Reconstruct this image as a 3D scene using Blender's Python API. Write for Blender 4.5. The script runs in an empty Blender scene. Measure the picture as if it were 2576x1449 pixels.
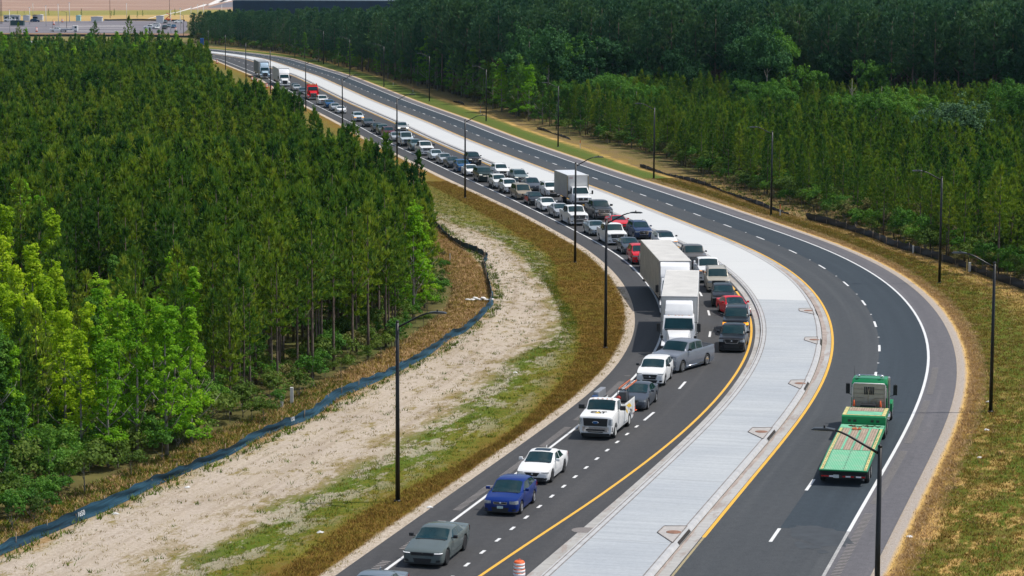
import bpy, bmesh, math, random
import numpy as np
from mathutils import Vector, Matrix
R = math.radians
rnd = random.Random(7)
SC = bpy.context.scene
COL = SC.collection

# ------------------------------------------------------------------ camera
CX, CY, FPX, PITCH, ROLL, CAMH = 1288.0, 724.5, 6400.0, R(7.15), R(0.2), 27.2
_F = Vector((0, math.cos(PITCH), -math.sin(PITCH)))
_r0 = Vector((1, 0, 0)); _u0 = _r0.cross(_F)
_R = _r0*math.cos(ROLL) + _u0*math.sin(ROLL)
_U = -_r0*math.sin(ROLL) + _u0*math.cos(ROLL)
cam_d = bpy.data.cameras.new("camera")
cam = bpy.data.objects.new("camera", cam_d); COL.objects.link(cam)
cam_d.sensor_width = 36.0; cam_d.lens = 36.0*FPX/2576.0
cam_d.clip_start = 1.0; cam_d.clip_end = 9000.0
M3 = Matrix(((_R.x, _U.x, -_F.x), (_R.y, _U.y, -_F.y), (_R.z, _U.z, -_F.z)))
cam.matrix_world = Matrix.Translation((0, 0, CAMH)) @ M3.to_4x4()
SC.camera = cam

# ------------------------------------------------------------------ light
SUNV = Vector((2.13, 0.22, 4.1)).normalized()          # towards the sun
SUN_EL = math.asin(SUNV.z); SUN_AZ = math.atan2(SUNV.x, SUNV.y)
world = bpy.data.worlds.new("World"); SC.world = world; world.use_nodes = True
wt = world.node_tree; wt.nodes.clear()
w_out = wt.nodes.new('ShaderNodeOutputWorld'); w_bg = wt.nodes.new('ShaderNodeBackground')
sky = wt.nodes.new('ShaderNodeTexSky'); sky.sky_type = 'NISHITA'; sky.sun_disc = False
sky.sun_elevation = SUN_EL; sky.sun_rotation = SUN_AZ; sky.altitude = 10; sky.dust_density = 1.5
w_bg.inputs['Strength'].default_value = 0.125
# broken cloud: the windscreens in the photograph mirror it
w_tc = wt.nodes.new('ShaderNodeTexCoord'); w_n = wt.nodes.new('ShaderNodeTexNoise')
w_n.inputs['Scale'].default_value = 3.4; w_n.inputs['Detail'].default_value = 7; w_n.inputs['Roughness'].default_value = .6
w_r = wt.nodes.new('ShaderNodeValToRGB'); w_r.color_ramp.elements[0].position = .50; w_r.color_ramp.elements[1].position = .66
w_m = wt.nodes.new('ShaderNodeMixRGB'); w_m.inputs['Color2'].default_value = (5.6, 6.0, 6.5, 1)
wt.links.new(w_tc.outputs['Generated'], w_n.inputs['Vector'])
wt.links.new(w_n.outputs['Fac'], w_r.inputs['Fac']); wt.links.new(w_r.outputs['Color'], w_m.inputs['Fac'])
wt.links.new(sky.outputs['Color'], w_m.inputs['Color1']); wt.links.new(w_m.outputs['Color'], w_bg.inputs['Color'])
wt.links.new(w_bg.outputs['Background'], w_out.inputs['Surface'])
sun_d = bpy.data.lights.new("sun", 'SUN'); sun_d.energy = 3.9; sun_d.angle = R(0.6); sun_d.color = (1.0, .955, .88)
sun = bpy.data.objects.new("sun", sun_d); COL.objects.link(sun)
sun.rotation_euler = (-SUNV).to_track_quat('-Z', 'Y').to_euler(); sun.location = (200, 50, 300)
SC.view_settings.view_transform = 'Standard'; SC.view_settings.look = 'None'
SC.view_settings.exposure = 0.0; SC.view_settings.gamma = 1.0
SC.render.engine = 'CYCLES'
SC.cycles.max_bounces = 5; SC.cycles.diffuse_bounces = 2; SC.cycles.glossy_bounces = 3
SC.cycles.transmission_bounces = 3; SC.cycles.transparent_max_bounces = 4; SC.cycles.volume_bounces = 0
SC.cycles.caustics_reflective = False; SC.cycles.caustics_refractive = False

def G(px, py, z=0.0):
    """photo point (2576 wide) -> where its line of sight meets height z"""
    d = _F + _R*((px-CX)/FPX) - _U*((py-CY)/FPX)
    t = (z-CAMH)/d.z
    return Vector((d.x*t, d.y*t, z))
def PIX(p):
    v = Vector(p) - Vector((0, 0, CAMH)); zc = v.dot(_F)
    return (CX+FPX*v.dot(_R)/zc, CY-FPX*v.dot(_U)/zc)

# ------------------------------------------------------------------ materials
def lin(c, k=.92):
    return tuple(k*((x/255.0)/12.92 if x/255.0 <= .04045 else (((x/255.0)+.055)/1.055)**2.4) for x in c)
class NT:
    def __init__(s, name):
        s.m = bpy.data.materials.new(name); s.m.use_nodes = True; s.t = s.m.node_tree; s.t.nodes.clear()
        s.out = s.t.nodes.new('ShaderNodeOutputMaterial'); s.b = s.t.nodes.new('ShaderNodeBsdfPrincipled')
        s.t.links.new(s.b.outputs[0], s.out.inputs[0])
    def n(s, typ, **k):
        nd = s.t.nodes.new('ShaderNode'+typ)
        for a, v in k.items(): setattr(nd, a, v)
        return nd
    def l(s, a, b): s.t.links.new(a, b)
    def noise(s, scale, vec=None, detail=3, rough=.55, dist=0.0):
        nd = s.n('TexNoise'); nd.inputs['Scale'].default_value = scale; nd.inputs['Detail'].default_value = detail
        nd.inputs['Roughness'].default_value = rough; nd.inputs['Distortion'].default_value = dist
        s.l(vec if vec is not None else s.pos(), nd.inputs['Vector']); return nd.outputs['Fac']
    def pos(s):
        if not hasattr(s, '_p'): s._p = s.n('NewGeometry').outputs['Position']
        return s._p
    def scaled(s, vec, sx, sy, sz):
        nd = s.n('Mapping'); nd.inputs['Scale'].default_value = (sx, sy, sz); s.l(vec, nd.inputs['Vector']); return nd.outputs[0]
    def ramp(s, fac, stops, interp='LINEAR'):
        nd = s.n('ValToRGB'); cr = nd.color_ramp; cr.interpolation = interp
        while len(cr.elements) > 1: cr.elements.remove(cr.elements[-1])
        cr.elements[0].position = stops[0][0]; cr.elements[0].color = (*stops[0][1], 1)
        for p, c in stops[1:]:
            e = cr.elements.new(p); e.color = (*c, 1)
        s.l(fac, nd.inputs['Fac']); return nd.outputs['Color']
    def step(s, fac, a, b):
        return s.ramp(fac, [(a, (0, 0, 0)), (b, (1, 1, 1))])
    def mix(s, fac, a, b, mode='MIX'):
        nd = s.n('MixRGB', blend_type=mode)
        for i, v in ((0, fac), (1, a), (2, b)):
            if isinstance(v, (int, float)): nd.inputs[i].default_value = v
            elif isinstance(v, tuple): nd.inputs[i].default_value = (*v, 1)
            else: s.l(v, nd.inputs[i])
        return nd.outputs[0]
    def math(s, op, a, b=0.0, c=None):
        nd = s.n('Math', operation=op)
        for i, v in enumerate((a, b) if c is None else (a, b, c)):
            if isinstance(v, (int, float)): nd.inputs[i].default_value = v
            else: s.l(v, nd.inputs[i])
        return nd.outputs[0]
    def attr(s, name):
        return s.n('Attribute', attribute_name=name).outputs['Fac']
    def bump(s, h, strength=.3, dist=.05):
        nd = s.n('Bump'); nd.inputs['Strength'].default_value = strength; nd.inputs['Distance'].default_value = dist
        s.l(h, nd.inputs['Height']); s.l(nd.outputs[0], s.b.inputs['Normal'])
    def done(s, col=None, rough=.8, metal=0.0, spec=.5, coat=0.0, emis=None, es=0.0):
        b = s.b
        if col is not None:
            if isinstance(col, tuple): b.inputs['Base Color'].default_value = (*col, 1)
            else: s.l(col, b.inputs['Base Color'])
        if isinstance(rough, (int, float)): b.inputs['Roughness'].default_value = rough
        else: s.l(rough, b.inputs['Roughness'])
        b.inputs['Metallic'].default_value = metal; b.inputs['Specular IOR Level'].default_value = spec
        b.inputs['Coat Weight'].default_value = coat; b.inputs['Coat Roughness'].default_value = .04
        if emis: b.inputs['Emission Color'].default_value = (*emis, 1); b.inputs['Emission Strength'].default_value = es
        return s.m
MC = {}
def mat(name, rgb, rough=.6, metal=0.0, spec=.5, coat=0.0, var=.10, scale=3.0, emis=None, es=0.0):
    """procedural: base colour (photo rgb 0-255 or linear floats) broken up a little by noise"""
    key = name
    if key in MC: return MC[key]
    c = lin(rgb) if max(rgb) > 1.01 else tuple(rgb)
    n = NT(name)
    tc = n.n('TexCoord').outputs['Object']
    f = n.noise(scale, tc, 4)
    lo = tuple(max(0, x*(1-var)) for x in c); hi = tuple(min(1, x*(1+var)) for x in c)
    colr = n.ramp(f, [(.3, lo), (.7, hi)])
    MC[key] = n.done(colr, rough, metal, spec, coat, emis, es)
    return MC[key]

# ------------------------------------------------------------------ object helpers
def tag(o, label=None, cat=None, group=None, kind=None):
    if label: o['label'] = label
    if cat: o['category'] = cat
    if group: o['group'] = group
    if kind: o['kind'] = kind
    return o
def empty(name, loc=(0, 0, 0), rz=0.0, label=None, cat=None, group=None):
    o = bpy.data.objects.new(name, None); COL.objects.link(o); o.location = loc; o.rotation_euler = (0, 0, rz)
    o.empty_display_size = .3
    return tag(o, label, cat, group)
def link(name, me, parent=None):
    o = bpy.data.objects.new(name, me); COL.objects.link(o)
    if parent: o.parent = parent
    return o
def mesh_np(name, V, F, mats, mi=None, smooth=False, sharp=None):
    """V (n,3) array, F list/array of faces all same length"""
    me = bpy.data.meshes.new(name)
    V = np.asarray(V, dtype=np.float32); F = np.asarray(F, dtype=np.int32); k = F.shape[1]
    me.vertices.add(len(V)); me.vertices.foreach_set('co', V.ravel())
    me.loops.add(F.size); me.loops.foreach_set('vertex_index', F.ravel())
    me.polygons.add(len(F)); me.polygons.foreach_set('loop_start', np.arange(0, F.size, k, dtype=np.int32))
    try: me.polygons.foreach_set('loop_total', np.full(len(F), k, dtype=np.int32))
    except Exception: pass
    for m in (mats if isinstance(mats, (list, tuple)) else [mats]): me.materials.append(m)
    if mi is not None: me.polygons.foreach_set('material_index', np.asarray(mi, dtype=np.int32))
    me.polygons.foreach_set('use_smooth', np.full(len(F), smooth, dtype=bool))
    me.update(calc_edges=True); me.validate()
    return me
class MB:
    """collects shapes into one mesh"""
    def __init__(s): s.b = bmesh.new(); s.mi = 0
    def poly(s, pts):
        vs = [s.b.verts.new(p) for p in pts]
        try:
            f = s.b.faces.new(vs); f.material_index = s.mi; return f
        except Exception: return None
    def box(s, x0, x1, y0, y1, z0, z1, bev=0.0, rot=None):
        r = bmesh.ops.create_cube(s.b, size=1.0)
        vs = r['verts']
        for v in vs: v.co = Vector(((x0+x1)/2+v.co.x*(x1-x0), (y0+y1)/2+v.co.y*(y1-y0), (z0+z1)/2+v.co.z*(z1-z0)))
        fs = list({f for v in vs for f in v.link_faces})
        for f in fs: f.material_index = s.mi
        if bev > 0:
            es = list({e for v in vs for e in v.link_edges})
            r2 = bmesh.ops.bevel(s.b, geom=es, offset=bev, segments=2, affect='EDGES', profile=.6)
            for f in r2['faces']: f.material_index = s.mi
        return s
    def prism(s, prof, y0, y1, bev=0.0, yt=None):
        """prof [(x,z)] extruded across y; yt(x,z)->scale of the half width"""
        g = yt or (lambda x, z: 1.0)
        c = (y0+y1)/2; h = (y1-y0)/2
        A = [s.b.verts.new((x, c-h*g(x, z), z)) for x, z in prof]; B = [s.b.verts.new((x, c+h*g(x, z), z)) for x, z in prof]
        fs = [s.b.faces.new(A), s.b.faces.new(B[::-1])]
        n = len(prof)
        for i in range(n): fs.append(s.b.faces.new((A[(i+1) % n], A[i], B[i], B[(i+1) % n])))
        for f in fs: f.material_index = s.mi
        if bev > 0:
            es = list({e for f in fs for e in f.edges})
            r2 = bmesh.ops.bevel(s.b, geom=es, offset=bev, segments=2, affect='EDGES', profile=.6)
            for f in r2['faces']: f.material_index = s.mi
        return s
    def tube(s, pts, r, seg=8, r2=None, cap=True):
        pts = [Vector(p) for p in pts]; n = len(pts); rings = []
        for i, p in enumerate(pts):
            d = (pts[min(i+1, n-1)]-pts[max(i-1, 0)]).normalized()
            a = d.orthogonal().normalized(); b = d.cross(a)
            if i: # keep the frame from twisting
                a = (pa - d*pa.dot(d)).normalized(); b = d.cross(a)
            pa = a
            rr = r if r2 is None else r+(r2-r)*i/(n-1)
            rings.append([s.b.verts.new(p+(a*math.cos(t)+b*math.sin(t))*rr) for t in [2*math.pi*k/seg for k in range(seg)]])
        for A, B in zip(rings, rings[1:]):
            for k in range(seg):
                f = s.b.faces.new((A[k], A[(k+1) % seg], B[(k+1) % seg], B[k])); f.material_index = s.mi; f.smooth = True
        if cap:
            for q in (rings[0][::-1], rings[-1]):
                f = s.b.faces.new(q); f.material_index = s.mi
        return s
    def lathe(s, prof, seg=20, axis='y', o=(0, 0, 0), caps=True):
        """prof [(r, h)] turned round the axis"""
        rings = []
        for r, h in prof:
            ring = []
            for k in range(seg):
                t = 2*math.pi*k/seg; c, q = math.cos(t)*r, math.sin(t)*r
                p = {'y': (c, h, q), 'z': (c, q, h), 'x': (h, c, q)}[axis]
                ring.append(s.b.verts.new((p[0]+o[0], p[1]+o[1], p[2]+o[2])))
            rings.append(ring)
        for A, B in zip(rings, rings[1:]):
            for k in range(seg):
                f = s.b.faces.new((A[k], A[(k+1) % seg], B[(k+1) % seg], B[k])); f.material_index = s.mi; f.smooth = True
        for q in ((rings[0][::-1], rings[-1]) if caps else ()):
            try: f = s.b.faces.new(q); f.material_index = s.mi
            except Exception: pass
        return s
    def me(s, name, mats, smooth=None):
        bmesh.ops.recalc_face_normals(s.b, faces=s.b.faces)
        me = bpy.data.meshes.new(name); s.b.to_mesh(me); s.b.free()
        for m in (mats if isinstance(mats, (list, tuple)) else [mats]): me.materials.append(m)
        if smooth is not None:
            me.polygons.foreach_set('use_smooth', [True]*len(me.polygons)); me.set_sharp_from_angle(angle=R(smooth))
        return me
    def build(s, name, mats, parent=None, smooth=None):
        return link(name, s.me(name, mats, smooth), parent)

# ------------------------------------------------------------------ the road's line
def c8(l): return [(1811.2+.27083*x, 603.7+.27083*y) for x, y in l]
REFPX = [(1687, 1448), (1767.6, 1348), (1827, 1274), (1915, 1169), (1985.7, 1092)]+c8([(905, 1449), (1010, 1250), (1060, 1050), (1068, 880), (1035, 730), (970, 600), (880, 470), (740, 330), (560, 215), (320, 85), (100, 0)])+[(1766, 576), (1691, 547), (1597.6, 509.8), (1524, 481.5), (1392, 433), (1240.7, 375.7), (1172, 349), (1078.6, 308), (943.6, 255), (804, 192.5), (663.7, 146.5), (567, 133), (470, 123.5), (300, 113.5), (150, 107.5), (0, 102.5), (-250, 96)]
_pp = [G(x, y) for x, y in REFPX]
_pp = [Vector((-6.0, 60, 0)), Vector((0.2, 85, 0))] + _pp
def chaikin_resample(P, step=3.0, smooth=30):
    P = np.array([(p[0], p[1]) for p in P]); d = np.r_[0, np.cumsum(np.hypot(*np.diff(P, axis=0).T))]
    s = np.arange(0, d[-1], step); Q = np.c_[np.interp(s, d, P[:, 0]), np.interp(s, d, P[:, 1])]
    for _ in range(smooth):
        Q[1:-1] = .25*Q[:-2]+.5*Q[1:-1]+.25*Q[2:]
    return Q
REF = chaikin_resample(_pp)
_d = np.r_[0, np.cumsum(np.hypot(*np.diff(REF, axis=0).T))]
SLEN = float(_d[-1])
_T = np.gradient(REF, axis=0); _T /= np.linalg.norm(_T, axis=1)[:, None]
def ref(s, off=0.0, z=0.0):
    """point at distance s along the right yellow line, off metres to its right"""
    x = np.interp(s, _d, REF[:, 0]); y = np.interp(s, _d, REF[:, 1])
    tx = np.interp(s, _d, _T[:, 0]); ty = np.interp(s, _d, _T[:, 1]); L = math.hypot(tx, ty)
    return Vector((x+off*ty/L, y-off*tx/L, z))
def heading(s):
    return math.atan2(np.interp(s, _d, _T[:, 1]), np.interp(s, _d, _T[:, 0]))
def s_off(p):
    q = np.array([p[0], p[1]]); A = REF[:-1]; D = REF[1:]-A; L2 = (D**2).sum(1)
    t = np.clip(((q-A)*D).sum(1)/L2, 0, 1); C = A+D*t[:, None]; v = q-C; dd = np.hypot(v[:, 0], v[:, 1]); i = int(dd.argmin())
    sg = np.sign(-(D[i, 0]*v[i, 1]-D[i, 1]*v[i, 0]))
    return float(_d[i]+t[i]*math.sqrt(L2[i])), float(sg*dd[i])
def S_Y(y):  # road distance where the reference passes world Y
    return float(np.interp(y, REF[:, 1], _d))
def tab(*yo):
    ys = [S_Y(a) for a, b in yo]; os_ = [b for a, b in yo]
    def f(s, ys=ys, os_=os_): return float(np.interp(s, ys, os_))
    # smooth it
    ss = np.linspace(0, SLEN, 400); v = np.array([f(q) for q in ss]); k = np.ones(9)/9
    v = np.convolve(np.pad(v, 4, mode='edge'), k, 'valid')
    return lambda s: float(np.interp(s, ss, v))
o_AL = tab((100, -14.7), (130, -14.4), (165, -14.2), (190, -14.8), (209, -15.6), (235, -16.2), (285, -15.4), (325, -15.9), (440, -15.8), (900, -15.8))
o_LW = tab((100, -12.9), (125, -12.5), (183, -12.45), (200, -13.1), (225, -13.95), (250, -13.9), (280, -13.5), (400, -13.5), (500, -13.7), (900, -13.9))
o_YL = tab((100, -8.9), (112, -8.36), (117, -7.7), (123, -7.2), (130, -6.69), (138, -6.25), (150, -5.95), (185, -5.87), (203, -6.15), (213, -6.45), (230, -6.7), (320, -6.6), (350, -6.3), (500, -6.2), (900, -6.2))
o_KL = tab((100, -6.5), (112, -6.25), (125, -5.8), (137, -5.6), (150, -5.5), (185, -5.55), (203, -5.85), (213, -6.15), (230, -6.4), (320, -6.3), (350, -6.0), (900, -5.9))
o_ML = tab((100, -5.5), (112, -5.25), (130, -5.0), (150, -4.9), (185, -4.95), (203, -5.2), (213, -5.4), (230, -5.6), (320, -5.5), (350, -5.2), (900, -5.1))
o_WR = tab((100, 6.72), (161, 6.68), (185, 7.0), (215, 7.25), (256, 7.25), (298, 6.85), (335, 6.35), (386, 6.4), (900, 6.5))
o_AR = tab((100, 8.7), (125, 8.8), (190, 8.85), (230, 9.1), (256, 9.2), (300, 9.0), (331, 8.4), (400, 8.2), (900, 8.4))
cst = lambda v: (lambda s: v)
def strip(name, cols, s0, s1, ds, m, zs=None, uv=True, cols_n=None, u=None):
    """sheet between road offsets; cols = list of offset functions, zs heights, writes attributes s, t, u"""
    S = np.linspace(s0, s1, max(2, int(round((s1-s0)/ds))+1)); V = []; As = []; At = []; Au = []
    n = len(cols)
    for q in S:
        for j, c in enumerate(cols):
            o = c(q); z = zs[j] if zs else 0.0
            V.append(ref(q, o, z)); As.append(q); At.append(o); Au.append(u[j] if u else j)
    F = [(i*n+j, i*n+j+1, (i+1)*n+j+1, (i+1)*n+j) for i in range(len(S)-1) for j in range(n-1)]
    me = mesh_np(name, [tuple(v) for v in V], F, m, smooth=False)
    for nm, A in (('s', As), ('t', At), ('u', Au)):
        a = me.attributes.new(nm, 'FLOAT', 'POINT'); a.data.foreach_set('value', np.array(A, dtype=np.float32))
    return me
def pxtab(pts, fn=lambda v: v):
    """offset function through photo points"""
    so = sorted(s_off(G(x, y)) for x, y in pts)
    a = [q[0] for q in so]; b = [q[1] for q in so]
    ss = np.linspace(0, SLEN, 500); v = np.interp(ss, a, b); k = np.ones(5)/5; v = np.convolve(np.pad(v, 2, mode='edge'), k, 'valid')
    return lambda s: float(np.interp(s, ss, v))
# ------------------------------------------------------------------ road and ground
SEND = SLEN-6
def m_asphalt(name, c0, c1, streak=.12, wear=.0):
    n = NT(name)
    v = n.n('CombineXYZ'); n.l(n.attr('s'), v.inputs[0]); n.l(n.attr('t'), v.inputs[1])
    a = n.noise(1.0, n.scaled(v.outputs[0], .05, 1.1, 1), 3)         # streaks along the lane
    b = n.noise(.09, None, 3); c = n.noise(2.2, None, 5, .75); e = n.noise(14, None, 3, .7)
    col = n.ramp(a, [(.3, c0), (.72, c1)])
    col = n.mix(n.step(b, .35, .7), col, n.mix(1.0, col, (1.16, 1.15, 1.13), 'MULTIPLY'))
    col = n.mix(.42, col, n.ramp(c, [(.3, tuple(x*.55 for x in c0)), (.7, tuple(x*1.45 for x in c1))]))
    col = n.mix(.35, col, n.ramp(e, [(.35, tuple(x*.45 for x in c0)), (.7, tuple(x*1.7 for x in c1))]))
    big = n.noise(1.0, n.scaled(v.outputs[0], .012, .9, 1), 3, .6)
    col = n.mix(n.math('MULTIPLY', n.step(big, .48, .66), .8), col, n.mix(1.0, col, (1.30, 1.27, 1.24), 'MULTIPLY'))
    crack = n.noise(1.0, n.scaled(v.outputs[0], .25, .5, 1), 6, .8, 1.5)
    col = n.mix(n.math('MULTIPLY', n.step(n.math('ABSOLUTE', n.math('SUBTRACT', crack, .5)), .006, .0), .5), col, n.mix(1.0, col, (.45, .45, .45), 'MULTIPLY'))
    n.bump(e, .25, .02)
    return n.done(col, .82, spec=.35)
M_A1 = m_asphalt('asphalt_grey', (.040, .041, .044), (.057, .056, .057))
M_A2 = m_asphalt('asphalt_blue_black', (.020, .030, .040), (.031, .043, .054))
M_A3 = m_asphalt('asphalt_shoulder', (.082, .080, .088), (.128, .122, .130))
M_A4 = m_asphalt('asphalt_inner', (.040, .046, .052), (.058, .062, .066))
def struct(name, me, lab=None):
    o = link(name, me); o['kind'] = 'structure'
    return o
# base ground sheet reaching the horizon
n = NT('earth'); b = n.noise(.03, None, 5); c = n.noise(.5, None, 4)
col = n.ramp(b, [(.35, lin((70, 84, 40))), (.55, lin((104, 92, 58))), (.7, lin((84, 96, 44)))])
col = n.mix(.5, col, n.ramp(c, [(.3, lin((52, 60, 30))), (.7, lin((120, 112, 66)))]))
M_EARTH = n.done(col, .95, spec=.1)
bm = MB(); bm.poly([(-3000, -200, -.06), (3000, -200, -.06), (3000, 7000, -.06), (-3000, 7000, -.06)])
struct('ground', bm.me('ground', M_EARTH))
# the two carriageways
struct('carriageway', strip('carriageway', [o_AL, o_LW, lambda s: (o_LW(s)+o_YL(s))/2, o_YL, o_KL], 8, SEND, 3, M_A1, zs=[.004]*5))
o_RD = lambda s: (o_WR(s))*.5
struct('road_lane', strip('road_lane', [cst(-.02), o_RD], 8, SEND, 3, M_A4, zs=[.004]*2))
S_DARK = s_off(G(1965, 1328))[0]
struct('outer_lane', strip('outer_lane', [o_RD, o_WR], S_DARK, SEND, 3, M_A2, zs=[.004]*2))
struct('old_lane', strip('old_lane', [o_RD, o_WR], 8, S_DARK, 3, M_A4, zs=[.004]*2))
struct('road_shoulder', strip('road_shoulder', [o_WR, o_AR], 8, SEND, 3, M_A3, zs=[.004]*2))
# concrete median: gutter, kerb, raised slab, kerb, gutter
def m_conc(name, a, b_, grime):
    n = NT(name)
    v = n.n('CombineXYZ'); n.l(n.attr('s'), v.inputs[0]); n.l(n.attr('t'), v.inputs[1])
    f = n.noise(1.0, n.scaled(v.outputs[0], 3.2, .12, 1), 4, .6); g = n.noise(.12, None, 4); h = n.noise(5, None, 4, .7)
    col = n.ramp(f, [(.3, a), (.7, b_)]); col = n.mix(n.step(g, .4, .75), col, n.mix(1.0, col, grime, 'MULTIPLY'))
    col = n.mix(.12, col, n.ramp(h, [(.3, (.25, .25, .25)), (.7, (.9, .9, .9))], ), 'OVERLAY')
    return n, v, col
n, v, col = m_conc('concrete_slab', (.365, .385, .40), (.455, .475, .485), (.82, .84, .88))
S_PALE = s_off(G(1985, 766))[0]
pale = n.step(n.math('ADD', n.attr('s'), n.math('MULTIPLY', n.attr('t'), -.25)), 0, 1)
pm = n.n('MapRange'); pm.inputs['From Min'].default_value = S_PALE+1.1; pm.inputs['From Max'].default_value = S_PALE+1.5
n.l(n.math('ADD', n.attr('s'), n.math('MULTIPLY', n.attr('t'), .15)), pm.inputs['Value'])
col = n.mix(pm.outputs[0], col, n.mix(.70, col, (.62, .62, .60)))
# transverse joints every 6 m
jt = n.math('PINGPONG', n.attr('s'), 7.5); jm = n.math('LESS_THAN', jt, .035)
col = n.mix(n.math('MULTIPLY', jm, .45), col, (.2, .19, .18))
M_SLAB = n.done(col, .75, spec=.3)
n, v, col = m_conc('concrete_gutter', (.36, .35, .34), (.47, .46, .44), (.76, .74, .70))
dirt = n.noise(.9, n.scaled(v.outputs[0], .5, 1.6, 1), 4, .7)
M_GUT = n.done(n.mix(n.math('MULTIPLY', n.step(dirt, .52, .62), .55), col, lin((150, 132, 122))), .85, spec=.2)
M_KERB = mat('kerb_concrete', (.44, .44, .44), .8, var=.12, scale=2)
M_JOINT = mat('joint_dirt', (.21, .185, .17), .95, var=.35, scale=2)
o_MR = cst(-.95)
struct('median', strip('median', [o_ML, lambda s: o_ML(s)*.5+o_MR(s)*.5, o_MR], 8, SEND, 3, M_SLAB, zs=[.15]*3))
struct('gutter', strip('gutter', [lambda s: -.66, cst(-.02)], 8, SEND, 3, M_GUT, zs=[.012, .008]))
struct('kerb', strip('kerb', [lambda s: -1.02, lambda s: -.99, lambda s: -.82, lambda s: -.70], 8, SEND, 3, M_KERB, zs=[.153, .156, .153, .0]))
struct('kerb', strip('kerb', [lambda s: o_ML(s)-.28, lambda s: o_ML(s)-.22, lambda s: o_ML(s)-.02, lambda s: o_ML(s)+.12], 8, SEND, 3, M_KERB, zs=[.0, .150, .156, .153]))
struct('gutter', strip('gutter', [lambda s: o_KL(s)-.02, lambda s: o_ML(s)-.30], 8, SEND, 3, M_GUT, zs=[.008, .012]))
for f0 in (lambda s: -1.085, lambda s: o_ML(s)+.14, lambda s: o_ML(s)-.13):
    zz = .157 if f0(50) > -4 or f0(50) > o_ML(50) else .162
    struct('joint', strip('joint', [f0, lambda s, f0=f0: f0(s)+.055], 8, SEND, 3, M_JOINT, zs=[zz, zz]))
n = NT('gutter_dirt'); vv = n.n('CombineXYZ'); n.l(n.attr('s'), vv.inputs[0]); n.l(n.attr('t'), vv.inputs[1])
f = n.noise(.8, n.scaled(vv.outputs[0], .8, 2, 1), 5, .7)
M_DIRT = n.done(n.ramp(f, [(.35, lin((150, 135, 128))), (.65, lin((182, 170, 160)))]), .95, spec=.1)
S = np.arange(10, 330, .8); rr = random.Random(5); wv = [.16]
for _ in S: wv.append(min(.34, max(.04, wv[-1]+rr.uniform(-.05, .05))))
_w = np.array(wv[:len(S)])
struct('gutter_dirt', strip('gutter_dirt', [cst(-.655), lambda s: -.655+float(np.interp(s, S, _w))], 10, 330, .8, M_DIRT, zs=[.018, .018]))

# painted lines
def m_paint(name, c, wear=.5):
    n = NT(name); a = n.noise(7, None, 5, .8); b = n.noise(.6, None, 3)
    f = n.step(n.math('ADD', a, n.math('MULTIPLY', b, .25)), .42, .80)
    return n.done(n.mix(n.math('MULTIPLY', f, wear), c, (.13, .13, .13)), .6, spec=.4)
M_WP = m_paint('white_line_paint', (.78, .78, .77), .25); M_YP = m_paint('yellow_line_paint', (.86, .46, .03), .25)
M_WOLD = m_paint('worn_line_paint', (.60, .58, .55), .9)
def line(name, f, w, s0, s1, m, z=.009, ds=3):
    return struct(name, strip(name, [lambda s: f(s)-w/2, lambda s: f(s)+w/2], s0, s1, ds, m, zs=[z, z]))
line('edge_line', o_LW, .17, 8, SEND, M_WP); line('edge_line', o_WR, .18, S_DARK, SEND, M_WP)
line('edge_line', o_WR, .16, 8, S_DARK-.1, M_WOLD)
line('centre_line', o_YL, .17, 8, SEND, M_YP)
line('centre_line', cst(.10), .18, s_off(G(1766, 1352))[0], SEND, M_YP)
line('centre_line', cst(.10), .12, 8, s_off(G(1766, 1352))[0], m_paint('worn_yellow_paint', (.55, .42, .16), .9))
def dashes(name, f, w, ln, period, s0, s1, m, z=.009):
    V = []; F = []; s = s0
    while s < s1:
        k = len(V)
        for q in (s, s+ln/2, s+ln):
            V += [tuple(ref(q, f(q)-w/2, z)), tuple(ref(q, f(q)+w/2, z))]
        F += [(k, k+1, k+3, k+2), (k+2, k+3, k+5, k+4)]
        s += period
    me = mesh_np(name, V, F, m); return struct(name, me)
sR = s_off(G(2034, 1227))[0]-1.5
for t in range(20): # dashes follow the measured period of the photograph (12.4-12.9 m)
    pass
dashes('lane_dashes', o_RD, .17, 3.05, 12.55, sR-12.3*3, SEND, M_WP)
o_LD = lambda s: (o_LW(s)+o_YL(s))/2+(0 if s > S_Y(150) else 0)
o_LDn = pxtab([(1173, 1420.6), (1278, 1339), (1367.6, 1266), (1468.9, 1181), (1558.5, 1106.8), (1633, 1047.5), (1712, 975.6), (1784.7, 850), (1785.5, 795.8), (1765, 746.6)])
s_sd0 = s_off(G(1173, 1420.6))[0]; s_sd1 = s_off(G(1598.8, 1073))[0]
dashes('lane_dashes', o_LDn, .16, .72, (s_sd1-s_sd0)/14.0, s_sd0-2*(s_sd1-s_sd0)/14-.35, s_sd1, M_WP)
s_ld = s_off(G(1633, 1047.5))[0]-1.5
dashes('lane_dashes', lambda s: (o_LDn(s) if s < S_Y(215) else (o_LW(s)+o_YL(s))/2), .17, 3.05, 12.4, s_ld, SEND, M_WP)
# raised reflectors between dashes
V = []; F = []
for k in range(60):
    q = sR+3.05+4.7+12.55*k
    if q > SEND: break
    p = ref(q, o_RD(q), .02); i = len(V)
    for dx, dy in ((-.07, -.06), (.07, -.06), (.07, .06), (-.07, .06)): V.append((p.x+dx, p.y+dy, .008))
    for dx, dy in ((-.07, -.03), (.07, -.03), (.07, .03), (-.07, .03)): V.append((p.x+dx, p.y+dy, .035))
    F += [(i+4, i+5, i+6, i+7), (i, i+1, i+5, i+4), (i+2, i+3, i+7, i+6), (i+1, i+2, i+6, i+5), (i+3, i, i+4, i+7)]
struct('road_studs', mesh_np('road_studs', V, F, mat('stud_white', (.7, .7, .68), .4)))
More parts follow.
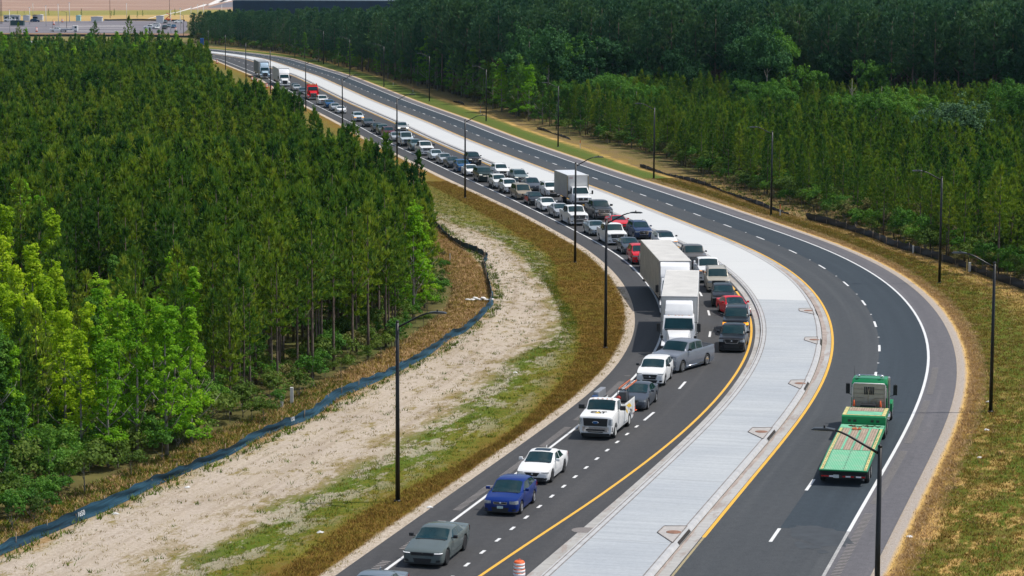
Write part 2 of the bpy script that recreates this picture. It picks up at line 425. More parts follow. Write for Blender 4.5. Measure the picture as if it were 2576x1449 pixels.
# rumble strips milled into the shoulders: rows of shallow grooves
M_RUM = mat('rumble_groove', (.040, .038, .038), .95, var=.3, scale=8); M_RUML = mat('rumble_lip', (.27, .25, .24), .95, var=.25, scale=8)
V = []; F = []; mi = []
def rumble(f0, w, s0, s1, sk=(7.5, 3.0)):
    s = s0; run = 0.0
    while s < s1:
        if run < sk[0]:
            for a, b_, mm in ((0, .13, 0), (.13, .24, 1)):
                k = len(V); o = f0(s)
                V.extend([tuple(ref(s+a, o, .008)), tuple(ref(s+a, o+w, .008)), tuple(ref(s+b_, o+w, .008)), tuple(ref(s+b_, o, .008))])
                F.append((k, k+1, k+2, k+3)); mi.append(mm)
        run += .3; s += .3
        if run > sk[0]+sk[1]: run = 0
rumble(lambda s: o_WR(s)+.30, .42, 20, 118, (15.0, 2.2))
rumble(lambda s: o_LW(s)-.72, .42, 20, 110, (6.5, 2.2))
struct('rumble_strip', mesh_np('rumble_strip', V, F, [M_RUM, M_RUML], mi))
# oil stain, manhole, drain inlets on the median
def disc(name, c, rx, ry, z, m, seg=22, jit=0.0, rz=0.0):
    bm = MB(); pts = []
    for k in range(seg):
        t = 2*math.pi*k/seg; q = 1+rnd.uniform(-jit, jit)
        x, y = math.cos(t)*rx*q, math.sin(t)*ry*q
        pts.append((c.x+x*math.cos(rz)-y*math.sin(rz), c.y+x*math.sin(rz)+y*math.cos(rz), z))
    bm.poly(pts); return bm.me(name, m)
M_STAIN = mat('oil_stain', (.040, .047, .054), .8, var=.2, scale=1.5)
struct('road_stain', disc('road_stain', G(2062, 1347), 1.35, 2.4, .0085, M_STAIN, 26, .12, .3))
for ii, (x, y, a, b_) in enumerate(((2016, 1372, .35, .8), (2045, 1376, .4, .5), (2070, 1388, .25, .4))):
    struct('road_stain', disc('road_stain', G(x, y), a, b_, .0095+.001*ii, M_STAIN, 14, .2))
M_IRON = mat('rusty_iron', (.24, .12, .075), .8, var=.3, scale=12); M_CC = mat('inlet_concrete', (.40, .375, .355), .85, var=.15, scale=3)
M_DARK = mat('dark_opening', (.03, .025, .022), .95)
inl = [(1695, 1339), (1915.4, 1086.3), (2013, 964.7), (2049, 854.8), (2033.8, 781.6)]
wh = ['nearest one', 'second nearest one', 'middle one of five', 'second farthest one', 'farthest one, beside the pale slab']
for (x, y), w_ in zip(inl, wh):
    s0, o0 = s_off(G(x, y, .15)); r = empty('drain_inlet', ref(s0, o0, .15), 0, 'drain inlet with rusty lid in the median, '+w_, 'drain', 'drain inlets in the median')
    P0 = ref(s0, o0, .15)
    def loc(s, o, z): p = ref(s, o, z+.15)-P0; return (p.x, p.y, p.z)
    bm = MB(); bm.poly([loc(s0-2.3, -1.0, .010), loc(s0+1.5, -1.0, .010), loc(s0+1.2, o0-.7, .010), loc(s0-.3, o0-.75, .010)]); bm.build('apron', M_CC, r)
    bm = MB(); E = [loc(s0-2.3, -1.0, .014), loc(s0+1.5, -1.0, .014), loc(s0+1.2, o0-.7, .014), loc(s0-.3, o0-.75, .014)]
    for a, b_ in zip(E, E[1:]+E[:1]): bm.tube([a, b_], .032, 4)
    bm.build('joint_line', M_JOINT, r)
    bm = MB(); bm.lathe([(.02, .012), (.36, .024), (.38, .012)], 24, 'z'); bm.build('lid', M_IRON, r)
    bm = MB(); bm.poly([loc(s0-2.1, -.70, -.12), loc(s0+.9, -.70, -.12), loc(s0+.9, -.80, .016), loc(s0-2.1, -.80, .016)]); bm.build('opening', M_DARK, r)
r = tag(link('manhole_cover', disc('manhole_cover', G(1469.6, 1334), .62, .62, .012, mat('manhole_grey', (.20, .18, .17), .9, var=.2, scale=9), 28)), 'round grey manhole cover flush in the asphalt by the left kerb of the median', 'manhole cover')

# ------------------------------------------------------------------ verges
FENCE_L = [(-40, 1412), (0, 1396), (75.6, 1362.8), (195.6, 1311.7), (249, 1291.7), (313.4, 1260.6), (377.8, 1227), (437.8, 1200.6), (502, 1174), (573, 1147), (631, 1111.7), (689, 1085), (778, 1054), (853, 1000.6), (939, 962.8), (1000, 935), (1075, 895), (1136, 847), (1162.5, 839.4), (1199, 808), (1238, 766.5), (1238, 740), (1222, 691), (1214.5, 661), (1226, 650.6), (1199, 636), (1162.5, 623), (1136.4, 605), (1120.8, 592), (1097, 570), (1075, 545), (1040, 515), (1000, 485)]
FENCE_R = [(2640, 752), (2576, 730), (2509, 708), (2461, 690), (2428.7, 675.5), (2366, 658), (2296, 636), (2233.7, 618.6), (2204, 603.7), (2143, 583), (2089, 567), (2027, 552)]
f_AL = o_AL
f_fenL = pxtab([(75, 1363), (313, 1260), (573, 1147), (778, 1054), (939, 963), (1075, 895), (1199, 808), (1238, 766), (1222, 691), (1162, 623), (1097, 570), (1000, 485), (900, 420), (760, 320)])
f_green = pxtab([(700, 1449), (850, 1330), (1000, 1240), (1180, 1160), (1300, 1080), (1380, 1000), (1440, 920), (1462, 847), (1436, 782), (1397, 730), (1371, 631), (1300, 590), (1230, 545)])
f_sand = pxtab([(430, 1449), (560, 1370), (700, 1290), (850, 1210), (1000, 1130), (1130, 1050), (1220, 970), (1290, 900), (1412, 847), (1400, 769), (1383.8, 730), (1344.7, 693.6), (1326.5, 657), (1266.6, 610), (1200, 578), (1130, 560), (1050, 505)])
f_fenR = pxtab(FENCE_R+[(1935, 527), (1860, 498), (1789, 471), (1706, 448), (1610, 421), (1480, 372), (1345, 330), (1160, 262), (1000, 205)])
def zig(cols_keys, per):
    cols = []; us = []
    for i in range(len(cols_keys)-1):
        a, b_ = cols_keys[i], cols_keys[i+1]
        for k in range(per):
            t = k/per; cols.append((lambda s, a=a, b_=b_, t=t: a(s)*(1-t)+b_(s)*t)); us.append(i+t)
    cols.append(cols_keys[-1]); us.append(len(cols_keys)-1)
    return cols, us
SAND = lin((216, 203, 188)); SAND2 = lin((176, 158, 138)); BRN = lin((138, 104, 50)); BRN2 = lin((122, 102, 42)); GRN = lin((104, 120, 38)); GRN2 = lin((80, 104, 30))
STRAW = lin((186, 154, 112)); STRAW2 = lin((150, 122, 82)); OL = lin((138, 122, 50)); TAN = lin((224, 184, 112))
def verge(name, stops_a, stops_b, umax, sandband=None, amp=(.5, .35), extra=None):
    n = NT(name); u = n.attr('u')
    v = n.n('CombineXYZ'); n.l(n.attr('s'), v.inputs[0]); n.l(n.attr('t'), v.inputs[1])
    n1 = n.noise(.16, None, 4); n2 = n.noise(.9, n.scaled(v.outputs[0], .45, 1.3, 1), 6, .72); n3 = n.noise(4.5, None, 5, .75); n4 = n.noise(17, None, 4, .75)
    uu = n.math('ADD', u, n.math('MULTIPLY', n.math('SUBTRACT', n1, .5), amp[0]*2))
    uu = n.math('ADD', uu, n.math('MULTIPLY', n.math('SUBTRACT', n2, .5), amp[1]*2))
    w0 = n.n('MapRange'); n.l(u, w0.inputs['Value']); w0.inputs['From Min'].default_value = .7; w0.inputs['From Max'].default_value = 1.7
    us = n.math('ADD', u, n.math('MULTIPLY', n.math('SUBTRACT', n2, .5), .35))
    uu = n.mix(w0.outputs[0], us, uu)
    un = n.math('DIVIDE', uu, float(umax))
    ca = n.ramp(un, [(p/umax, c) for p, c in stops_a]); cb = n.ramp(un, [(p/umax, c) for p, c in stops_b])
    col = n.mix(n.step(n3, .38, .62), ca, cb)
    col = n.mix(.55, col, n.mix(1.0, col, n.ramp(n4, [(.25, (.45, .45, .42)), (.75, (1.6, 1.6, 1.55))]), 'MULTIPLY'))
    if extra: col = extra(n, col, u, n1, n2, n3, v)
    n.bump(n.math('ADD', n.math('MULTIPLY', n3, 1.0), n.math('MULTIPLY', n4, .5)), .8, .14)
    return n.done(col, .95, spec=.1)
def ex_left(n, col, u, n1, n2, n3, v):
    bl = n.noise(.22, n.scaled(v.outputs[0], .6, 1.3, 1), 5, .7)
    bb = n.ramp(n.math('DIVIDE', u, 7.0), [(1.1/7, (0, 0, 0)), (1.5/7, (.7, .7, .7)), (2.4/7, (.9, .9, .9)), (2.9/7, (0, 0, 0))])
    col = n.mix(n.math('MULTIPLY', n.step(bl, .46, .60), bb), col, n.mix(n.step(n3, .4, .6), OL, lin((112, 124, 36))))
    # bare pale sand showing through in patches in the green band and on the track
    p = n.noise(.40, n.scaled(v.outputs[0], .55, 1.25, 1), 8, .78)
    band = n.ramp(n.math('DIVIDE', u, 7.0), [(2.05/7, (0, 0, 0)), (2.6/7, (.55, .55, .55)), (3.4/7, (.95, .95, .95)), (4.8/7, (.9, .9, .9)), (5.05/7, (0, 0, 0))])
    m = n.math('MULTIPLY', n.step(p, .49, .53), band)
    sand = n.mix(n.step(n3, .35, .7), SAND, SAND2)
    col = n.mix(m, col, sand)
    rut = n.noise(1.0, n.scaled(v.outputs[0], .035, 1.5, 1), 3, .5)
    rm = n.math('MULTIPLY', n.step(rut, .50, .66), n.ramp(n.math('DIVIDE', u, 7.0), [(.40, (0, 0, 0)), (.5, (.8, .8, .8)), (.66, (.8, .8, .8)), (.70, (0, 0, 0))]))
    col = n.mix(rm, col, n.mix(1.0, col, (.78, .75, .72), 'MULTIPLY'))
    dmp = n.noise(.12, n.pos(), 4, .6)
    col = n.mix(n.math('MULTIPLY', n.step(dmp, .50, .70), .7), col, n.mix(1.0, col, (.82, .80, .78), 'MULTIPLY'))
    clod = n.noise(2.6, n.scaled(v.outputs[0], .7, 1.3, 1), 5, .8)
    col = n.mix(n.math('MULTIPLY', n.step(clod, .56, .66), .55), col, n.mix(1.0, col, (.62, .56, .50), 'MULTIPLY'))
    g = n.noise(.45, n.scaled(v.outputs[0], .6, 1.2, 1), 6, .8)
    m2 = n.math('MULTIPLY', n.step(g, .56, .64), n.ramp(n.math('DIVIDE', u, 7.0), [(.28, (0, 0, 0)), (.45, (.8, .8, .8)), (.72, (.8, .8, .8)), (.78, (0, 0, 0))]))
    col = n.mix(m2, col, OL)
    fd = n.n('MapRange'); n.l(n.attr('s'), fd.inputs['Value']); fd.inputs['From Min'].default_value = S_Y(262); fd.inputs['From Max'].default_value = S_Y(310)
    ub = n.ramp(n.math('DIVIDE', u, 7.0), [(1.2/7, (0, 0, 0)), (2.0/7, (.85, .85, .85))])
    return n.mix(n.math('MULTIPLY', fd.outputs[0], ub), col, n.mix(n.step(n2, .38, .6), lin((104, 104, 44)), lin((124, 110, 54))))
# zones: 0 asphalt edge | 1 sand strip | 2 brown grass | 3 green grass | 4 sand track | 5 fence | 6 straw | 7 wood floor
st_a = [(0, SAND2), (.75, SAND2), (1.0, BRN), (1.9, BRN2), (2.3, OL), (2.8, GRN), (3.3, OL), (3.6, SAND2), (4.7, SAND), (4.85, OL), (5.1, STRAW2), (5.9, STRAW), (6.5, OL), (7, lin((58, 70, 30)))]
st_b = [(0, SAND), (.7, SAND), (1.0, BRN2), (1.9, BRN), (2.3, GRN2), (2.8, GRN2), (3.3, SAND2), (3.6, SAND), (4.7, SAND2), (4.85, SAND), (5.1, STRAW), (5.9, STRAW2), (6.4, STRAW2), (7, lin((80, 76, 44)))]
M_VL = verge('verge_left', st_a, st_b, 7, amp=(.50, .34), extra=ex_left)
wl = lambda s: min(f_fenL(s)-3.5, o_AL(s)-11.5)
keysL = [o_AL, lambda s: o_AL(s)-.85, f_green, f_sand, lambda s: (f_sand(s)+f_fenL(s))/2, f_fenL, lambda s: wl(s)*.5+f_fenL(s)*.5, wl]
cL, uL = zig(keysL, 4)
struct('verge', strip('verge', cL, 8, SEND-60, 3, M_VL, u=uL, zs=[-.006]*len(cL)))
def ex_right(n, col, u, n1, n2, n3, v):
    p = n.noise(.5, n.scaled(v.outputs[0], .5, 1.2, 1), 6, .75)
    band = n.ramp(n.math('DIVIDE', u, 6.0), [(2.6/6, (0, 0, 0)), (3.2/6, (.9, .9, .9)), (3.8/6, (.9, .9, .9)), (4.05/6, (0, 0, 0))])
    col = n.mix(n.math('MULTIPLY', n.step(p, .44, .58), band), col, n.mix(n.step(n3, .4, .6), TAN, lin((190, 150, 96))))
    pn = n.noise(.22, n.pos(), 5, .7); sn = n.n('MapRange'); n.l(n.attr('s'), sn.inputs['Value']); sn.inputs['From Min'].default_value = S_Y(190); sn.inputs['From Max'].default_value = S_Y(125)
    bnd = n.ramp(n.math('DIVIDE', u, 6.0), [(1.0/6, (0, 0, 0)), (1.5/6, (.9, .9, .9)), (3.9/6, (.9, .9, .9)), (4.05/6, (0, 0, 0))])
    col = n.mix(n.math('MULTIPLY', n.math('MULTIPLY', n.step(pn, .48, .66), bnd), .7), col, n.mix(n.step(n3, .4, .6), lin((122, 100, 54)), lin((150, 120, 68))))
    col = n.mix(n.math('MULTIPLY', n.math('MULTIPLY', n.step(p, .50, .58), bnd), sn.outputs[0]), col, n.mix(n.step(n3, .4, .6), TAN, lin((200, 160, 98))))
    # greener and less sandy with distance
    d = n.n('MapRange'); n.l(n.attr('s'), d.inputs['Value']); d.inputs['From Min'].default_value = S_Y(250); d.inputs['From Max'].default_value = S_Y(330)
    band2 = n.ramp(n.math('DIVIDE', u, 6.0), [(.9/6, (0, 0, 0)), (1.3/6, (.8, .8, .8)), (3.0/6, (.7, .7, .7)), (3.4/6, (0, 0, 0))])
    cl = n.noise(.3, n.scaled(v.outputs[0], .6, 1.4, 1), 5, .7)
    b3 = n.ramp(n.math('DIVIDE', u, 6.0), [(3.6/6, (0, 0, 0)), (4.0/6, (.9, .9, .9)), (5.4/6, (.8, .8, .8)), (5.8/6, (0, 0, 0))])
    col = n.mix(n.math('MULTIPLY', n.step(cl, .46, .56), b3), col, n.mix(n.step(n3, .4, .6), lin((116, 98, 64)), lin((144, 122, 86))))
    return n.mix(n.math('MULTIPLY', d.outputs[0], band2), col, n.mix(n.step(n3, .35, .65), lin((78, 100, 44)), lin((96, 112, 50))))
GRAV = lin((190, 180, 172))
st_a = [(0, GRAV), (.6, GRAV), (.9, TAN), (1.15, STRAW2), (1.5, BRN2), (2.0, GRN2), (2.6, GRN), (3.1, lin((170, 142, 82))), (3.7, OL), (4.0, lin((150, 120, 80))), (4.5, lin((92, 98, 44))), (5.2, lin((70, 84, 34))), (6, lin((44, 56, 26)))]
st_b = [(0, SAND2), (.6, lin((180, 168, 160))), (.9, TAN), (1.15, BRN), (1.5, BRN), (2.0, BRN2), (2.6, GRN2), (3.1, GRN), (3.7, lin((190, 160, 96))), (4.0, OL), (4.5, STRAW2), (5.2, lin((88, 84, 48))), (6, lin((62, 66, 34)))]
M_VR = verge('verge_right', st_a, st_b, 6, amp=(.26, .2), extra=ex_right)
keysR = [o_AR, lambda s: o_AR(s)+.8, lambda s: o_AR(s)+2.0, lambda s: (o_AR(s)+2.2)*.4+f_fenR(s)*.6, f_fenR, lambda s: f_fenR(s)+5, lambda s: f_fenR(s)+14]
cR, uR = zig(keysR, 4)
struct('verge', strip('verge', cR, 8, SEND-60, 3, M_VR, u=uR, zs=[-.006]*len(cR)))
# forest floor sheets
n = NT('forest_floor'); a = n.noise(.2, None, 5); b = n.noise(2, None, 5, .7)
M_FLOOR = n.done(n.mix(.5, n.ramp(a, [(.35, lin((50, 62, 28))), (.65, lin((82, 76, 44)))]), n.ramp(b, [(.3, lin((36, 44, 20))), (.7, lin((104, 96, 58)))])), .95, spec=.1)
# ------------------------------------------------------------------ vehicles
def paint(name, rgb, metal=0.0, rough=.28):
    return mat('paint_'+name, tuple(x*(1 if max(rgb) > .6 else .85) for x in rgb), rough, metal*.4, .22, .22, var=.035, scale=1.2)
GLASS = mat('tinted_glass', (.006, .030, .036), .045, 0, .45, var=.25, scale=1.0)
GLASSD = mat('dark_glass', (.006, .011, .014), .05, 0, .4, var=.15, scale=1.0)
TYRE = mat('tyre_rubber', (.018, .018, .019), .85, var=.2, scale=8); ALU = mat('alloy', (.55, .55, .56), .3, .8, var=.1); BLKW = mat('black_rim', (.03, .03, .032), .35, .4)
STEEL = mat('steel_white', (.62, .62, .60), .5, .2)
BLK = mat('black_plastic', (.015, .016, .018), .55, var=.2); CHR = mat('chrome', (.72, .74, .76), .14, 1.0, var=.05)
LAMP = mat('headlamp_glass', (.42, .46, .49), .12, .25, 1.0, var=.25, scale=14); RED = mat('tail_lamp', (.45, .012, .012), .2, 0, .8)
AMB = mat('amber_lamp_lit', (1.0, .42, .03), .3, emis=(1.0, .36, .02), es=1.6); WLIT = mat('headlamp_lit', (.9, .9, .85), .3, emis=(1, .95, .82), es=2.2)
PLATE = mat('plate_pale', (.62, .66, .62), .5, var=.2, scale=30); GREY = mat('grey_plastic', (.10, .105, .11), .6); SILV = mat('silver_trim', (.45, .46, .48), .3, .7)
AMBER = mat('amber_lens', (.75, .26, .04), .3)
def wheel_meshes():
    W = {}
    for key, rimm in (('alu', ALU), ('blk', BLKW), ('steel', STEEL), ('chr', CHR)):
        bm = MB(); bm.lathe([(.60, -.5), (.86, -.5), (.97, -.40), (1.0, -.2), (1.0, .2), (.97, .40), (.86, .5), (.60, .5)], 22, 'y', caps=False)
        ty = bm.me('tyre', TYRE, 40)
        bm = MB(); bm.mi = 1; bm.lathe([(.0, .36), (.60, .36), (.61, .34)], 20, 'y'); bm.mi = 0
        bm.lathe([(.66, .47), (.60, .49), (.57, .44), (.56, .37)], 20, 'y'); bm.lathe([(.14, .38), (.13, .46), (.02, .47)], 10, 'y')
        for k in range(5):
            t = 2*math.pi*k/5
            c, s = math.cos(t), math.sin(t); w0, w1 = .085, .06
            P = [(.08*c-w0*s, .43, .08*s+w0*c), (.08*c+w0*s, .43, .08*s-w0*c), (.60*c+w1*s, .455, .60*s-w1*c), (.60*c-w1*s, .455, .60*s+w1*c)]
            bm.poly(P)
            bm.poly([(p[0], .37, p[2]) for p in P][::-1])
            for i in range(4): a, b_ = P[i], P[(i+1) % 4]; bm.poly([a, b_, (b_[0], .37, b_[2]), (a[0], .37, a[2])])
        rm = bm.me('rim', [rimm, BLK], 30)
        W[key] = (ty, rm)
    # lorry wheel: deep dish steel disc
    bm = MB(); bm.lathe([(.0, .12), (.34, .12), (.42, .30), (.60, .34), (.64, .48), (.60, .48)], 20, 'y'); bm.mi = 1
    bm.lathe([(.16, .13), (.15, .32), (.02, .33)], 12, 'y'); W['truck'] = (W['alu'][0], bm.me('rim', [SILV, STEEL], 30))
    bm = MB(); bm.lathe([(.0, .40), (.25, .42), (.5, .34), (.62, .46), (.6, .49)], 20, 'y'); W['trucksteel'] = (W['alu'][0], bm.me('rim', [STEEL], 30))
    return W
WH = wheel_meshes()
def wheel(root, x, y, r, w, kind, name='wheel'):
    ty, rm = WH[kind]
    o = link(name, ty, root); o.location = (x, y, r); o.scale = (r, w, r)
    if y < 0: o.rotation_euler = (0, 0, math.pi)
    q = link('rim', rm, o); return o

TYPES = {
 'sedan': dict(L=4.85, W=1.84, H=1.45, r=.335, xf=.93, wb=2.80, zt=[(0, .58), (.05, .67), (.22, .75), (1.25, .96), (2.4, .97), (3.9, 1.01), (4.6, 1.04), (4.78, 1.0), (4.85, .82)], xc=1.22, xr0=2.12, xr1=3.35, xd=4.2, wr=.76,
    hl=(.50, .93, .60, .72), gr=(.42, .52, .68), lo=(.72, .24, .40), k=(0.78, .9, .95)),
 'muscle': dict(L=5.0, W=1.92, H=1.46, r=.365, xf=.95, wb=3.05, zt=[(0, .62), (.04, .72), (.2, .80), (1.45, 1.02), (2.4, 1.02), (4.0, 1.06), (4.8, 1.12), (4.95, 1.08), (5.0, .85)], xc=1.42, xr0=2.28, xr1=3.55, xd=4.4, wr=.75,
    hl=(.60, .96, .63, .73), gr=(.58, .60, .74), lo=(.46, .27, .46), k=(.84, .93, .97)),
 'coupe': dict(L=4.8, W=1.90, H=1.36, r=.35, xf=.95, wb=2.75, zt=[(0, .58), (.05, .68), (.22, .76), (1.55, .94), (2.4, .95), (3.8, 1.02), (4.6, 1.04), (4.76, 1.0), (4.8, .8)], xc=1.5, xr0=2.3, xr1=3.1, xd=4.2, wr=.73,
    hl=(.62, .92, .58, .72), gr=(.60, .56, .68), lo=(.62, .24, .42), k=(.80, .91, .96)),
 'hatch': dict(L=4.36, W=1.84, H=1.52, r=.33, xf=.88, wb=2.65, zt=[(0, .62), (.06, .74), (.25, .84), (1.15, 1.0), (2.2, 1.02), (3.6, 1.12), (4.2, 1.12), (4.3, 1.0), (4.36, .8)], xc=1.05, xr0=1.95, xr1=3.6, xd=4.25, wr=.78,
    hl=(.52, .95, .62, .80), gr=(.36, .64, .70), lo=(.50, .26, .46), k=(.72, .87, .94)),
 'suv': dict(L=4.68, W=1.87, H=1.68, r=.36, xf=.90, wb=2.70, zt=[(0, .72), (.05, .86), (.22, .97), (1.1, 1.14), (2.4, 1.13), (4.2, 1.18), (4.55, 1.18), (4.62, 1.1), (4.68, .85)], xc=1.05, xr0=1.85, xr1=4.05, xd=4.58, wr=.79,
    hl=(.52, .94, .74, .88), gr=(.48, .56, .84), lo=(.55, .30, .46), k=(.80, .91, .96)),
 'bigsuv': dict(L=5.15, W=2.0, H=1.88, r=.40, xf=.98, wb=2.95, zt=[(0, .90), (.05, 1.05), (.2, 1.14), (1.35, 1.24), (2.6, 1.27), (4.6, 1.32), (5.0, 1.3), (5.1, 1.2), (5.15, .9)], xc=1.28, xr0=1.98, xr1=4.75, xd=5.06, wr=.83,
    hl=(.58, .95, .82, 1.02), gr=(.52, .66, 1.02), lo=(.6, .36, .50), k=(.86, .94, .97)),
 'minivan': dict(L=5.08, W=1.94, H=1.76, r=.34, xf=.95, wb=3.0, zt=[(0, .62), (.06, .76), (.25, .88), (1.05, 1.06), (2.4, 1.08), (4.6, 1.12), (4.95, 1.12), (5.03, 1.0), (5.08, .8)], xc=.98, xr0=1.85, xr1=4.6, xd=5.0, wr=.80,
    hl=(.50, .94, .66, .80), gr=(.42, .58, .74), lo=(.6, .28, .42), k=(.74, .88, .95)),
 'pickup': dict(L=5.85, W=2.04, H=1.99, r=.40, xf=.98, wb=3.65, zt=[(0, 1.06), (.03, 1.17), (.12, 1.24), (1.4, 1.36), (2.6, 1.34), (4.1, 1.34), (5.6, 1.36), (5.82, 1.35), (5.85, 1.22)], xc=1.40, xr0=2.08, xr1=3.92, xd=4.08, wr=.83,
    hl=(.68, .96, .84, 1.12), gr=(.64, .78, 1.12), lo=(.50, .40, .50), k=(.92, .96, .98), bed=(4.16, 5.76, .86)),
 'midpickup': dict(L=5.4, W=1.90, H=1.80, r=.38, xf=.92, wb=3.45, zt=[(0, .86), (.05, .98), (.2, 1.06), (1.35, 1.18), (2.4, 1.2), (3.5, 1.22), (5.2, 1.24), (5.36, 1.22), (5.4, 1.1)], xc=1.25, xr0=1.92, xr1=3.44, xd=3.62, wr=.81,
    hl=(.62, .96, .78, .98), gr=(.56, .72, .98), lo=(.62, .36, .60), k=(.86, .94, .98), bed=(3.72, 5.3, .82)),
}
def loft_car(P):
    """returns section function and the helpers placed on the skin"""
    L, W, H, r, xf, wb = P['L'], P['W'], P['H'], P['r'], P['xf'], P['wb']
    k0, k1, k2 = P['k']; zx, zz = zip(*P['zt']); axles = (xf, xf+wb); clr = P.get('clr', .20); Ra = r+.065
    wx = [0, .06, .16, .40, .75, L-.75, L-.40, L-.14, L-.05, L]; ww = [k0, k1, k2, (k2+1)/2, 1, 1, (k2+1)/2, max(k2, .93), max(k1, .90), max(k0, .84)]
    hw = lambda x: W/2*float(np.interp(x, wx, ww))
    zt = lambda x: float(np.interp(x, zx, zz))
    xc, xr0, xr1, xd = P['xc'], P['xr0'], P['xr1'], P['xd']; bed = P.get('bed')
    def zr(x):
        if x <= xc or x >= xd: return zt(x)
        return float(np.interp(x, [xc, xr0-.1, xr0+.05, (xr0+xr1)/2, xr1-.1, xr1+.05, xd], [zt(xc), H-.11, H-.035, H, H-.05, H-.10, zt(xd)]))
    def sec(x):
        w = hw(x); t = zt(x); zb = clr+.10*max(0, 1-x/.25)*0+ (.06 if x > L-.3 else 0)
        arch = 0
        for a in axles:
            if abs(x-a) < Ra: arch = r*0.98+math.sqrt(Ra*Ra-(x-a)**2)
        zb = max(zb, arch)
        z2 = max(zb+.04, .42*t+.05); z3 = max(z2+.04, .68*t); z4 = max(z3+.03, t-.09)
        g = 0.0; R_ = zr(x)
        if xc < x < xd: g = min(1.0, max(0.0, (R_-t)/max(.05, H-.05-t)))
        wr = P['wr']*W/2
        pts = [(0, zb), (w*.93, zb), (w*.992, z2), (w, z3), (w*.985, z4), (w*.95, t)]
        if bed and bed[0]-.001 <= x <= bed[1]+.001:
            pts += [(w*.86, t), (w*.84, bed[2]), (0, bed[2])]
        else:
            ph = (w*.86, t+.014); pm = (w*.48, t+.038); pc = (0, t+.045)
            rh = (wr, R_-.055); rm = (wr*.74, R_-.005); rc = (0, R_+.012)
            lp = lambda a, b_: (a[0]+(b_[0]-a[0])*g, a[1]*(1-min(1, g*6))+b_[1]*min(1, g*6) if g > 0 else a[1])
            pts += [lp(ph, rh), lp(pm, rm), lp(pc, rc)]
        return pts
    st = sorted(set([0, .03, .06, .16, .28, .42, .6, .8, xc-.02, xc, xc+.1, xr0-.1, xr0, xr0+.05, (xr0+xr1)/2, xr1-.1, xr1, xr1+.05, xd-.02, xd, L-.4, L-.14, L-.05, L-.02, L] +
             [round((xc*(1-q)+xr0*q), 3) for q in (.25, .5, .75)] + [round((xr1*(1-q)+xd*q), 3) for q in (.3, .6)] +
             [round(a+Ra*math.cos(t)*.9999, 3) for a in axles for t in [math.pi*k/10 for k in range(11)]] + [a+sg*(Ra+.004) for a in axles for sg in (-1, 1)] + ([bed[0]-.004, bed[0], bed[1], bed[1]+.004] if bed else [])))
    st = [s for s in st if 0 <= s <= L]
    return sec, st, hw, zt, zr
def surf_up(sec, x, q):
    """q 0..1 from belt outer edge to roof edge"""
    s = sec(x); a, b_ = s[5], s[6]; return (-x, a[0]+(b_[0]-a[0])*q, a[1]+(b_[1]-a[1])*q)
def top_at(sec, x, yf):
    """point on the bonnet/windscreen/roof surface, yf -1..1 across the flat part"""
    s = sec(x); a = abs(yf); p6, p7, p8 = s[6], s[7], s[8]
    tot = p6[0]; y = a*tot
    if y > p7[0]: t = (y-p7[0])/max(1e-6, p6[0]-p7[0]); z = p7[1]+(p6[1]-p7[1])*t
    else: t = y/max(1e-6, p7[0]); z = p8[1]+(p7[1]-p8[1])*t
    return Vector((-x, math.copysign(y, yf), z))
def grid_mesh(name, rows, m, parent, thick=0.0, smooth=True):
    n = len(rows[0]); V = [tuple(p) for r in rows for p in r]
    F = [(i*n+j, i*n+j+1, (i+1)*n+j+1, (i+1)*n+j) for i in range(len(rows)-1) for j in range(n-1)]
    me = mesh_np(name, V, F, m, smooth=smooth); return link(name, me, parent)
def front_patch(root, name, P, quad, m, off=.012, rear=False, n=6, rows=3):
    """panel that wraps round the nose: quad = (y0,z0),(y1,z1),(y2,z2),(y3,z3) counter-clockwise in front view, y in fractions of half width"""
    L, W = P['L'], P['W']; k0, k1, k2 = P['k']
    yy = [k0, k1, k2, (k2+1)/2, 1.0] if not rear else [max(k0, .84), max(k1, .90), max(k2, .93), (max(k2, .93)+1)/2, 1.0]
    xx = [0, .06, .16, .40, .75] if not rear else [0, .05, .14, .40, .75]
    R_ = []
    for i in range(rows+1):
        t = i/rows; row = []
        for j in range(n+1):
            q = j/n
            y = (quad[0][0]*(1-q)+quad[1][0]*q)*(1-t)+(quad[3][0]*(1-q)+quad[2][0]*q)*t
            z = (quad[0][1]*(1-q)+quad[1][1]*q)*(1-t)+(quad[3][1]*(1-q)+quad[2][1]*q)*t
            a = abs(y); x = float(np.interp(a, yy, xx)) if a > yy[0] else 0.0
            nx, ny = (1, 0) if a <= yy[0] else (.55, .83)
            o = off
            X = -(x)+o*nx; Y = math.copysign(a*W/2+o*ny, y)
            if rear: X = -(L-x)-o*nx
            row.append((X, Y, z))
        R_.append(row)
    return grid_mesh(name, R_, m, root)
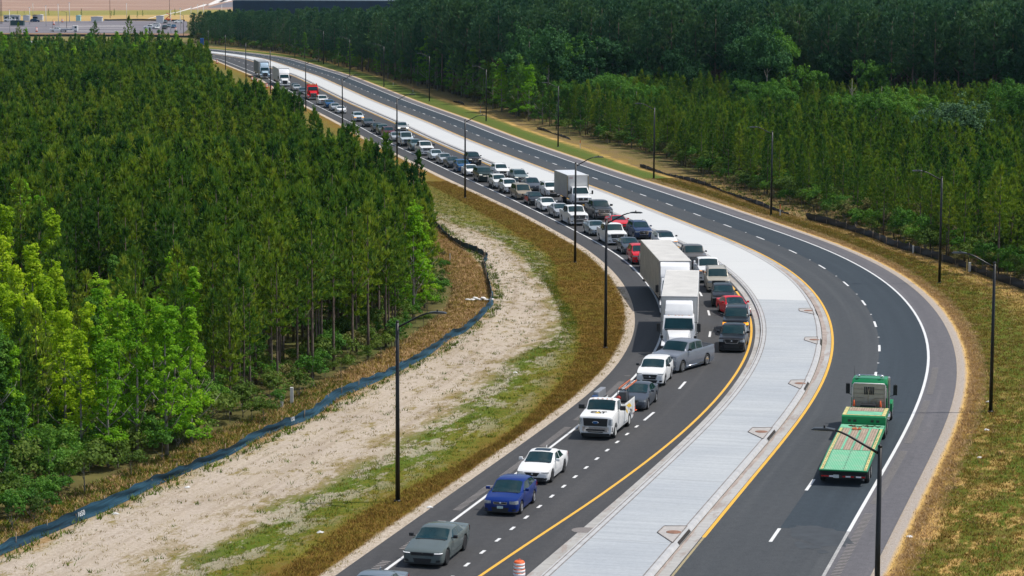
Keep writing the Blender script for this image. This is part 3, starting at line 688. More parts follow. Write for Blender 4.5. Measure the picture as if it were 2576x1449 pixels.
def make_car(kind, pt, opts, name, loc, rz, label, cat, group=None):
    P = dict(TYPES[kind]); P.update(opts.get('dim', {}))
    sec, st, hw, zt, zr = loft_car(P); L, W, H = P['L'], P['W'], P['H']
    root = empty(name, loc, rz, label, cat, group)
    # body skin
    V = []; F = []; mi = []; NP = 9; full = 2*NP-2
    blackroof = opts.get('roofm')
    mats = [pt, BLK, blackroof or pt]
    rings = []
    for x in st:
        s = sec(x); ring = [(-x, y, z) for y, z in s]+[(-x, -y, z) for y, z in s[-2:0:-1]]
        rings.append(len(V)); V += ring
    for i in range(len(st)-1):
        for j in range(full):
            a, b_ = rings[i], rings[i+1]; j2 = (j+1) % full
            F.append((a+j, a+j2, b_+j2, b_+j)); jj = j if j < NP-1 else full-1-j
            m_ = 0
            xm = (st[i]+st[i+1])/2
            if jj == 0: m_ = 1
            if jj == 1 and opts.get('clad'): m_ = 1
            if jj >= 6 and P['xr0']-.05 < xm < P['xr1']+.05: m_ = 2
            if P.get('bed') and P['bed'][0] < xm < P['bed'][1] and jj >= 6: m_ = 1
            mi.append(m_)
    me = bpy.data.meshes.new('body'); me.from_pydata(V, [], [list(f) for f in F]+[list(range(full)), list(range(rings[-1]+full-1, rings[-1]-1, -1))])
    for m in mats: me.materials.append(m)
    me.polygons.foreach_set('material_index', mi+[0, 0]); me.polygons.foreach_set('use_smooth', [True]*len(me.polygons))
    bm_ = bmesh.new(); bm_.from_mesh(me); bmesh.ops.recalc_face_normals(bm_, faces=bm_.faces); bm_.to_mesh(me); bm_.free()
    me.set_sharp_from_angle(angle=R(38)); link('body', me, root)
    # underbody
    bm = MB(); bm.box(-L+.25, -.2, -W*.38, W*.38, .16, .42); bm.build('underbody', BLK, root)
    # windscreen, rear window
    gl = opts.get('glass', GLASS); xc, xr0, xr1, xd = P['xc'], P['xr0'], P['xr1'], P['xd']
    def panel(nm, x0, x1, y, m, off):
        rows = []
        xs = np.linspace(x0, x1, 6)
        for x in xs:
            row = []
            for yf in np.linspace(-y, y, 9):
                p = top_at(sec, x, yf); p.z += off; p.x += off*.8 if x < (xr0+xr1)/2 else -off*.8; row.append(p)
            rows.append(row)
        return grid_mesh(nm, rows, m, root)
    panel('windshield', xc+.05, xr0+.0, .94, gl, .012)
    bm = MB(); bm.box(-xc-.045, -xc+.03, -hw(xc)*.74, hw(xc)*.74, zt(xc)+.015, zt(xc)+.055, .01); bm.build('wiper_cowl', BLK, root)
    panel('rear_window', xr1+.05, xd-.05, .86, GLASSD, .012)
    if opts.get('chin', 1): front_patch(root, 'chin_trim', P, [(-.95, P.get('clr', .20)+.0), (.95, P.get('clr', .20)+.0), (.96, P.get('clr', .20)+.07), (-.96, P.get('clr', .20)+.07)], BLK, .012, rows=1, n=12)
    if opts.get('sunroof'): panel('sunroof', xr0+.16, xr0+.75, .62, GLASSD, .010)
    # side windows
    xB = opts.get('xB', xc+ (xd-xc)*.50 if kind != 'pickup' else (xr0+xr1)/2)
    if kind in ('pickup', 'midpickup'): wins = [(xc+.32, xB-.05, 0), (xB+.05, xr1-.02, 1)]
    elif kind == 'coupe': wins = [(xc+.42, xr1+.05, 0), (xr1+.12, xr1+.62, 2)]
    elif kind in ('sedan', 'muscle', 'hatch'): wins = [(xc+.36, xB-.04, 0), (xB+.05, xr1+.22, 2)]
    else: wins = [(xc+.30, xB-.04, 0), (xB+.05, xB+.95, 1), (xB+1.05, xr1+.12, 2)]
    if opts.get('cab1'): wins = [(xc+.32, xr1-.05, 0)]
    for sg in (1, -1):
        for a, b_, typ in wins:
            rows = []
            for t in np.linspace(0, 1, 4):
                q = .06+.84*t; row = []
                for s_ in np.linspace(0, 1, 6):
                    aa = a+((xr0+.10-a)*t if typ == 0 else 0); bb = b_-((b_-(xr1-.12))*t*.8 if typ == 2 and b_ > xr1-.12 else 0)
                    x = aa+(bb-aa)*s_; p = surf_up(sec, x, q); row.append((p[0], sg*(p[1]+.008), p[2]+.002))
                rows.append(row)
            grid_mesh('side_window', rows, gl, root)
        # doors: skin panels set a few mm proud so that a real seam shows
        dr = [(xc+.12, xB-.012), (xB+.012, min(P['xf']+P['wb']-P['r']-.02, xr1+.15) if kind not in ('pickup',) else xr1+.1)]
        if kind == 'coupe': dr = [(xc+.15, xr1+.05)]
        if opts.get('cab1'): dr = [(xc+.12, xr1-.02)]
        for a, b_ in dr:
            a = max(a, P['xf']+P['r']+.09); b_ = min(b_, P['xf']+P['wb']-P['r']-.09) if kind not in ('suv', 'bigsuv', 'minivan', 'sedan', 'muscle', 'hatch') else b_
            rows = []
            for x in np.linspace(a, b_, 6):
                s = sec(x); rows.append([(-x, sg*(s[j][0]+.007), s[j][1]) for j in (2, 3, 4)]+[(-x, sg*(s[5][0]+.006), s[5][1]-.012)])
            if opts.get('door', 1):
                d = grid_mesh('door', rows, opts.get('doorm', pt), root)
                bm = MB(); s = sec(b_-.2); bm.box(-b_+.10, -b_+.28, sg*(s[4][0]+.004)-.018, sg*(s[4][0]+.004)+.018, s[4][1]-.02, s[4][1]+.008, .006)
                bm.build('door_handle', opts.get('handlem', pt if not opts.get('clad') else BLK), d)
        # wing mirror
        bm = MB(); y = hw(xc+.5)*.93; z = zt(xc+.5)+.10; ms = opts.get('mirror', 1.0)
        bm.box(-xc-.52, -xc-.36, sg*(y+.17*ms)-.10*ms, sg*(y+.17*ms)+.10*ms, z-.06*ms, z+.09*ms, .03); bm.box(-xc-.46, -xc-.41, sg*(y+.04)-.06, sg*(y+.04)+.06, z-.05, z-.015)
        bm.build('mirror', opts.get('mirrorm', pt), root, 40)
    # front
    h = P['hl']; g = P['gr']; lo = P['lo']; gm = opts.get('grille', BLK); zn = P['zt'][0][1]
    lamp = opts.get('lamp', LAMP); sl = opts.get('slant', .03)
    for sg in (1, -1):
        front_patch(root, 'headlight', P, [(sg*h[0], h[2]+sl), (sg*h[1], h[2]), (sg*h[1], h[3]), (sg*h[0], h[3]-sl*.5)], lamp if not (opts.get('onelit') and sg < 0) else LAMP, .014)
        if opts.get('drl'): front_patch(root, 'running_light', P, [(sg*h[0], h[3]-.035), (sg*h[1], h[3]-.02), (sg*h[1], h[3]+.015), (sg*h[0], h[3]-.0)], opts['drl'], .022, rows=1)
        if opts.get('fog', 1): front_patch(root, 'fog_light', P, [(sg*.66, lo[1]+.03), (sg*.86, lo[1]+.05), (sg*.88, lo[1]+.15), (sg*.70, lo[1]+.14)], opts.get('fogm', BLK), .013, rows=1)
        front_patch(root, 'tail_light', P, [(sg*.62, zt(L-.3)-.30), (sg*.97, zt(L-.3)-.32), (sg*.97, zt(L-.3)-.08), (sg*.66, zt(L-.3)-.10)], RED, .014, rear=True)
    gw = g[0]
    tp = opts.get('gtaper', .85)
    if opts.get('chrome', 1): front_patch(root, 'grille_surround', P, [(-gw*tp-.04, g[1]-.035), (gw*tp+.04, g[1]-.035), (gw+.05, g[2]+.03), (-gw-.05, g[2]+.03)], opts.get('chromem', CHR), .010)
    gr = front_patch(root, 'grille', P, [(-gw*tp, g[1]), (gw*tp, g[1]), (gw, g[2]), (-gw, g[2])], gm, .018)
    for k in range(opts.get('bars', 1)):
        z = g[1]+(g[2]-g[1])*(k+1)/(opts.get('bars', 1)+1); front_patch(gr, 'grille_bar', P, [(-gw*.9, z-.012), (gw*.9, z-.012), (gw*.9, z+.012), (-gw*.9, z+.012)], opts.get('barm', CHR), .026, rows=1)
    bm = MB(); bm.lathe([(.02, .03), (.055, .02), (.06, 0)], 12, 'x', (0.005, 0, (g[1]+g[2])/2)); bm.build('badge', opts.get('badgem', CHR), gr)
    front_patch(root, 'lower_intake', P, [(-lo[0]*.85, lo[1]-.02), (lo[0]*.85, lo[1]-.02), (lo[0], lo[2]), (-lo[0], lo[2])], BLK, .011)
    if opts.get('bumper'):
        b0, b1 = opts.get('bz', (.48, .72)); bu = front_patch(root, 'bumper', P, [(-.97, b0), (.97, b0), (.97, b1), (-.97, b1)], opts['bumper'], .045)
        front_patch(bu, 'bumper_slot', P, [(-.55, b0+.05), (.55, b0+.05), (.55, b0+.14), (-.55, b0+.14)], BLK, .055, rows=1)
    if opts.get('plate'): front_patch(root, 'license_plate', P, [(-.17, lo[1]+.14), (.17, lo[1]+.14), (.17, lo[1]+.27), (-.17, lo[1]+.27)], opts['plate'], .03, rows=1)
    front_patch(root, 'license_plate', P, [(-.17, .62), (.17, .62), (.17, .76), (-.17, .76)], PLATE, .02, rear=True, rows=1)
    if opts.get('rails'):
        for sg in (1, -1):
            bm = MB(); xs = np.linspace(xr0+.15, xr1-.05, 7); bm.tube([(-x, sg*(P['wr']*W/2*.90), zr(x)+ (.05 if 0 < i < 6 else -.01)) for i, x in enumerate(xs)], .02, 6)
            bm.build('roof_rail', opts['rails'], root)
    if opts.get('spoiler'):
        bm = MB(); z = zt(L-.2); bm.box(-L+.02, -L+.24, -W*.40, W*.40, z+.10, z+.13, .01); bm.box(-L+.08, -L+.16, -W*.34, -W*.31, z-.02, z+.11); bm.box(-L+.08, -L+.16, W*.31, W*.34, z-.02, z+.11); bm.build('spoiler', opts['spoiler'], root)
    if opts.get('cover') and P.get('bed'):
        b = P['bed']; bm = MB(); bm.box(-b[1]-.02, -b[0]+.02, -hw(b[0]+.5)*.885, hw(b[0]+.5)*.885, zt(b[0]+.5)-.03, zt(b[0]+.5)+.018, .008); bm.build('bed_cover', BLK, root)
    if opts.get('steps'):
        for sg in (1, -1):
            bm = MB(); bm.tube([(-P['xf']-P['r']-.15, sg*(W/2-.04), .33), (-P['xf']-P['wb']+P['r']+.15, sg*(W/2-.04), .33)], .05, 6); bm.build('side_step', opts['steps'], root)
    if opts.get('antenna'):
        bm = MB(); bm.tube([(-xr1+.1, 0, H-.04), (-xr1-.02, 0, H+.10)], .035, 5, .005); bm.build('antenna', pt, root)
    if opts.get('racing'):
        for sg in (1, -1): panel('hood_vent', xc-.62, xc-.28, .12, GREY, .010)
    for ax in (P['xf'], P['xf']+P['wb']):
        for sg in (1, -1): wheel(root, -ax, sg*(W/2-.125), P['r'], .235, opts.get('rim', 'alu'))
    return root, P, sec
def on_road(px, py, back=0.0, turn=0.0, toward=True):
    p = G(px, py); s, o = s_off(p); h = heading(s)
    if toward: h += math.pi
    return p, h+R(turn)
# ------------------------------------------------------------------ the queue of cars on the left carriageway
WHT = paint('white', (.80, .80, .79)); SLV = paint('silver', (.50, .52, .54), .55, .3); GUN = paint('gunmetal', (.085, .10, .125), .5, .3); BK = paint('black', (.014, .016, .020))
DGR = paint('dark_grey', (.055, .063, .072), .4); CHG = paint('grey_green', (.125, .155, .155), .1, .25); BLU = paint('royal_blue', (.002, .028, .20), .1); NAV = paint('navy', (.022, .050, .13), .4)
REDP = paint('red', (.62, .012, .022)); MAR = paint('maroon', (.12, .012, .022), .3); GLD = paint('gold', (.40, .34, .25), .5, .32); TANP = paint('champagne', (.52, .48, .40), .4, .32)
SBL = paint('steel_blue', (.30, .37, .42), .5, .3); TEAL = paint('grey_teal', (.17, .225, .235), .4); DGN = paint('dark_green', (.025, .045, .040), .3); BLG = paint('ice_silver', (.58, .64, .68), .4, .3)
GRP = paint('warm_grey', (.16, .15, .145), .4); BLUC = paint('blue', (.012, .10, .26), .4); PWH = paint('pearl', (.72, .72, .70))
PAGE = mat('plate_white_blue', (.55, .68, .66), .5, var=.3, scale=30)
CARS = [
 # kind, paint, front-bottom pixel, turn, options, name, label, category
 ('muscle', CHG, (1062, 1419), 0, dict(rim='blk', grille=BLK, chrome=0, bars=2, barm=BLK, lamp=GREY, drl=mat('led_strip', (.9, .92, .95), .3, emis=(1, 1, 1), es=.8), mirrorm=BLK, badgem=BLK, spoiler=None, gtaper=.95, glass=GLASS, fog=1, slant=.01), 'sedan_car', 'grey-green sedan with full-width black grille and black wheels, nearest whole car', 'car'),
 ('hatch', BLU, (1258, 1289), 0, dict(plate=PAGE, chrome=1, gtaper=.9, bars=0), 'hatchback_car', 'royal blue hatchback with a pale front plate between the grey-green and white sedans', 'car'),
 ('sedan', WHT, (1338, 1210), 0, dict(sunroof=1, rim='blk', chrome=0, bars=0, antenna=1, gtaper=.6, fogm=BLK, dim=dict(gr=(.46, .46, .66), hl=(.54, .95, .62, .70))), 'sedan_car', 'white sedan with dark sunroof and shark fin driving behind the blue hatchback', 'car'),
 ('sedan', GUN, (1588, 1027), 0, dict(bars=2, gtaper=.85, fog=0), 'sedan_car', 'slate blue sedan with chrome grille bar directly behind the service truck', 'car'),
 ('suv', WHT, (1634, 966), 0, dict(bars=1, barm=SILV, dim=dict(gr=(.50, .52, .80), hl=(.56, .95, .82, .90), H=1.64), fogm=BLK, mirrorm=BLK, gtaper=.8, chromem=SILV, handlem=WHT), 'suv_car', 'white crossover beside the nose of the silver pickup cutting in', 'suv'),
 ('midpickup', BK, (1840, 881), 0, dict(bars=0, chrome=1, gtaper=.75, mirror=1.15, badgem=CHR), 'pickup_truck', 'black pickup with chrome-ringed grille, first in the lane beside the lorries', 'pickup'),
 ('bigsuv', BK, (1850, 838), 0, dict(lamp=AMB, bars=1, chrome=0, rails=SILV, barm=SILV, gtaper=.95), 'suv_car', 'black suv with square amber lights behind the black pickup', 'suv'),
 ('sedan', REDP, (1862, 794), 13, dict(bars=1, chrome=0, gtaper=.8, drl=WLIT), 'sedan_car', 'bright red sedan angled towards the median behind the suv with amber lights', 'car'),
 ('suv', BK, (1820, 768), 0, dict(dim=dict(L=4.3, H=1.64), bars=1, slant=.06, chromem=SILV, fog=0), 'suv_car', 'small rounded black suv in front of the beige suv', 'suv'),
 ('bigsuv', TANP, (1808, 731), 0, dict(bars=1, rails=GREY, chrome=1, gtaper=1.0, bumper=TANP), 'suv_car', 'beige full-size suv beside the trailer front corner', 'suv'),
 ('pickup', WHT, (1786, 707), 0, dict(drl=AMB, grille=BLK, bars=2, mirror=1.2, handlem=BLK), 'pickup_truck', 'white pickup with amber light just behind the beige suv', 'pickup'),
 ('pickup', GRP, (1752, 672), 0, dict(bars=2, dim=dict(L=5.6), cover=1, bumper=GRP), 'pickup_truck', 'dark brown-grey pickup partly hidden behind the rear trailer', 'pickup'),
 ('suv', WHT, (1687, 624), 0, dict(roofm=BK, drl=AMB, chrome=0, dim=dict(H=1.6), mirrorm=BK), 'suv_car', 'white crossover with a black roof behind the rear trailer', 'suv'),
 ('suv', NAV, (1620, 598), 0, dict(rails=BLK, bars=1, plate=None, fog=1), 'suv_car', 'navy blue suv with roof rails ahead of the red coupe', 'suv'),
 ('coupe', REDP, (1566, 575), 0, dict(chrome=0, bars=0), 'coupe_car', 'low red coupe between the grey pickup and the navy suv', 'car'),
 ('pickup', DGR, (1520, 549), 0, dict(bumper=CHR, bars=2, mirror=1.5, dim=dict(H=1.98), barm=CHR, chrome=1), 'pickup_truck', 'dark grey pickup with chrome grille following the white box truck', 'pickup'),
 ('suv', WHT, (1393, 492), 0, dict(rails=SILV, bars=1, fogm=BLK), 'suv_car', 'white suv half hidden behind the box truck', 'suv'),
 ('sedan', GUN, (1342, 478), 0, dict(dim=dict(H=1.55, W=1.9), bars=0, chrome=0, grille=GUN, gtaper=.9), 'sedan_car', 'dark blue-grey car without grille chrome behind the half-hidden white suv', 'car'),
 ('suv', TEAL, (1313, 459), 0, dict(bars=0, rails=BLK, drl=WLIT), 'suv_car', 'grey-teal suv in the median lane beside the gold minivan', 'suv'),
 ('suv', WHT, (1266, 443), 0, dict(rails=SILV, bars=0, chrome=1, grille=BLK), 'suv_car', 'white suv with dark grille in the median lane, ahead of the black suv', 'suv'),
 ('suv', BK, (1196, 412.5), 0, dict(lamp=LAMP, drl=WLIT, bars=1, bumper=None, plate=SILV, dim=dict(H=1.72)), 'suv_car', 'black suv with lit lamps alone in the median lane', 'suv'),
 ('suv', paint('silver_suv', (.42, .44, .45), .5, .3), (1014.5, 331), 0, dict(lamp=WLIT, bars=1), 'suv_car', 'silver suv with headlights on, last in the median lane', 'suv'),
 ('suv', REDP, (1616, 661), 0, dict(rim='alu', bars=1), 'suv_car', 'dull red suv mostly hidden by the rear trailer', 'suv'),
 ('sedan', GUN, (1577, 636), 0, dict(plate=PLATE, bars=2, fog=1), 'sedan_car', 'dark grey sedan with front plate ahead of the white pickup near the lamp post', 'car'),
 ('pickup', WHT, (1547, 613), 0, dict(bars=1, grille=BLK, bumper=WHT, bz=(.5, .74), mirrorm=BLK), 'pickup_truck', 'white pickup behind the lamp post whose arm crosses the red coupe', 'pickup'),
 ('coupe', paint('mist_silver', (.36, .42, .46), .5, .3), (1494, 590), 0, dict(spoiler=WHT, bars=0, chrome=0, dim=dict(H=1.40)), 'coupe_car', 'silver-blue coupe with white rear spoiler beside the dark grey pickup', 'car'),
 ('pickup', WHT, (1440, 564), 0, dict(bars=3, bumper=CHR, lamp=LAMP, mirror=1.2, mirrorm=BLK, onelit=1), 'pickup_truck', 'white pickup with chrome bumper by the third lamp post', 'pickup'),
 ('sedan', SLV, (1387, 545), 0, dict(bars=1, fog=0), 'sedan_car', 'silver sedan close behind the white pickup with chrome bumper', 'car'),
 ('sedan', WHT, (1366, 529), 0, dict(bars=1, fog=0), 'sedan_car', 'white sedan between the silver sedan and the black and red car', 'car'),
 ('sedan', BK, (1339, 514), 0, dict(doorm=REDP, chrome=1, bars=1, barm=CHR, grille=BLK, lamp=LAMP, onelit=1), 'sedan_car', 'black car with red doors in front of the gold minivan', 'car'),
 ('minivan', GLD, (1297, 499.5), 0, dict(bars=1, fog=0), 'minivan_car', 'gold minivan in the outer lane of the queue', 'minivan'),
 ('suv', WHT, (1271, 484), 0, dict(bars=1, clad=1), 'suv_car', 'white suv with dark sills directly behind the gold minivan', 'suv'),
 ('suv', PWH, (1239, 472), 0, dict(bars=0, grille=BLK, chromem=SILV, clad=1, rails=SILV), 'suv_car', 'white suv with wide dark grille following the dark green suv', 'suv'),
 ('bigsuv', DGN, (1206, 455.5), 0, dict(dim=dict(L=4.8, H=1.80), drl=WLIT, chrome=0, bars=1, barm=WLIT), 'suv_car', 'boxy dark green suv with white light bar behind the lamp post', 'suv'),
 ('sedan', WHT, (1181, 441), 0, dict(bars=1), 'sedan_car', 'white sedan crossed by a lamp post, beside the black suv', 'car'),
 ('suv', BLUC, (1150, 431), 0, dict(dim=dict(L=4.3, H=1.62), bars=1, fog=0), 'suv_car', 'blue compact suv behind the white sedan crossed by a lamp post', 'suv'),
 ('sedan', DGR, (1127, 420), 0, dict(bars=1, fog=0), 'sedan_car', 'charcoal sedan between the blue compact suv and a silver sedan', 'car'),
 ('sedan', SLV, (1101, 411), 0, dict(bars=1, fog=0), 'sedan_car', 'silver sedan with rounded nose behind the charcoal sedan', 'car'),
 ('sedan', BLG, (1078, 401), 0, dict(bars=2, lo=None), 'sedan_car', 'ice blue sedan following the tall white pickup', 'car'),
 ('pickup', WHT, (1065, 388.5), 0, dict(bars=2, mirror=1.6, mirrorm=BLK, dim=dict(H=2.0)), 'pickup_truck', 'tall white pickup with black towing mirrors', 'pickup'),
 ('suv', TEAL, (1045, 377), 0, dict(bars=1), 'suv_car', 'grey-green suv hidden behind the tall white pickup', 'suv'),
 ('pickup', BLG, (1018, 366), 0, dict(bumper=CHR, bars=2, mirror=1.5, dim=dict(H=2.15, r=.46, clr=.40)), 'pickup_truck', 'lifted silver pickup with big chrome bumper beside a lamp post', 'pickup'),
 ('sedan', SLV, (992, 354), 0, dict(bars=1), 'sedan_car', 'pale silver car partly behind the lamp post and lifted pickup', 'car'),
 ('suv', MAR, (976, 344), 0, dict(bars=1, barm=CHR, rails=SILV, lamp=LAMP, bumper=SILV, bz=(.42, .5)), 'suv_car', 'maroon suv with silver bumper strip', 'suv'),
 ('suv', paint('olive_grey', (.12, .15, .13), .3), (955, 337), 0, dict(bars=1), 'suv_car', 'olive grey suv behind the maroon suv', 'suv'),
 ('sedan', BK, (940, 330), 0, dict(bars=0, chrome=0), 'sedan_car', 'black sedan between the olive grey suv and a charcoal sedan', 'car'),
 ('sedan', DGR, (925, 317.5), 0, dict(bars=0, chrome=0, mirrorm=BK), 'sedan_car', 'charcoal sedan right behind the suv with orange lights', 'car'),
 ('suv', BLG, (902, 304), 0, dict(lamp=AMB, bars=1, chrome=0), 'suv_car', 'silver suv with glowing orange headlights', 'suv'),
 ('hatch', WHT, (857.5, 283.5), 0, dict(dim=dict(H=1.38), slant=.05, chrome=0, bars=0, fog=0), 'hatchback_car', 'small white rounded car behind the silver suv with orange lights', 'car'),
 ('sedan', SLV, (836, 277), 0, dict(bars=0), 'sedan_car', 'silver sedan behind the small white rounded car', 'car'),
 ('suv', BLUC, (820.5, 270), 0, dict(dim=dict(H=1.62), bars=0, chrome=0, grille=BLUC), 'suv_car', 'deep blue suv two cars ahead of the red truck', 'suv'),
 ('bigsuv', WHT, (804, 262), 0, dict(grille=MAR, bars=1, bumper=WHT), 'suv_car', 'white suv with reddish grille just ahead of the red truck', 'suv'),
 ('sedan', GUN, (746, 235.5), 0, dict(bars=1), 'sedan_car', 'dark sedan close behind the red truck', 'car'),
 ('sedan', SLV, (742, 227.5), 0, dict(bars=0), 'sedan_car', 'silver car behind the dark sedan, mostly hidden', 'car'),
 ('hatch', GUN, (724.5, 225), 0, dict(bars=0), 'hatchback_car', 'slate hatchback in front of the white lorry far up the queue', 'car'),
 ('sedan', SLV, (677.5, 204.5), 0, dict(lamp=AMBER, bars=0), 'sedan_car', 'little silver car between the two far lorries', 'car'),
]
for kind, pt, (px, py), turn, op, nm, lab, cat in CARS:
    op = {k: v for k, v in op.items() if v is not None}
    p = G(px, py, .20); s_, o_ = s_off(p); h = heading(s_)+math.pi+R(turn)
    if s_ > S_Y(240):   # keep it between its lane lines
        mid = (o_LW(s_)+o_YL(s_))/2; cen = (o_LW(s_)+mid)/2 if o_ < mid-.2 else (mid+o_YL(s_))/2
        o_ = min(max(o_, cen-.30), cen+.35)
    make_car(kind, pt, op, nm, ref(s_, o_), h, lab, cat, 'vehicles queuing on the left carriageway')
# nearest car, only its roof in the frame
rp = G(943, 1442, 1.43); s, o = s_off(rp); h = heading(s)+math.pi
make_car('sedan', paint('blue_grey', (.20, .25, .30), .4), dict(chrome=0, bars=0, antenna=1), 'sedan_car', (rp.x+math.cos(h)*2.5, rp.y+math.sin(h)*2.5, 0), h, 'blue-grey sedan at the bottom edge, only its roof in view', 'car', 'vehicles queuing on the left carriageway')
# silver pickup turning across in front of the lorry
A = G(1714.5, 936.5); B = G(1776.9, 918.5); d = (A-B); h = math.atan2(d.y, d.x)
side = Vector((-math.sin(h), math.cos(h), 0)); TYPES['pickup']['wb'] = 3.65
c = A - side*.90*(1 if side.dot(Vector((1, -1, 0))) > 0 else -1)
fr = c + Vector((math.cos(h), math.sin(h), 0))*.98
make_car('pickup', paint('cool_silver', (.23, .255, .30), .55, .3), dict(bars=2, chromem=GREY, cover=1, steps=CHR, bumper=SILV, bz=(.44, .62), rim='chr', mirrorm=BLK, fogm=CHR, lamp=LAMP), 'pickup_truck', (fr.x, fr.y, 0), h, 'silver crew-cab pickup cutting across in front of the white lorry', 'pickup', 'vehicles queuing on the left carriageway')
# white van glimpsed beside the rear trailer
A = G(1613.6, 684); s, o = s_off(A); h = heading(s)+math.pi
P_ = Vector((A.x, A.y, 0))+Vector((math.cos(h), math.sin(h), 0))*.98+Vector((math.sin(h), -math.cos(h), 0))*(-.9 if False else .9)*-1
make_car('bigsuv', WHT, dict(dim=dict(H=2.0), bars=0, fog=0), 'van_car', ref(s_off(P_)[0], o+1.15, 0), h, 'white van, only its side showing behind the rear trailer', 'van', 'vehicles queuing on the left carriageway')

# ------------------------------------------------------------------ service truck with crane body and ladder
p, h = on_road(1497.5, 1107)
root, P, sec = make_car('pickup', WHT, dict(dim=dict(L=6.3, H=2.12, r=.41, wb=3.95, clr=.34, zt=[(0, 1.24), (.04, 1.34), (.16, 1.38), (1.45, 1.52), (2.6, 1.48), (3.15, 1.48), (3.3, .70), (6.25, .70), (6.3, .66)], xc=1.4, xr0=1.95, xr1=2.85, xd=3.08, bed=None, hl=(.76, .97, .88, 1.26), gr=(.72, .82, 1.28), lo=(.5, .46, .56)),
    cab1=1, bars=1, barm=BLK, chrome=0, gtaper=.95, bumper=CHR, bz=(.50, .78), mirror=1.7, mirrorm=BLK, rim='steel', badgem=BLUC, fog=0, lamp=LAMP), 'service_truck', p, h, 'white service truck with black CAT lettering on its hood and equipment on the back', 'service truck')
for o in list(root.children):
    if o.name.split('.')[0] in ('rear_window',): bpy.data.objects.remove(o)
WB = mat('service_body_white', (.78, .78, .76), .45); YEL = mat('yellow_vinyl', (.85, .55, .05), .5, var=.2); YD = mat('sign_black', (.02, .02, .02), .5)
for sg in (1, -1):
    bm = MB(); bm.prism([(-3.35, .55), (-3.35, 1.62), (-6.25, 1.62), (-6.25, .75), (-5.62, .62), (-5.5, .98), (-4.95, 1.1), (-4.45, .98), (-4.3, .55)], sg*.60, sg*1.05, .015)
    b = bm.build('service_body', WB, root)
    bm = MB(); bm.box(-6.24, -3.36, sg*.60-.0, sg*.60+sg*.44, 1.625, 1.645); bm.build('body_top', BLK, b)
    for x0, x1 in ((-4.22, -3.42), (-5.5, -4.36), (-6.18, -5.6)):
        bm = MB(); z0 = .66 if x0 != -5.5 else 1.14; bm.box(x0, x1, min(sg*1.052, sg*1.066), max(sg*1.052, sg*1.066), z0 if z0 > .7 else .70, 1.56, .004); bm.build('locker_door', WB, b)
    bm = MB(); bm.poly([(-5.3, sg*1.071, 1.18), (-4.5, sg*1.071, 1.22), (-3.6, sg*1.071, 1.5), (-4.7, sg*1.071, 1.46)]); bm.poly([(-4.2, sg*1.071, .9), (-3.9, sg*1.071, 1.2), (-3.5, sg*1.071, 1.34), (-3.7, sg*1.071, 1.1)]); bm.build('side_lettering', YEL, b)
bm = MB(); bm.box(-6.2, -3.36, -.60, .60, .72, .80); bm.build('bed_floor', GREY, root)
# hood lettering
def text_mesh(txt, size, m, name='lettering', ext=.002, bold=0.0):
    cu = bpy.data.curves.new('txt', 'FONT'); cu.body = txt; cu.size = size; cu.extrude = ext; cu.offset = bold; cu.align_x = 'CENTER'; cu.align_y = 'CENTER'
    ob = bpy.data.objects.new('txt', cu); me = bpy.data.meshes.new_from_object(ob); me.name = name; me.materials.append(m)
    bpy.data.objects.remove(ob); bpy.data.curves.remove(cu); return me
t = link('lettering', text_mesh('CAT', .46, YD, bold=.028), root)
t.location = (-.78, 0, 1.405); t.rotation_euler = (R(0), R(-5.5), R(90)); t.rotation_euler = Matrix.Rotation(R(90), 3, 'Z').to_euler()
t.matrix_local = Matrix.Translation((-.80, 0, 1.51)) @ Matrix.Rotation(R(6.2), 4, 'Y') @ Matrix.Rotation(R(90), 4, 'Z')
bm = MB(); bm.poly([(-.60, -.17, 1.492), (-.60, .17, 1.492), (-.82, 0, 1.518)]); bm.build('yellow_triangle', YEL, root)
bm = MB(); bm.lathe([(.0, .045), (.13, .045), (.15, .03), (.15, .02)], 18, 'x', (0, 0, 0)); e = bm.build('oval_badge', [CHR], root); e.location = (0.0, 0, 1.03); e.scale = (1, 1.35, .62)
bm = MB(); bm.lathe([(.0, .05), (.10, .05), (.12, .048)], 18, 'x'); e = bm.build('oval_face', [BLUC], root); e.location = (0.0, 0, 1.03); e.scale = (1.02, 1.35, .6)
for k in range(5):
    bm = MB(); bm.box(-2.0, -1.93, (k-2)*.28-.05, (k-2)*.28+.05, 2.12, 2.145, .008); bm.build('marker_light', AMBER, root)
CRN = mat('crane_steel', (.32, .33, .35), .5, .5); ORG = mat('ladder_orange', (.60, .16, .06), .6, var=.2); BLUT = mat('tank_blue', (.02, .07, .20), .5)
g_ = 'equipment on the service truck'
def on_truck(nm, bm, m, lab, cat, sm=None):
    r = empty(nm, p, h, lab, cat, g_); o = bm.build(nm+'_body', m, r, sm); return r
bm = MB(); bm.box(-5.9, -3.9, -1.0, -.66, 1.66, 2.16, .03)
r = empty('tool_box', p, h, 'grey metal box on the offside of the service truck body', 'tool box'); bm.build('box', CRN, r); bm = MB(); bm.box(-3.88, -3.45, -1.0, -.70, 1.66, 1.98, .01); bm.build('blue_front', BLUT, r)
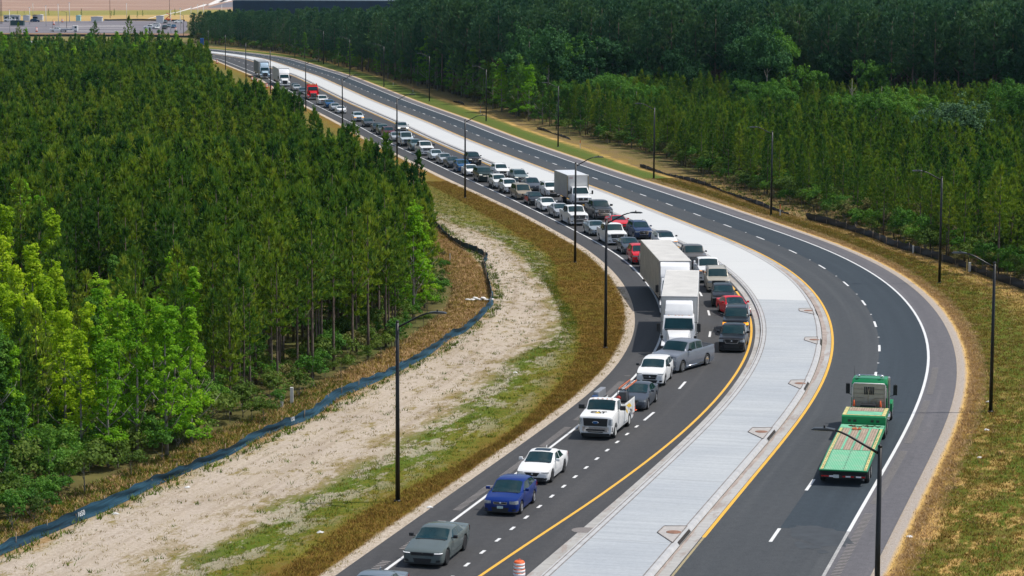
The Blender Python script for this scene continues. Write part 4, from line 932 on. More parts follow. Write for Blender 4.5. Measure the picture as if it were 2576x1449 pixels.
# welder and its cage behind the cab
r = empty('welder_unit', p, h, 'dark welder unit standing behind the cab of the service truck', 'welder')
bm = MB(); bm.box(-4.5, -3.9, .52, .98, 1.66, 2.22, .03); bm.build('housing', DGR, r)
bm = MB()
for x, y in ((-3.86, 1.02), (-3.86, .48), (-4.56, 1.02), (-4.56, .48)): bm.tube([(x, y, 1.64), (x, y, 2.42)], .022, 6)
bm.tube([(-3.86, 1.02, 2.42), (-3.86, .48, 2.42), (-4.56, .48, 2.42), (-4.56, 1.02, 2.42), (-3.86, 1.02, 2.42)], .022, 6); bm.build('cage', GREY, r)
bm = MB(); bm.lathe([(.02, -.1), (.13, -.1), (.16, 0), (.13, .1), (.02, .1)], 14, 'x', (-3.9, 1.05-.5, 1.86)); bm.build('hose_reel', mat('reel_red', (.5, .04, .03), .5), r)
# ladder over the body
r = empty('ladder', p, h, 'orange ladder strapped over the back of the service truck', 'ladder')
for y in (1.02, .62):
    bm = MB(); bm.box(-6.9, -3.6, y-.02, y+.02, 2.44, 2.53, .004); bm.build('rail', ORG, r)
bm = MB()
for k in range(10): bm.tube([(-6.75+k*.33, 1.02, 2.485), (-6.75+k*.33, .62, 2.485)], .016, 5)
bm.build('rungs', SILV, r)
# cone on the tailgate corner
ORC = mat('cone_orange', (.85, .14, .03), .55); WRF = mat('reflective_white', (.82, .82, .82), .5)
def cone(loc, rz, label, s=1.0, group=None, tilt=0):
    r = empty('traffic_cone', loc, rz, label, 'traffic cone', group)
    bm = MB(); bm.box(-.18*s, .18*s, -.18*s, .18*s, 0, .03*s, .008); bm.lathe([(.13*s, .03*s), (.03*s, .70*s), (.01, .71*s)], 14, 'z'); bm.build('cone_body', ORC, r)
    bm = MB(); bm.lathe([(.093*s, .28*s), (.068*s, .44*s)], 14, 'z'); bm.build('collar', WRF, r)
    r.rotation_euler = (0, tilt, rz); return r
fw = Vector((math.cos(h), math.sin(h), 0)); lf = Vector((-math.sin(h), math.cos(h), 0))
q = Vector(p)-fw*6.45+lf*.95; cone((q.x, q.y, .72), h, 'orange cone hung on the rear corner of the service truck')

# ------------------------------------------------------------------ lorries
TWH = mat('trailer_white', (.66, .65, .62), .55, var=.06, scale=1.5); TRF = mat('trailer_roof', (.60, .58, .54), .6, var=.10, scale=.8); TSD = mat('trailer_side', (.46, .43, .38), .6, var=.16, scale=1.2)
TCHR = mat('truck_white', (.82, .82, .82), .3, 0, .5, .6, var=.03)
def trailer(root, x0, L=16.0, H=4.05, W=2.58, side=TSD, roof=TRF, front=TWH, ribs=1, reefer=0, logo=None, stamp=None):
    zb = 1.12
    bm = MB(); bm.box(x0-L, x0, -W/2, W/2, zb, H, .03); tb = bm.build('trailer_box', [side], root)
    bm = MB(); bm.box(x0-L-.01, x0+.02, -W/2-.012, W/2+.012, H-.08, H-.012, .01); bm.box(x0-L-.01, x0+.02, -W/2-.015, W/2+.015, zb-.08, zb+.06, .01)
    for yy in (-W/2, W/2):
        for xx in (x0-.02, x0-L+.02): bm.box(xx-.04, xx+.045, yy-.02, yy+.02, zb, H-.02)
    bm.build('trailer_frame', SILV, tb)
    n_ = int(L/.61); bm = MB()
    for k in range(n_): # shallow roof bows
        x = x0-.3-k*(L-.6)/n_; bm.box(x-.02, x+.02, -W/2+.06, W/2-.06, H-.004, H+.012)
    bm.box(x0-L+.03, x0-.03, -W/2+.03, W/2-.03, H-.03, H+.004); bm.build('trailer_roof', roof, tb)
    if ribs:
        for sg in (1, -1):
            bm = MB(); bm.box(x0-L+.1, x0-.1, sg*W/2-.003, sg*W/2+.003, zb+.07, zb+.10)
            for k in range(n_+1): x = x0-.05-k*(L-.1)/n_; bm.box(x-.02, x+.02, sg*W/2-.014, sg*W/2+.014, zb+.08, H-.1)
            bm.build('side_posts', side, tb)
    bm = MB(); bm.box(x0+.002, x0+.016, -W/2+.07, W/2-.07, zb+.1, H-.12); fp = bm.build('front_panel', front, tb)
    if reefer:
        bm = MB(); bm.box(x0+.02, x0+.10, -.55, .05, H-.55, H-.42, .01); bm.build('vent', STEEL, fp)
    if logo:
        logo(fp, x0+.02, H)
    bm = MB(); bm.box(x0-L+.2, x0-1.0, -.45, .45, .85, 1.06, .01); bm.build('trailer_chassis', BLK, tb)
    for sg in (1, -1):
        bm = MB(); bm.box(x0-3.1, x0-2.95, sg*.7-.07, sg*.7+.07, .12, 1.06, .01); bm.build('landing_leg', GREY, tb)
        for a in (1.6, 2.85):
            wheel(root, x0-L+a, sg*(W/2-.31), .52, .56, 'trucksteel')
        bm = MB(); bm.box(x0-L+.3, x0-L+.34, sg*.75-.3, sg*.75+.3, .45, .95); bm.build('mud_flap', BLK, tb)
    bm = MB(); bm.box(x0-L-.03, x0-L+.05, -1.1, 1.1, .5, .62, .01); bm.build('rear_guard', GREY, tb)
    return tb
def tractor(root, body=TCHR, sleeper=0.0, fairing=1, hood=1.5, chrome=0, visor=0, classic=0):
    """bonneted cab; front bumper at x=0"""
    c0 = -hood; cb = c0-1.62-sleeper
    bm = MB(); bm.prism([(-.18, .62), (-.08, 1.40), (-.26, 1.60), (c0-.02, 1.93), (c0-.02, .62)], -1.0, 1.0, .05, yt=lambda x, z: (.80 if x > -.5 else 1.0)*(1.0 if z < 1.3 else .82)); hd = bm.build('hood', body, root, 35)
    for sg in (1, -1):
        bm = MB(); bm.prism([(-.12, .40), (-.12, .98), (-.55, 1.16), (-1.35, 1.16), (-1.72, .95), (-1.72, .75), (-1.60, .62), (-1.55, .95), (-1.1, 1.12), (-.68, .95), (-.62, .40)], sg*.80-.0, sg*1.20, .03, yt=None); bm.build('fender', body, root, 35)
        bm = MB(); bm.prism([(-.10, .72), (-.105, .95), (-.42, 1.08), (-.42, .82)], sg*.86, sg*1.215, .01); bm.build('headlight', LAMP, root)
        bm = MB(); bm.tube([(-.95, sg*1.05, 1.20), (-.80, sg*1.18, 1.42)], .018, 5); bm.box(-.84, -.74, sg*1.18-.10, sg*1.18+.10, 1.40, 1.60, .03); bm.build('hood_mirror', BLK, root)
    # cab
    bm = MB(); bm.prism([(c0+.02, .75), (c0+.02, 1.92), (c0-.42, 2.72), (c0-.52, 2.84), (c0-1.0, 2.88), (cb, 2.88), (cb, .75)], -1.16, 1.16, .06, yt=lambda x, z: .93 if z > 2 else 1.0); cbm = bm.build('cab', body, root, 35)
    def ws(t, y, off=.03):
        x = c0+.02-.42*t; z = 1.95+.75*t; return (x+off*.87, y, z+off*.5)
    g = []
    for t in np.linspace(.04, .98, 5): g.append([ws(t, y*(1.03-.08*t), .035-.03*abs(y)**3) for y in np.linspace(-1, 1, 9)])
    w = grid_mesh('windshield', g, GLASS, root); bm = MB(); bm.box(c0+.035, c0+.075, -.98, .98, 1.89, 1.96, .008); bm.build('wiper_cowl', BLK, root)
    bm = MB(); bm.box(c0-.01+.02, c0+.05, -.012, .012, 1.78, 2.4) if classic else None
    if classic: bm.build('screen_divider', BLK, root)
    bm = MB()
    for k in (-3, -1, 0, 1, 3): bm.box(c0-.66, c0-.58, k*.24-.05, k*.24+.05, 2.82, 2.86, .01)
    bm.build('marker_lights', AMBER, cbm)
    for sg in (1, -1):
        g = []
        for t in np.linspace(0, 1, 3):
            g.append([(c0-.28-.40*t*(1-s_) - 1.05*s_, sg*(1.166-.075*t)+sg*.004, 1.72+.72*t) for s_ in np.linspace(0, 1, 4)])
        grid_mesh('side_window', g, GLASS, root)
        bm = MB(); bm.box(c0-.62-.95, c0-.30, min(sg*1.158, sg*1.172), max(sg*1.158, sg*1.172), .85, 1.66, .01); d = bm.build('door', body, root); bm = MB(); bm.box(c0-1.45, c0-1.25, sg*1.18-.015, sg*1.18+.015, 1.42, 1.46); bm.build('door_handle', BLK, d)
        bm = MB(); bm.tube([(c0-.15, sg*1.12, 1.55), (c0+.05, sg*1.42, 1.72), (c0+.05, sg*1.42, 2.42), (c0-.2, sg*1.10, 2.45)], .02, 5); bm.box(c0-.03, c0+.09, sg*1.42-.13, sg*1.42+.13, 1.78, 2.38, .035); bm.build('mirror', BLK if not chrome else CHR, root)
        bm = MB(); bm.lathe([(.02, -.65), (.33, -.62), (.34, .62), (.02, .65)], 16, 'x', (cb+.3 if sleeper else cb-.1, sg*.92, .70)); bm.build('fuel_tank', CHR if chrome else SILV, root)
        bm = MB(); bm.box(cb+.05, c0-.1, sg*1.02-.12, sg*1.02+.12, .42, .52, .01); bm.build('step', GREY, root)
    # grille and bumper
    gw = .50
    bm = MB(); bm.prism([(-.07, .56), (-.05, 1.36), (-.09, 1.44), (-.17, 1.44), (-.17, .56)], -gw, gw, .02); gl = bm.build('grille', BLK, root)
    bm = MB()
    for k in range(5): bm.box(-.06, -.04, -gw+.04, gw-.04, .66+k*.145, .69+k*.145)
    if chrome: bm.box(-.08, -.035, -gw-.05, -gw, .56, 1.42); bm.box(-.08, -.035, gw, gw+.05, .56, 1.42); bm.box(-.10, -.035, -gw-.05, gw+.05, 1.40, 1.46)
    bm.build('grille_bar', CHR if chrome else GREY, gl)
    bm = MB(); bm.prism([(.0, .28), (.02, .52), (-.1, .56), (-.45, .56), (-.45, .30)], -1.18, 1.18, .03, yt=lambda x, z: 1.0 if x < -.2 else .86); bm.build('bumper', CHR if chrome else body, root, 35)
    if fairing == 1:
        bm = MB(); bm.prism([(c0-.62, 2.86), (c0-.80, 3.18), (c0-1.12, 3.62), (c0-1.5, 3.80), (cb, 3.82), (cb, 2.86)], -1.0, 1.0, .08, yt=lambda x, z: .96 if z > 3.5 else 1.0); bm.build('roof_fairing', body, root, 40)
    elif fairing == 2: # tall wide sleeper roof
        bm = MB(); bm.prism([(c0-.62, 2.86), (c0-.75, 3.1), (c0-1.3, 3.75), (c0-1.9, 3.92), (cb, 3.95), (cb, 2.86)], -1.2, 1.2, .10, yt=lambda x, z: .97); bm.build('roof_fairing', body, root, 40)
    bm = MB(); bm.box(cb-4.0, -.5, -.42, .42, .62, .92, .02); bm.build('chassis', BLK, root)
    for sg in (1, -1):
        wheel(root, -1.12, sg*1.02, .50, .30, 'truck')
        for a in (cb-1.55, cb-2.85): wheel(root, a, sg*.93, .51, .56, 'trucksteel')
    return cb
def lorry(name, loc, h, label, sleeper, fairing, body=TCHR, chrome=0, hood=1.5, ang=0.0, tL=16.0, **kw):
    root = empty(name, loc, h, label, 'lorry', 'vehicles queuing on the left carriageway')
    cb = tractor(root, body, sleeper, fairing, hood, chrome, classic=kw.pop('classic', 0))
    tb = trailer(root, 0, L=tL, **kw)
    # the trailer follows at a slight angle about its kingpin
    kp = cb-.75
    piv = Matrix.Translation((kp-.0, 0, 0)) @ Matrix.Rotation(ang, 4, 'Z')
    for o in root.children:
        if o == tb or (o.name.split('.')[0] == 'wheel' and o.location.x < -tL+3.2 and abs(abs(o.location.y)-.98) < .02):
            if not o.get('moved'):
                o.matrix_local = piv @ Matrix.Translation((.35, 0, 0)) @ o.matrix_local
    return root
def blue_v(fp, x, H):
    me = text_mesh('V', .34, mat('logo_blue', (.04, .12, .35), .5), ext=.003); o = link('logo', me, fp); o.matrix_local = Matrix.Translation((x, .05, H-.42)) @ Matrix.Rotation(R(90), 4, 'Z') @ Matrix.Rotation(R(90), 4, 'X')
    bm = MB(); bm.box(x, x+.05, -.62, -.50, H-.46, H-.34, .01); bm.build('vent', YEL, fp)
def dark_v(fp, x, H):
    bm = MB(); bm.box(x, x+.05, -.05, .40, H-.20, H-.10, .01); bm.build('vent', BLK, fp)
# heading measured on the trailer roofs
def axis_from(fl, fr, rl, rr_, z):
    a = (G(*fl, z)+G(*fr, z))/2; b_ = (G(*rl, z)+G(*rr_, z))/2; d = (a-b_).normalized(); return a, math.atan2(d.y, d.x)
a, hh = axis_from((1667.7, 746.6), (1750.5, 743.7), (1678, 682.2), (1755.5, 678.7), 4.05)
def place_lorry(a, hh, cabL, **kw):
    """a = front mid of the trailer roof"""
    s, o = s_off(a); hr = heading(s)+math.pi
    d = Vector((math.cos(hh), math.sin(hh), 0)); kpin = Vector((a.x, a.y, 0)) - d*.35
    hc = hh+kw.pop('cab_turn', 0.0); dc = Vector((math.cos(hc), math.sin(hc), 0)); loc = kpin+dc*(cabL+.75)
    return lorry(kw.pop('name', 'semi_lorry'), loc, hc, kw.pop('label'), ang=hh-hc, **kw)
place_lorry(a, hh, 1.5+1.62, label='white bonneted lorry and box trailer with blue V mark, front of the queue', sleeper=0, fairing=1, side=TWH, ribs=0, logo=blue_v, cab_turn=0.0)
a, hh = axis_from((1662.3, 657.4), (1736.4, 655.1), (1613.6, 605), (1684.8, 601.7), 4.05)
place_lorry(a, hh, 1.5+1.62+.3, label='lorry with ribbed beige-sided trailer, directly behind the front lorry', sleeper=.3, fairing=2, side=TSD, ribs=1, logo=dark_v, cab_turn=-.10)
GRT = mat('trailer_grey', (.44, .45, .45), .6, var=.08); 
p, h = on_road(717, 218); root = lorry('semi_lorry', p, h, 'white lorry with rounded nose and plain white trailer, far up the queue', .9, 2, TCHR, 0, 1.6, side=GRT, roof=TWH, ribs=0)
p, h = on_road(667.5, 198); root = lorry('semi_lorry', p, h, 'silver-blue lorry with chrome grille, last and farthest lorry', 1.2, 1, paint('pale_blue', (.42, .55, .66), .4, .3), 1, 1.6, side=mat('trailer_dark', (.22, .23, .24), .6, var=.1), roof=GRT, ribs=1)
# white box truck
p, h = on_road(1467, 525.5); root = empty('box_truck', p, h, 'white box truck with big silver-sided cargo box in the median lane', 'box truck', 'vehicles queuing on the left carriageway')
bm = MB(); bm.prism([(-.05, .62), (-.02, 1.30), (-.15, 1.42), (-1.35, 1.62), (-1.35, .62)], -1.0, 1.0, .05, yt=lambda x, z: .86 if z > 1.35 else 1.0); bm.build('hood', TCHR, root, 35)
bm = MB(); bm.prism([(-1.25, .62), (-1.30, 1.60), (-1.85, 2.30), (-2.05, 2.38), (-2.9, 2.38), (-2.9, .62)], -1.04, 1.04, .05, yt=lambda x, z: .84 if z > 2 else 1.0); bm.build('cab', TCHR, root, 35)
g = [[(-1.30-.50*t+.035, y*(.93-.14*t), 1.64+.64*t+.02) for y in np.linspace(-1, 1, 7)] for t in np.linspace(.02, 1, 4)]; grid_mesh('windshield', g, GLASS, root)
for sg in (1, -1):
    g = [[(-1.55-.35*t*(1-s_)-1.0*s_, sg*(1.045-.10*t), 1.60+.58*t) for s_ in np.linspace(0, 1, 4)] for t in np.linspace(0, 1, 3)]; grid_mesh('side_window', g, GLASS, root)
    bm = MB(); bm.box(-.06, -.01, sg*.80-.17, sg*.80+.17, .95, 1.28, .01); bm.build('headlight', LAMP, root)
    bm = MB(); bm.tube([(-1.5, sg*.95, 1.6), (-1.42, sg*1.38, 1.62)], .025, 5); bm.box(-1.50, -1.38, sg*1.38-.10, sg*1.38+.10, 1.55, 1.98, .03); bm.build('mirror', BLK, root)
    wheel(root, -.95, sg*.92, .43, .27, 'steel'); wheel(root, -6.6, sg*.85, .43, .48, 'steel')
bm = MB(); bm.box(-.03, .02, -.60, .60, .92, 1.30, .02); bm.build('grille_surround', CHR, root); bm = MB(); bm.box(0, .035, -.54, .54, .96, 1.26, .01); g = bm.build('grille', BLK, root)
bm = MB(); bm.lathe([(.02, .06), (.08, .05), (.09, .03)], 12, 'x', (0, 0, 1.11)); bm.build('badge', CHR, g)
bm = MB(); bm.box(-.12, .08, -1.05, 1.05, .48, .78, .03); bm.build('bumper', BLK, root)
bm = MB(); bm.box(.075, .10, .35, .95, .56, .66, .01); bm.build('license_plate', AMBER, root)
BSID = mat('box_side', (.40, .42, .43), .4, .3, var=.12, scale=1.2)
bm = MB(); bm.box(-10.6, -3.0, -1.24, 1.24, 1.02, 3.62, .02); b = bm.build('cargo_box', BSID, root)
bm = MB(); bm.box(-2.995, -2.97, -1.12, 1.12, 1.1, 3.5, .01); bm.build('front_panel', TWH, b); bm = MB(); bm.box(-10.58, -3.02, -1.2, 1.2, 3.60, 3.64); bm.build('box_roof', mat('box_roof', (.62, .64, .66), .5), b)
bm = MB(); bm.box(-3.25, -2.93, -1.27, 1.27, 3.48, 3.67, .06); bm.build('nose_cap', TWH, b)
bm = MB()
for sg in (1, -1): bm.box(-3.06, -2.94, sg*1.23-.05, sg*1.23+.05, 1.02, 3.55, .02)
bm.build('corner_post', mat('corner_post', (.30, .25, .17), .5, .4), b)
bm = MB(); bm.box(-10.5, -1.2, -.4, .4, .62, 1.0, .02); bm.build('chassis', BLK, root)
bm = MB(); bm.box(-2.965, -2.955, -1.0, -.62, 3.28, 3.34); bm.build('small_mark', RED, b)
# red recovery truck pulling a flat deck
p, h = on_road(789, 252); root = empty('recovery_truck', p, h, 'red truck with light bar and flat deck behind the cab', 'truck', 'vehicles queuing on the left carriageway')
cb = tractor(root, REDP, .2, 0, 1.5, 1)
bm = MB(); bm.box(cb-.25, cb-.05, -1.1, 1.1, .9, 3.1, .03); bm.build('headboard', REDP, root)
bm = MB()
for k in range(6): bm.box(cb-.2, cb-.0, -1.05+k*.38, -.85+k*.38, 3.1, 3.1+.12+.12*(k % 2), .02)
bm.box(-2.6, -2.35, -.8, .8, 2.95, 3.08, .03); bm.build('beacon_bar', AMBER, root)
bm = MB(); bm.box(cb-9.5, cb-.4, -1.25, 1.25, .88, 1.02, .02); bm.build('deck', GREY, root)
# ------------------------------------------------------------------ green lowboy lorry, seen from behind
GRNP = paint('lorry_green', (.012, .27, .10), .1, .35); GRD = mat('deck_green', (.17, .48, .29), .65, var=.18, scale=2.0); YLW = mat('deck_yellow', (.58, .49, .20), .7, var=.35, scale=5)
n = NT('deck_planks'); tcv = n.n('TexCoord').outputs['Object']; a_ = n.noise(1.0, n.scaled(tcv, .6, 9, 1), 4, .7); b_ = n.noise(3, tcv, 4, .7)
wv_ = n.n('TexWave', wave_type='BANDS', bands_direction='Y'); wv_.inputs['Scale'].default_value = 2.2; wv_.inputs['Distortion'].default_value = 0; n.l(tcv, wv_.inputs['Vector'])
PLK = n.done(n.mix(n.step(wv_.outputs['Fac'], .0, .10), (.12, .10, .08), n.mix(.4, n.ramp(a_, [(.3, lin((150, 130, 112))), (.7, lin((196, 176, 156)))]), n.ramp(b_, [(.3, lin((120, 98, 80))), (.7, lin((200, 184, 168)))]))), .9, spec=.1)
n = NT('deck_grating'); tcv = n.n('TexCoord').outputs['Object']; wv_ = n.n('TexWave', wave_type='BANDS', bands_direction='Y'); wv_.inputs['Scale'].default_value = 3.6; n.l(tcv, wv_.inputs['Vector'])
a_ = n.noise(1.4, tcv, 5, .7)
GRT_ = n.done(n.mix(n.step(wv_.outputs['Fac'], .10, .45), (.09, .30, .17), n.mix(n.step(a_, .40, .70), (.19, .52, .31), (.34, .52, .36))), .7, spec=.2)
rear = G(2121, 1179, .95); fr = G(2182.5, 1027, 1.45); d = fr-rear; hh = math.atan2(d.y, d.x)
root = empty('lowboy_lorry', (rear.x, rear.y, 0), hh, 'green lorry with empty green lowboy deck driving away on the right carriageway', 'lorry')
# local x forward from the tail. deck heights
LD = (Vector((fr.x, fr.y, 0))-Vector((rear.x, rear.y, 0))).length   # tail to front of gooseneck
xg1 = LD; xg0 = LD-2.9; xr_ = 5.2; W2 = 1.29
bm = MB(); bm.prism([(0, .80), (0, .86), (xr_, .98), (xg0-.1, .98), (xg0-.1, .80), (xr_, .76)], -W2, W2, .01); dk = bm.build('deck', GRNP, root)
def quad(nm, x0, x1, y0, y1, z0, z1, m, par=dk, off=.010):
    bm = MB(); bm.poly([(x0, y0, z0+off), (x1, y0, z1+off), (x1, y1, z1+off), (x0, y1, z0+off)]); return bm.build(nm, m, par)
zr_ = lambda x: .86+(.12)*min(1, x/xr_)
quad('ramp_grating', .06, xr_-.05, -W2+.28, W2-.28, zr_(.06), zr_(xr_), GRT_)
for k in range(4): y0 = -W2+.30+k*.54; quad('deck_planks', xr_+.05, xg0-1.35, y0, y0+.40, .98, .98, PLK)
for k in range(3): y0 = -W2+.72+k*.54; quad('deck_strip', xr_+.05, xg0-1.35, y0, y0+.11, .98, .98, GRD)
quad('deck_plate', xg0-1.3, xg0-.15, -W2+.05, W2-.05, .98, .98, GRD)
for sg in (1, -1):
    a0, a1 = sorted((sg*(W2-.22), sg*(W2-.07)))
    quad('edge_strip', .10, xr_, a0, a1, zr_(.1), zr_(xr_), YLW); quad('edge_strip', xr_+.02, xg0-1.35, a0, a1, .98, .98, YLW)
    bm = MB()
    for k in range(26): x = .3+k*.42; yc = sg*(W2-.15); z = zr_(x)+.013; (x < xg0-1.4) and bm.box(x-.05, x+.05, yc-.03, yc+.03, z, z+.004)
    bm.build('edge_slots', BLK, dk)
bm = MB()
for k in range(28):
    x = .35+k*.40
    if x < xg0-1.4: bm.box(x-.05, x+.05, -.04, .04, zr_(x)+.014, zr_(x)+.018)
bm.build('centre_slots', BLK, dk)
# gooseneck
bm = MB(); bm.prism([(xg0, .80), (xg0, 1.42), (xg0+.10, 1.50), (xg1, 1.50), (xg1, 1.22), (xg0+.9, 1.15), (xg0+.5, .80)], -W2+.02, W2-.02, .02); gn = bm.build('gooseneck', GRNP, root)
quad('neck_planks', xg0+1.5, xg1-.15, -W2+.30, W2-.30, 1.50, 1.50, PLK, gn); quad('neck_plate', xg0+.28, xg0+1.45, -W2+.28, W2-.28, 1.50, 1.50, GRD, gn)
for sg in (1, -1):
    a0, a1 = sorted((sg*(W2-.26), sg*(W2-.05))); quad('edge_strip', xg0+.12, xg1-.1, a0, a1, 1.50, 1.50, YLW, gn)
quad('lip', xg0+.10, xg0+.26, -W2+.05, W2-.05, 1.50, 1.50, YLW, gn, .008)
for y in (-.82, -.5, .5, .82): bm = MB(); bm.box(xg0-.02, xg0-.005, y-.09, y+.09, 1.12, 1.26); bm.build('face_slot', BLK, gn)
for sg in (1, -1):
    for k in range(2):
        for a in (1.35, 2.6): wheel(root, a, sg*(W2-.12-.0), .40, .27, 'truck') if k == 0 else None
    bm = MB(); bm.box(.25, .29, sg*.85-.42, sg*.85+.42, .42, .80, .005); bm.build('mud_flap', BLK, root)
# tail board with lamps and plate
bm = MB(); bm.box(.08, .22, -W2+.10, W2-.12, .42, .58, .015); tb = bm.build('tail_board', BLK, root)
for y, w, m in ((.92, .17, RED), (.62, .12, WRF), (-.05, .08, RED), (-.27, .14, WRF), (-.48, .10, RED), (-.82, .14, WRF), (-1.05, .10, RED), (1.08, .08, RED)):
    bm = MB(); bm.box(.055, .085, y-w, y+w, .47, .55, .006); bm.build('tail_light', m, tb)
bm = MB(); bm.box(.05, .085, .22, .52, .42, .60, .004); bm.build('license_plate', PLATE, tb)
bm = MB(); bm.box(.3, xg0, -.5, .5, .5, .8, .02); bm.build('deck_beams', BLK, root)
# chains heaped on the deck
bm = MB(); r_ = random.Random(3)
for k in range(26):
    x = xg0-.85+r_.uniform(-.22, .22); y = r_.uniform(-.85, .75); a = r_.uniform(0, 6.3); L_ = r_.uniform(.12, .35)
    bm.tube([(x, y, 1.02), (x+math.cos(a)*L_*.4, y+math.sin(a)*L_, 1.03+r_.uniform(0, .04)), (x+math.cos(a+1)*L_*.5, y+math.sin(a+.6)*L_*1.5, 1.02)], .018, 4)
q = empty('chain_heap', (rear.x, rear.y, 0), hh, 'rusty load chains heaped across the front of the green deck', 'chains'); bm.build('chains', mat('rust_chain', (.10, .05, .03), .9, var=.4, scale=20), q)
bm = MB(); c_ = (xg0-1.75, .25)
for k in range(3): bm.tube([(c_[0]+math.cos(t)*(.16+.05*k), c_[1]+math.sin(t)*(.22+.03*k), 1.01+.02*k) for t in np.linspace(0, 6.0, 14)], .018, 4)
q = empty('strap_coil', (rear.x, rear.y, 0), hh, 'orange strap coiled on the wooden part of the green deck', 'strap'); bm.build('strap', mat('strap_orange', (.65, .20, .08), .8), q)
# tractor unit in front: cab back at xt
xt = xg1+1.15
CABT = mat('cab_back_panel', (.40, .37, .31), .5, .3, var=.12, scale=2)
bm = MB(); bm.prism([(xt, .95), (xt, 2.72), (xt+.25, 3.02), (xt+1.6, 2.98), (xt+1.95, 2.75), (xt+2.35, 1.85), (xt+2.35, .95)], -1.08, 1.08, .07, yt=lambda x, z: .94 if z > 2.9 else 1.0); bm.build('cab', GRNP, root, 35)
bm = MB(); bm.prism([(xt+2.3, .8), (xt+2.3, 1.78), (xt+4.1, 1.50), (xt+4.3, .8)], -.95, .95, .05, yt=lambda x, z: .85 if x > xt+3 else 1); bm.build('hood', GRNP, root, 35)
for sg in (1, -1):
    bm = MB(); bm.prism([(xt+2.9, .6), (xt+2.9, 1.1), (xt+3.3, 1.28), (xt+3.9, 1.2), (xt+4.2, .7)], sg*.78, sg*1.18, .03); bm.build('fender', GRNP, root, 35)
    bm = MB(); bm.box(xt+.95, xt+1.75, sg*1.09-.01, sg*1.09+.012, 1.95, 2.6, .01); bm.build('side_window', GLASS, root)
    bm = MB(); bm.tube([(xt+1.5, sg*1.08, 1.75), (xt+1.7, sg*1.42, 1.85), (xt+1.7, sg*1.42, 2.5)], .02, 5); bm.box(xt+1.64, xt+1.76, sg*1.42-.12, sg*1.42+.12, 1.82, 2.45, .035); bm.build('mirror', BLK, root)
    bm = MB(); bm.box(xt-.02, xt+.02, sg*1.0-.05, sg*1.0+.05, 1.9, 2.5, .01); bm.build('cab_stripe', TWH, root)
    wheel(root, xt+3.5, sg*1.02, .50, .30, 'truck')
    for a in (xg1-.55, xg1-1.85): wheel(root, a, sg*.95, .51, .56, 'truck')
    bm = MB(); bm.lathe([(.02, -.6), (.30, -.58), (.30, .58), (.02, .6)], 14, 'x', (xt+.9, sg*.92, .68)); bm.build('fuel_tank', CHR, root)
# headache rack: tan ribbed wall with a barred window and a bright frame
bm = MB(); bm.box(xt-.22, xt-.16, -.92, .92, 1.15, 2.74, .01); hr = bm.build('headache_rack', CABT, root)
bm = MB()
for z in (1.4, 1.66, 1.92, 2.18, 2.44): bm.box(xt-.245, xt-.22, -.90, -.32, z-.012, z+.012); bm.box(xt-.245, xt-.22, .32, .90, z-.012, z+.012)
bm.build('rack_ribs', mat('rack_dark_tan', (.22, .20, .165), .6, .2), hr)  # ribs in a darker tan than the rack wall
bm = MB(); bm.box(xt-.235, xt-.222, -.30, .30, 2.12, 2.58, .004); bm.build('rack_window', BLK, hr)
bm = MB()
for k in range(5): y = -.22+k*.11; bm.tube([(xt-.25, y, 2.12), (xt-.25, y, 2.58)], .014, 5)
bm.build('window_bars', CABT, hr)
bm = MB(); bm.tube([(xt-.24, -.96, 1.1), (xt-.24, -.96, 2.68), (xt-.24, -.88, 2.78), (xt-.24, .88, 2.78), (xt-.24, .96, 2.68), (xt-.24, .96, 1.1)], .04, 8); bm.build('rack_frame', STEEL, hr)
bm = MB(); bm.tube([(xt-.3, 0, 1.3), (xt-.33, .05, 1.9), (xt-.3, 0, 2.5)], .02, 5)
for k in range(3): bm.tube([(xt-.34, -.32+math.cos(t)*(.16+.03*k), 1.62+math.sin(t)*(.22+.02*k)) for t in np.linspace(0, 6.2, 12)], .012, 4)
bm.build('air_lines', mat('hose_tan', (.35, .30, .2), .7), hr)
bm = MB()
for y in (-.8, .8): bm.tube([(xt+.2, y, 3.0), (xt+.3, y, 3.22)], .02, 5)
bm.tube([(xt+.3, -.82, 3.22), (xt+.3, .82, 3.22)], .03, 6); bm.tube([(xt+.55, -.78, 3.14), (xt+.55, .78, 3.14)], .025, 6); bm.build('light_rack', CHR, root)
for sg in (1, -1):
    bm = MB(); bm.lathe([(.02, -.05), (.08, -.03), (.09, .03), (.02, .06)], 12, 'x', (xt+.25, sg*.66, 3.16)); bm.build('work_light', CHR, root)
bm = MB(); bm.tube([(xt-.05, -1.16, 1.0), (xt-.05, -1.16, 3.05), (xt-.16, -1.16, 3.20)], .065, 10); bm.build('exhaust_stack', SILV, root)
bm = MB(); bm.tube([(xt+1.2, 1.0, 2.9), (xt+1.2, 1.02, 3.6)], .01, 4); bm.build('aerial', BLK, root)
bm = MB(); bm.box(xg1-2.6, xt+2.6, -.42, .42, .62, .95, .02); bm.build('chassis', BLK, root)
bm = MB(); bm.box(xg1+.15, xg1+.75, -.45, .45, 1.45, 1.62, .03); bm.box(xg1+.2, xg1+.7, -.5, .5, .95, 1.4, .02); bm.build('neck_motor', BLK, root)
dW = Vector((math.cos(hh), math.sin(hh), 0)); lW = Vector((-math.sin(hh), math.cos(hh), 0)); base = Vector((rear.x, rear.y, 0))
for (x, y, lab) in ((xg1+.72, .86, 'orange and white cone standing at the left behind the green cab'), (xg1+.72, -.70, 'faded cone standing at the right behind the green cab')):
    q = base+dW*x+lW*y; cone((q.x, q.y, 1.10), hh, lab, 1.0)
bm = MB(); bm.box(xg1+.4, xt-.25, -1.0, 1.0, 1.02, 1.08, .01); bm.build('catwalk', GREY, root)

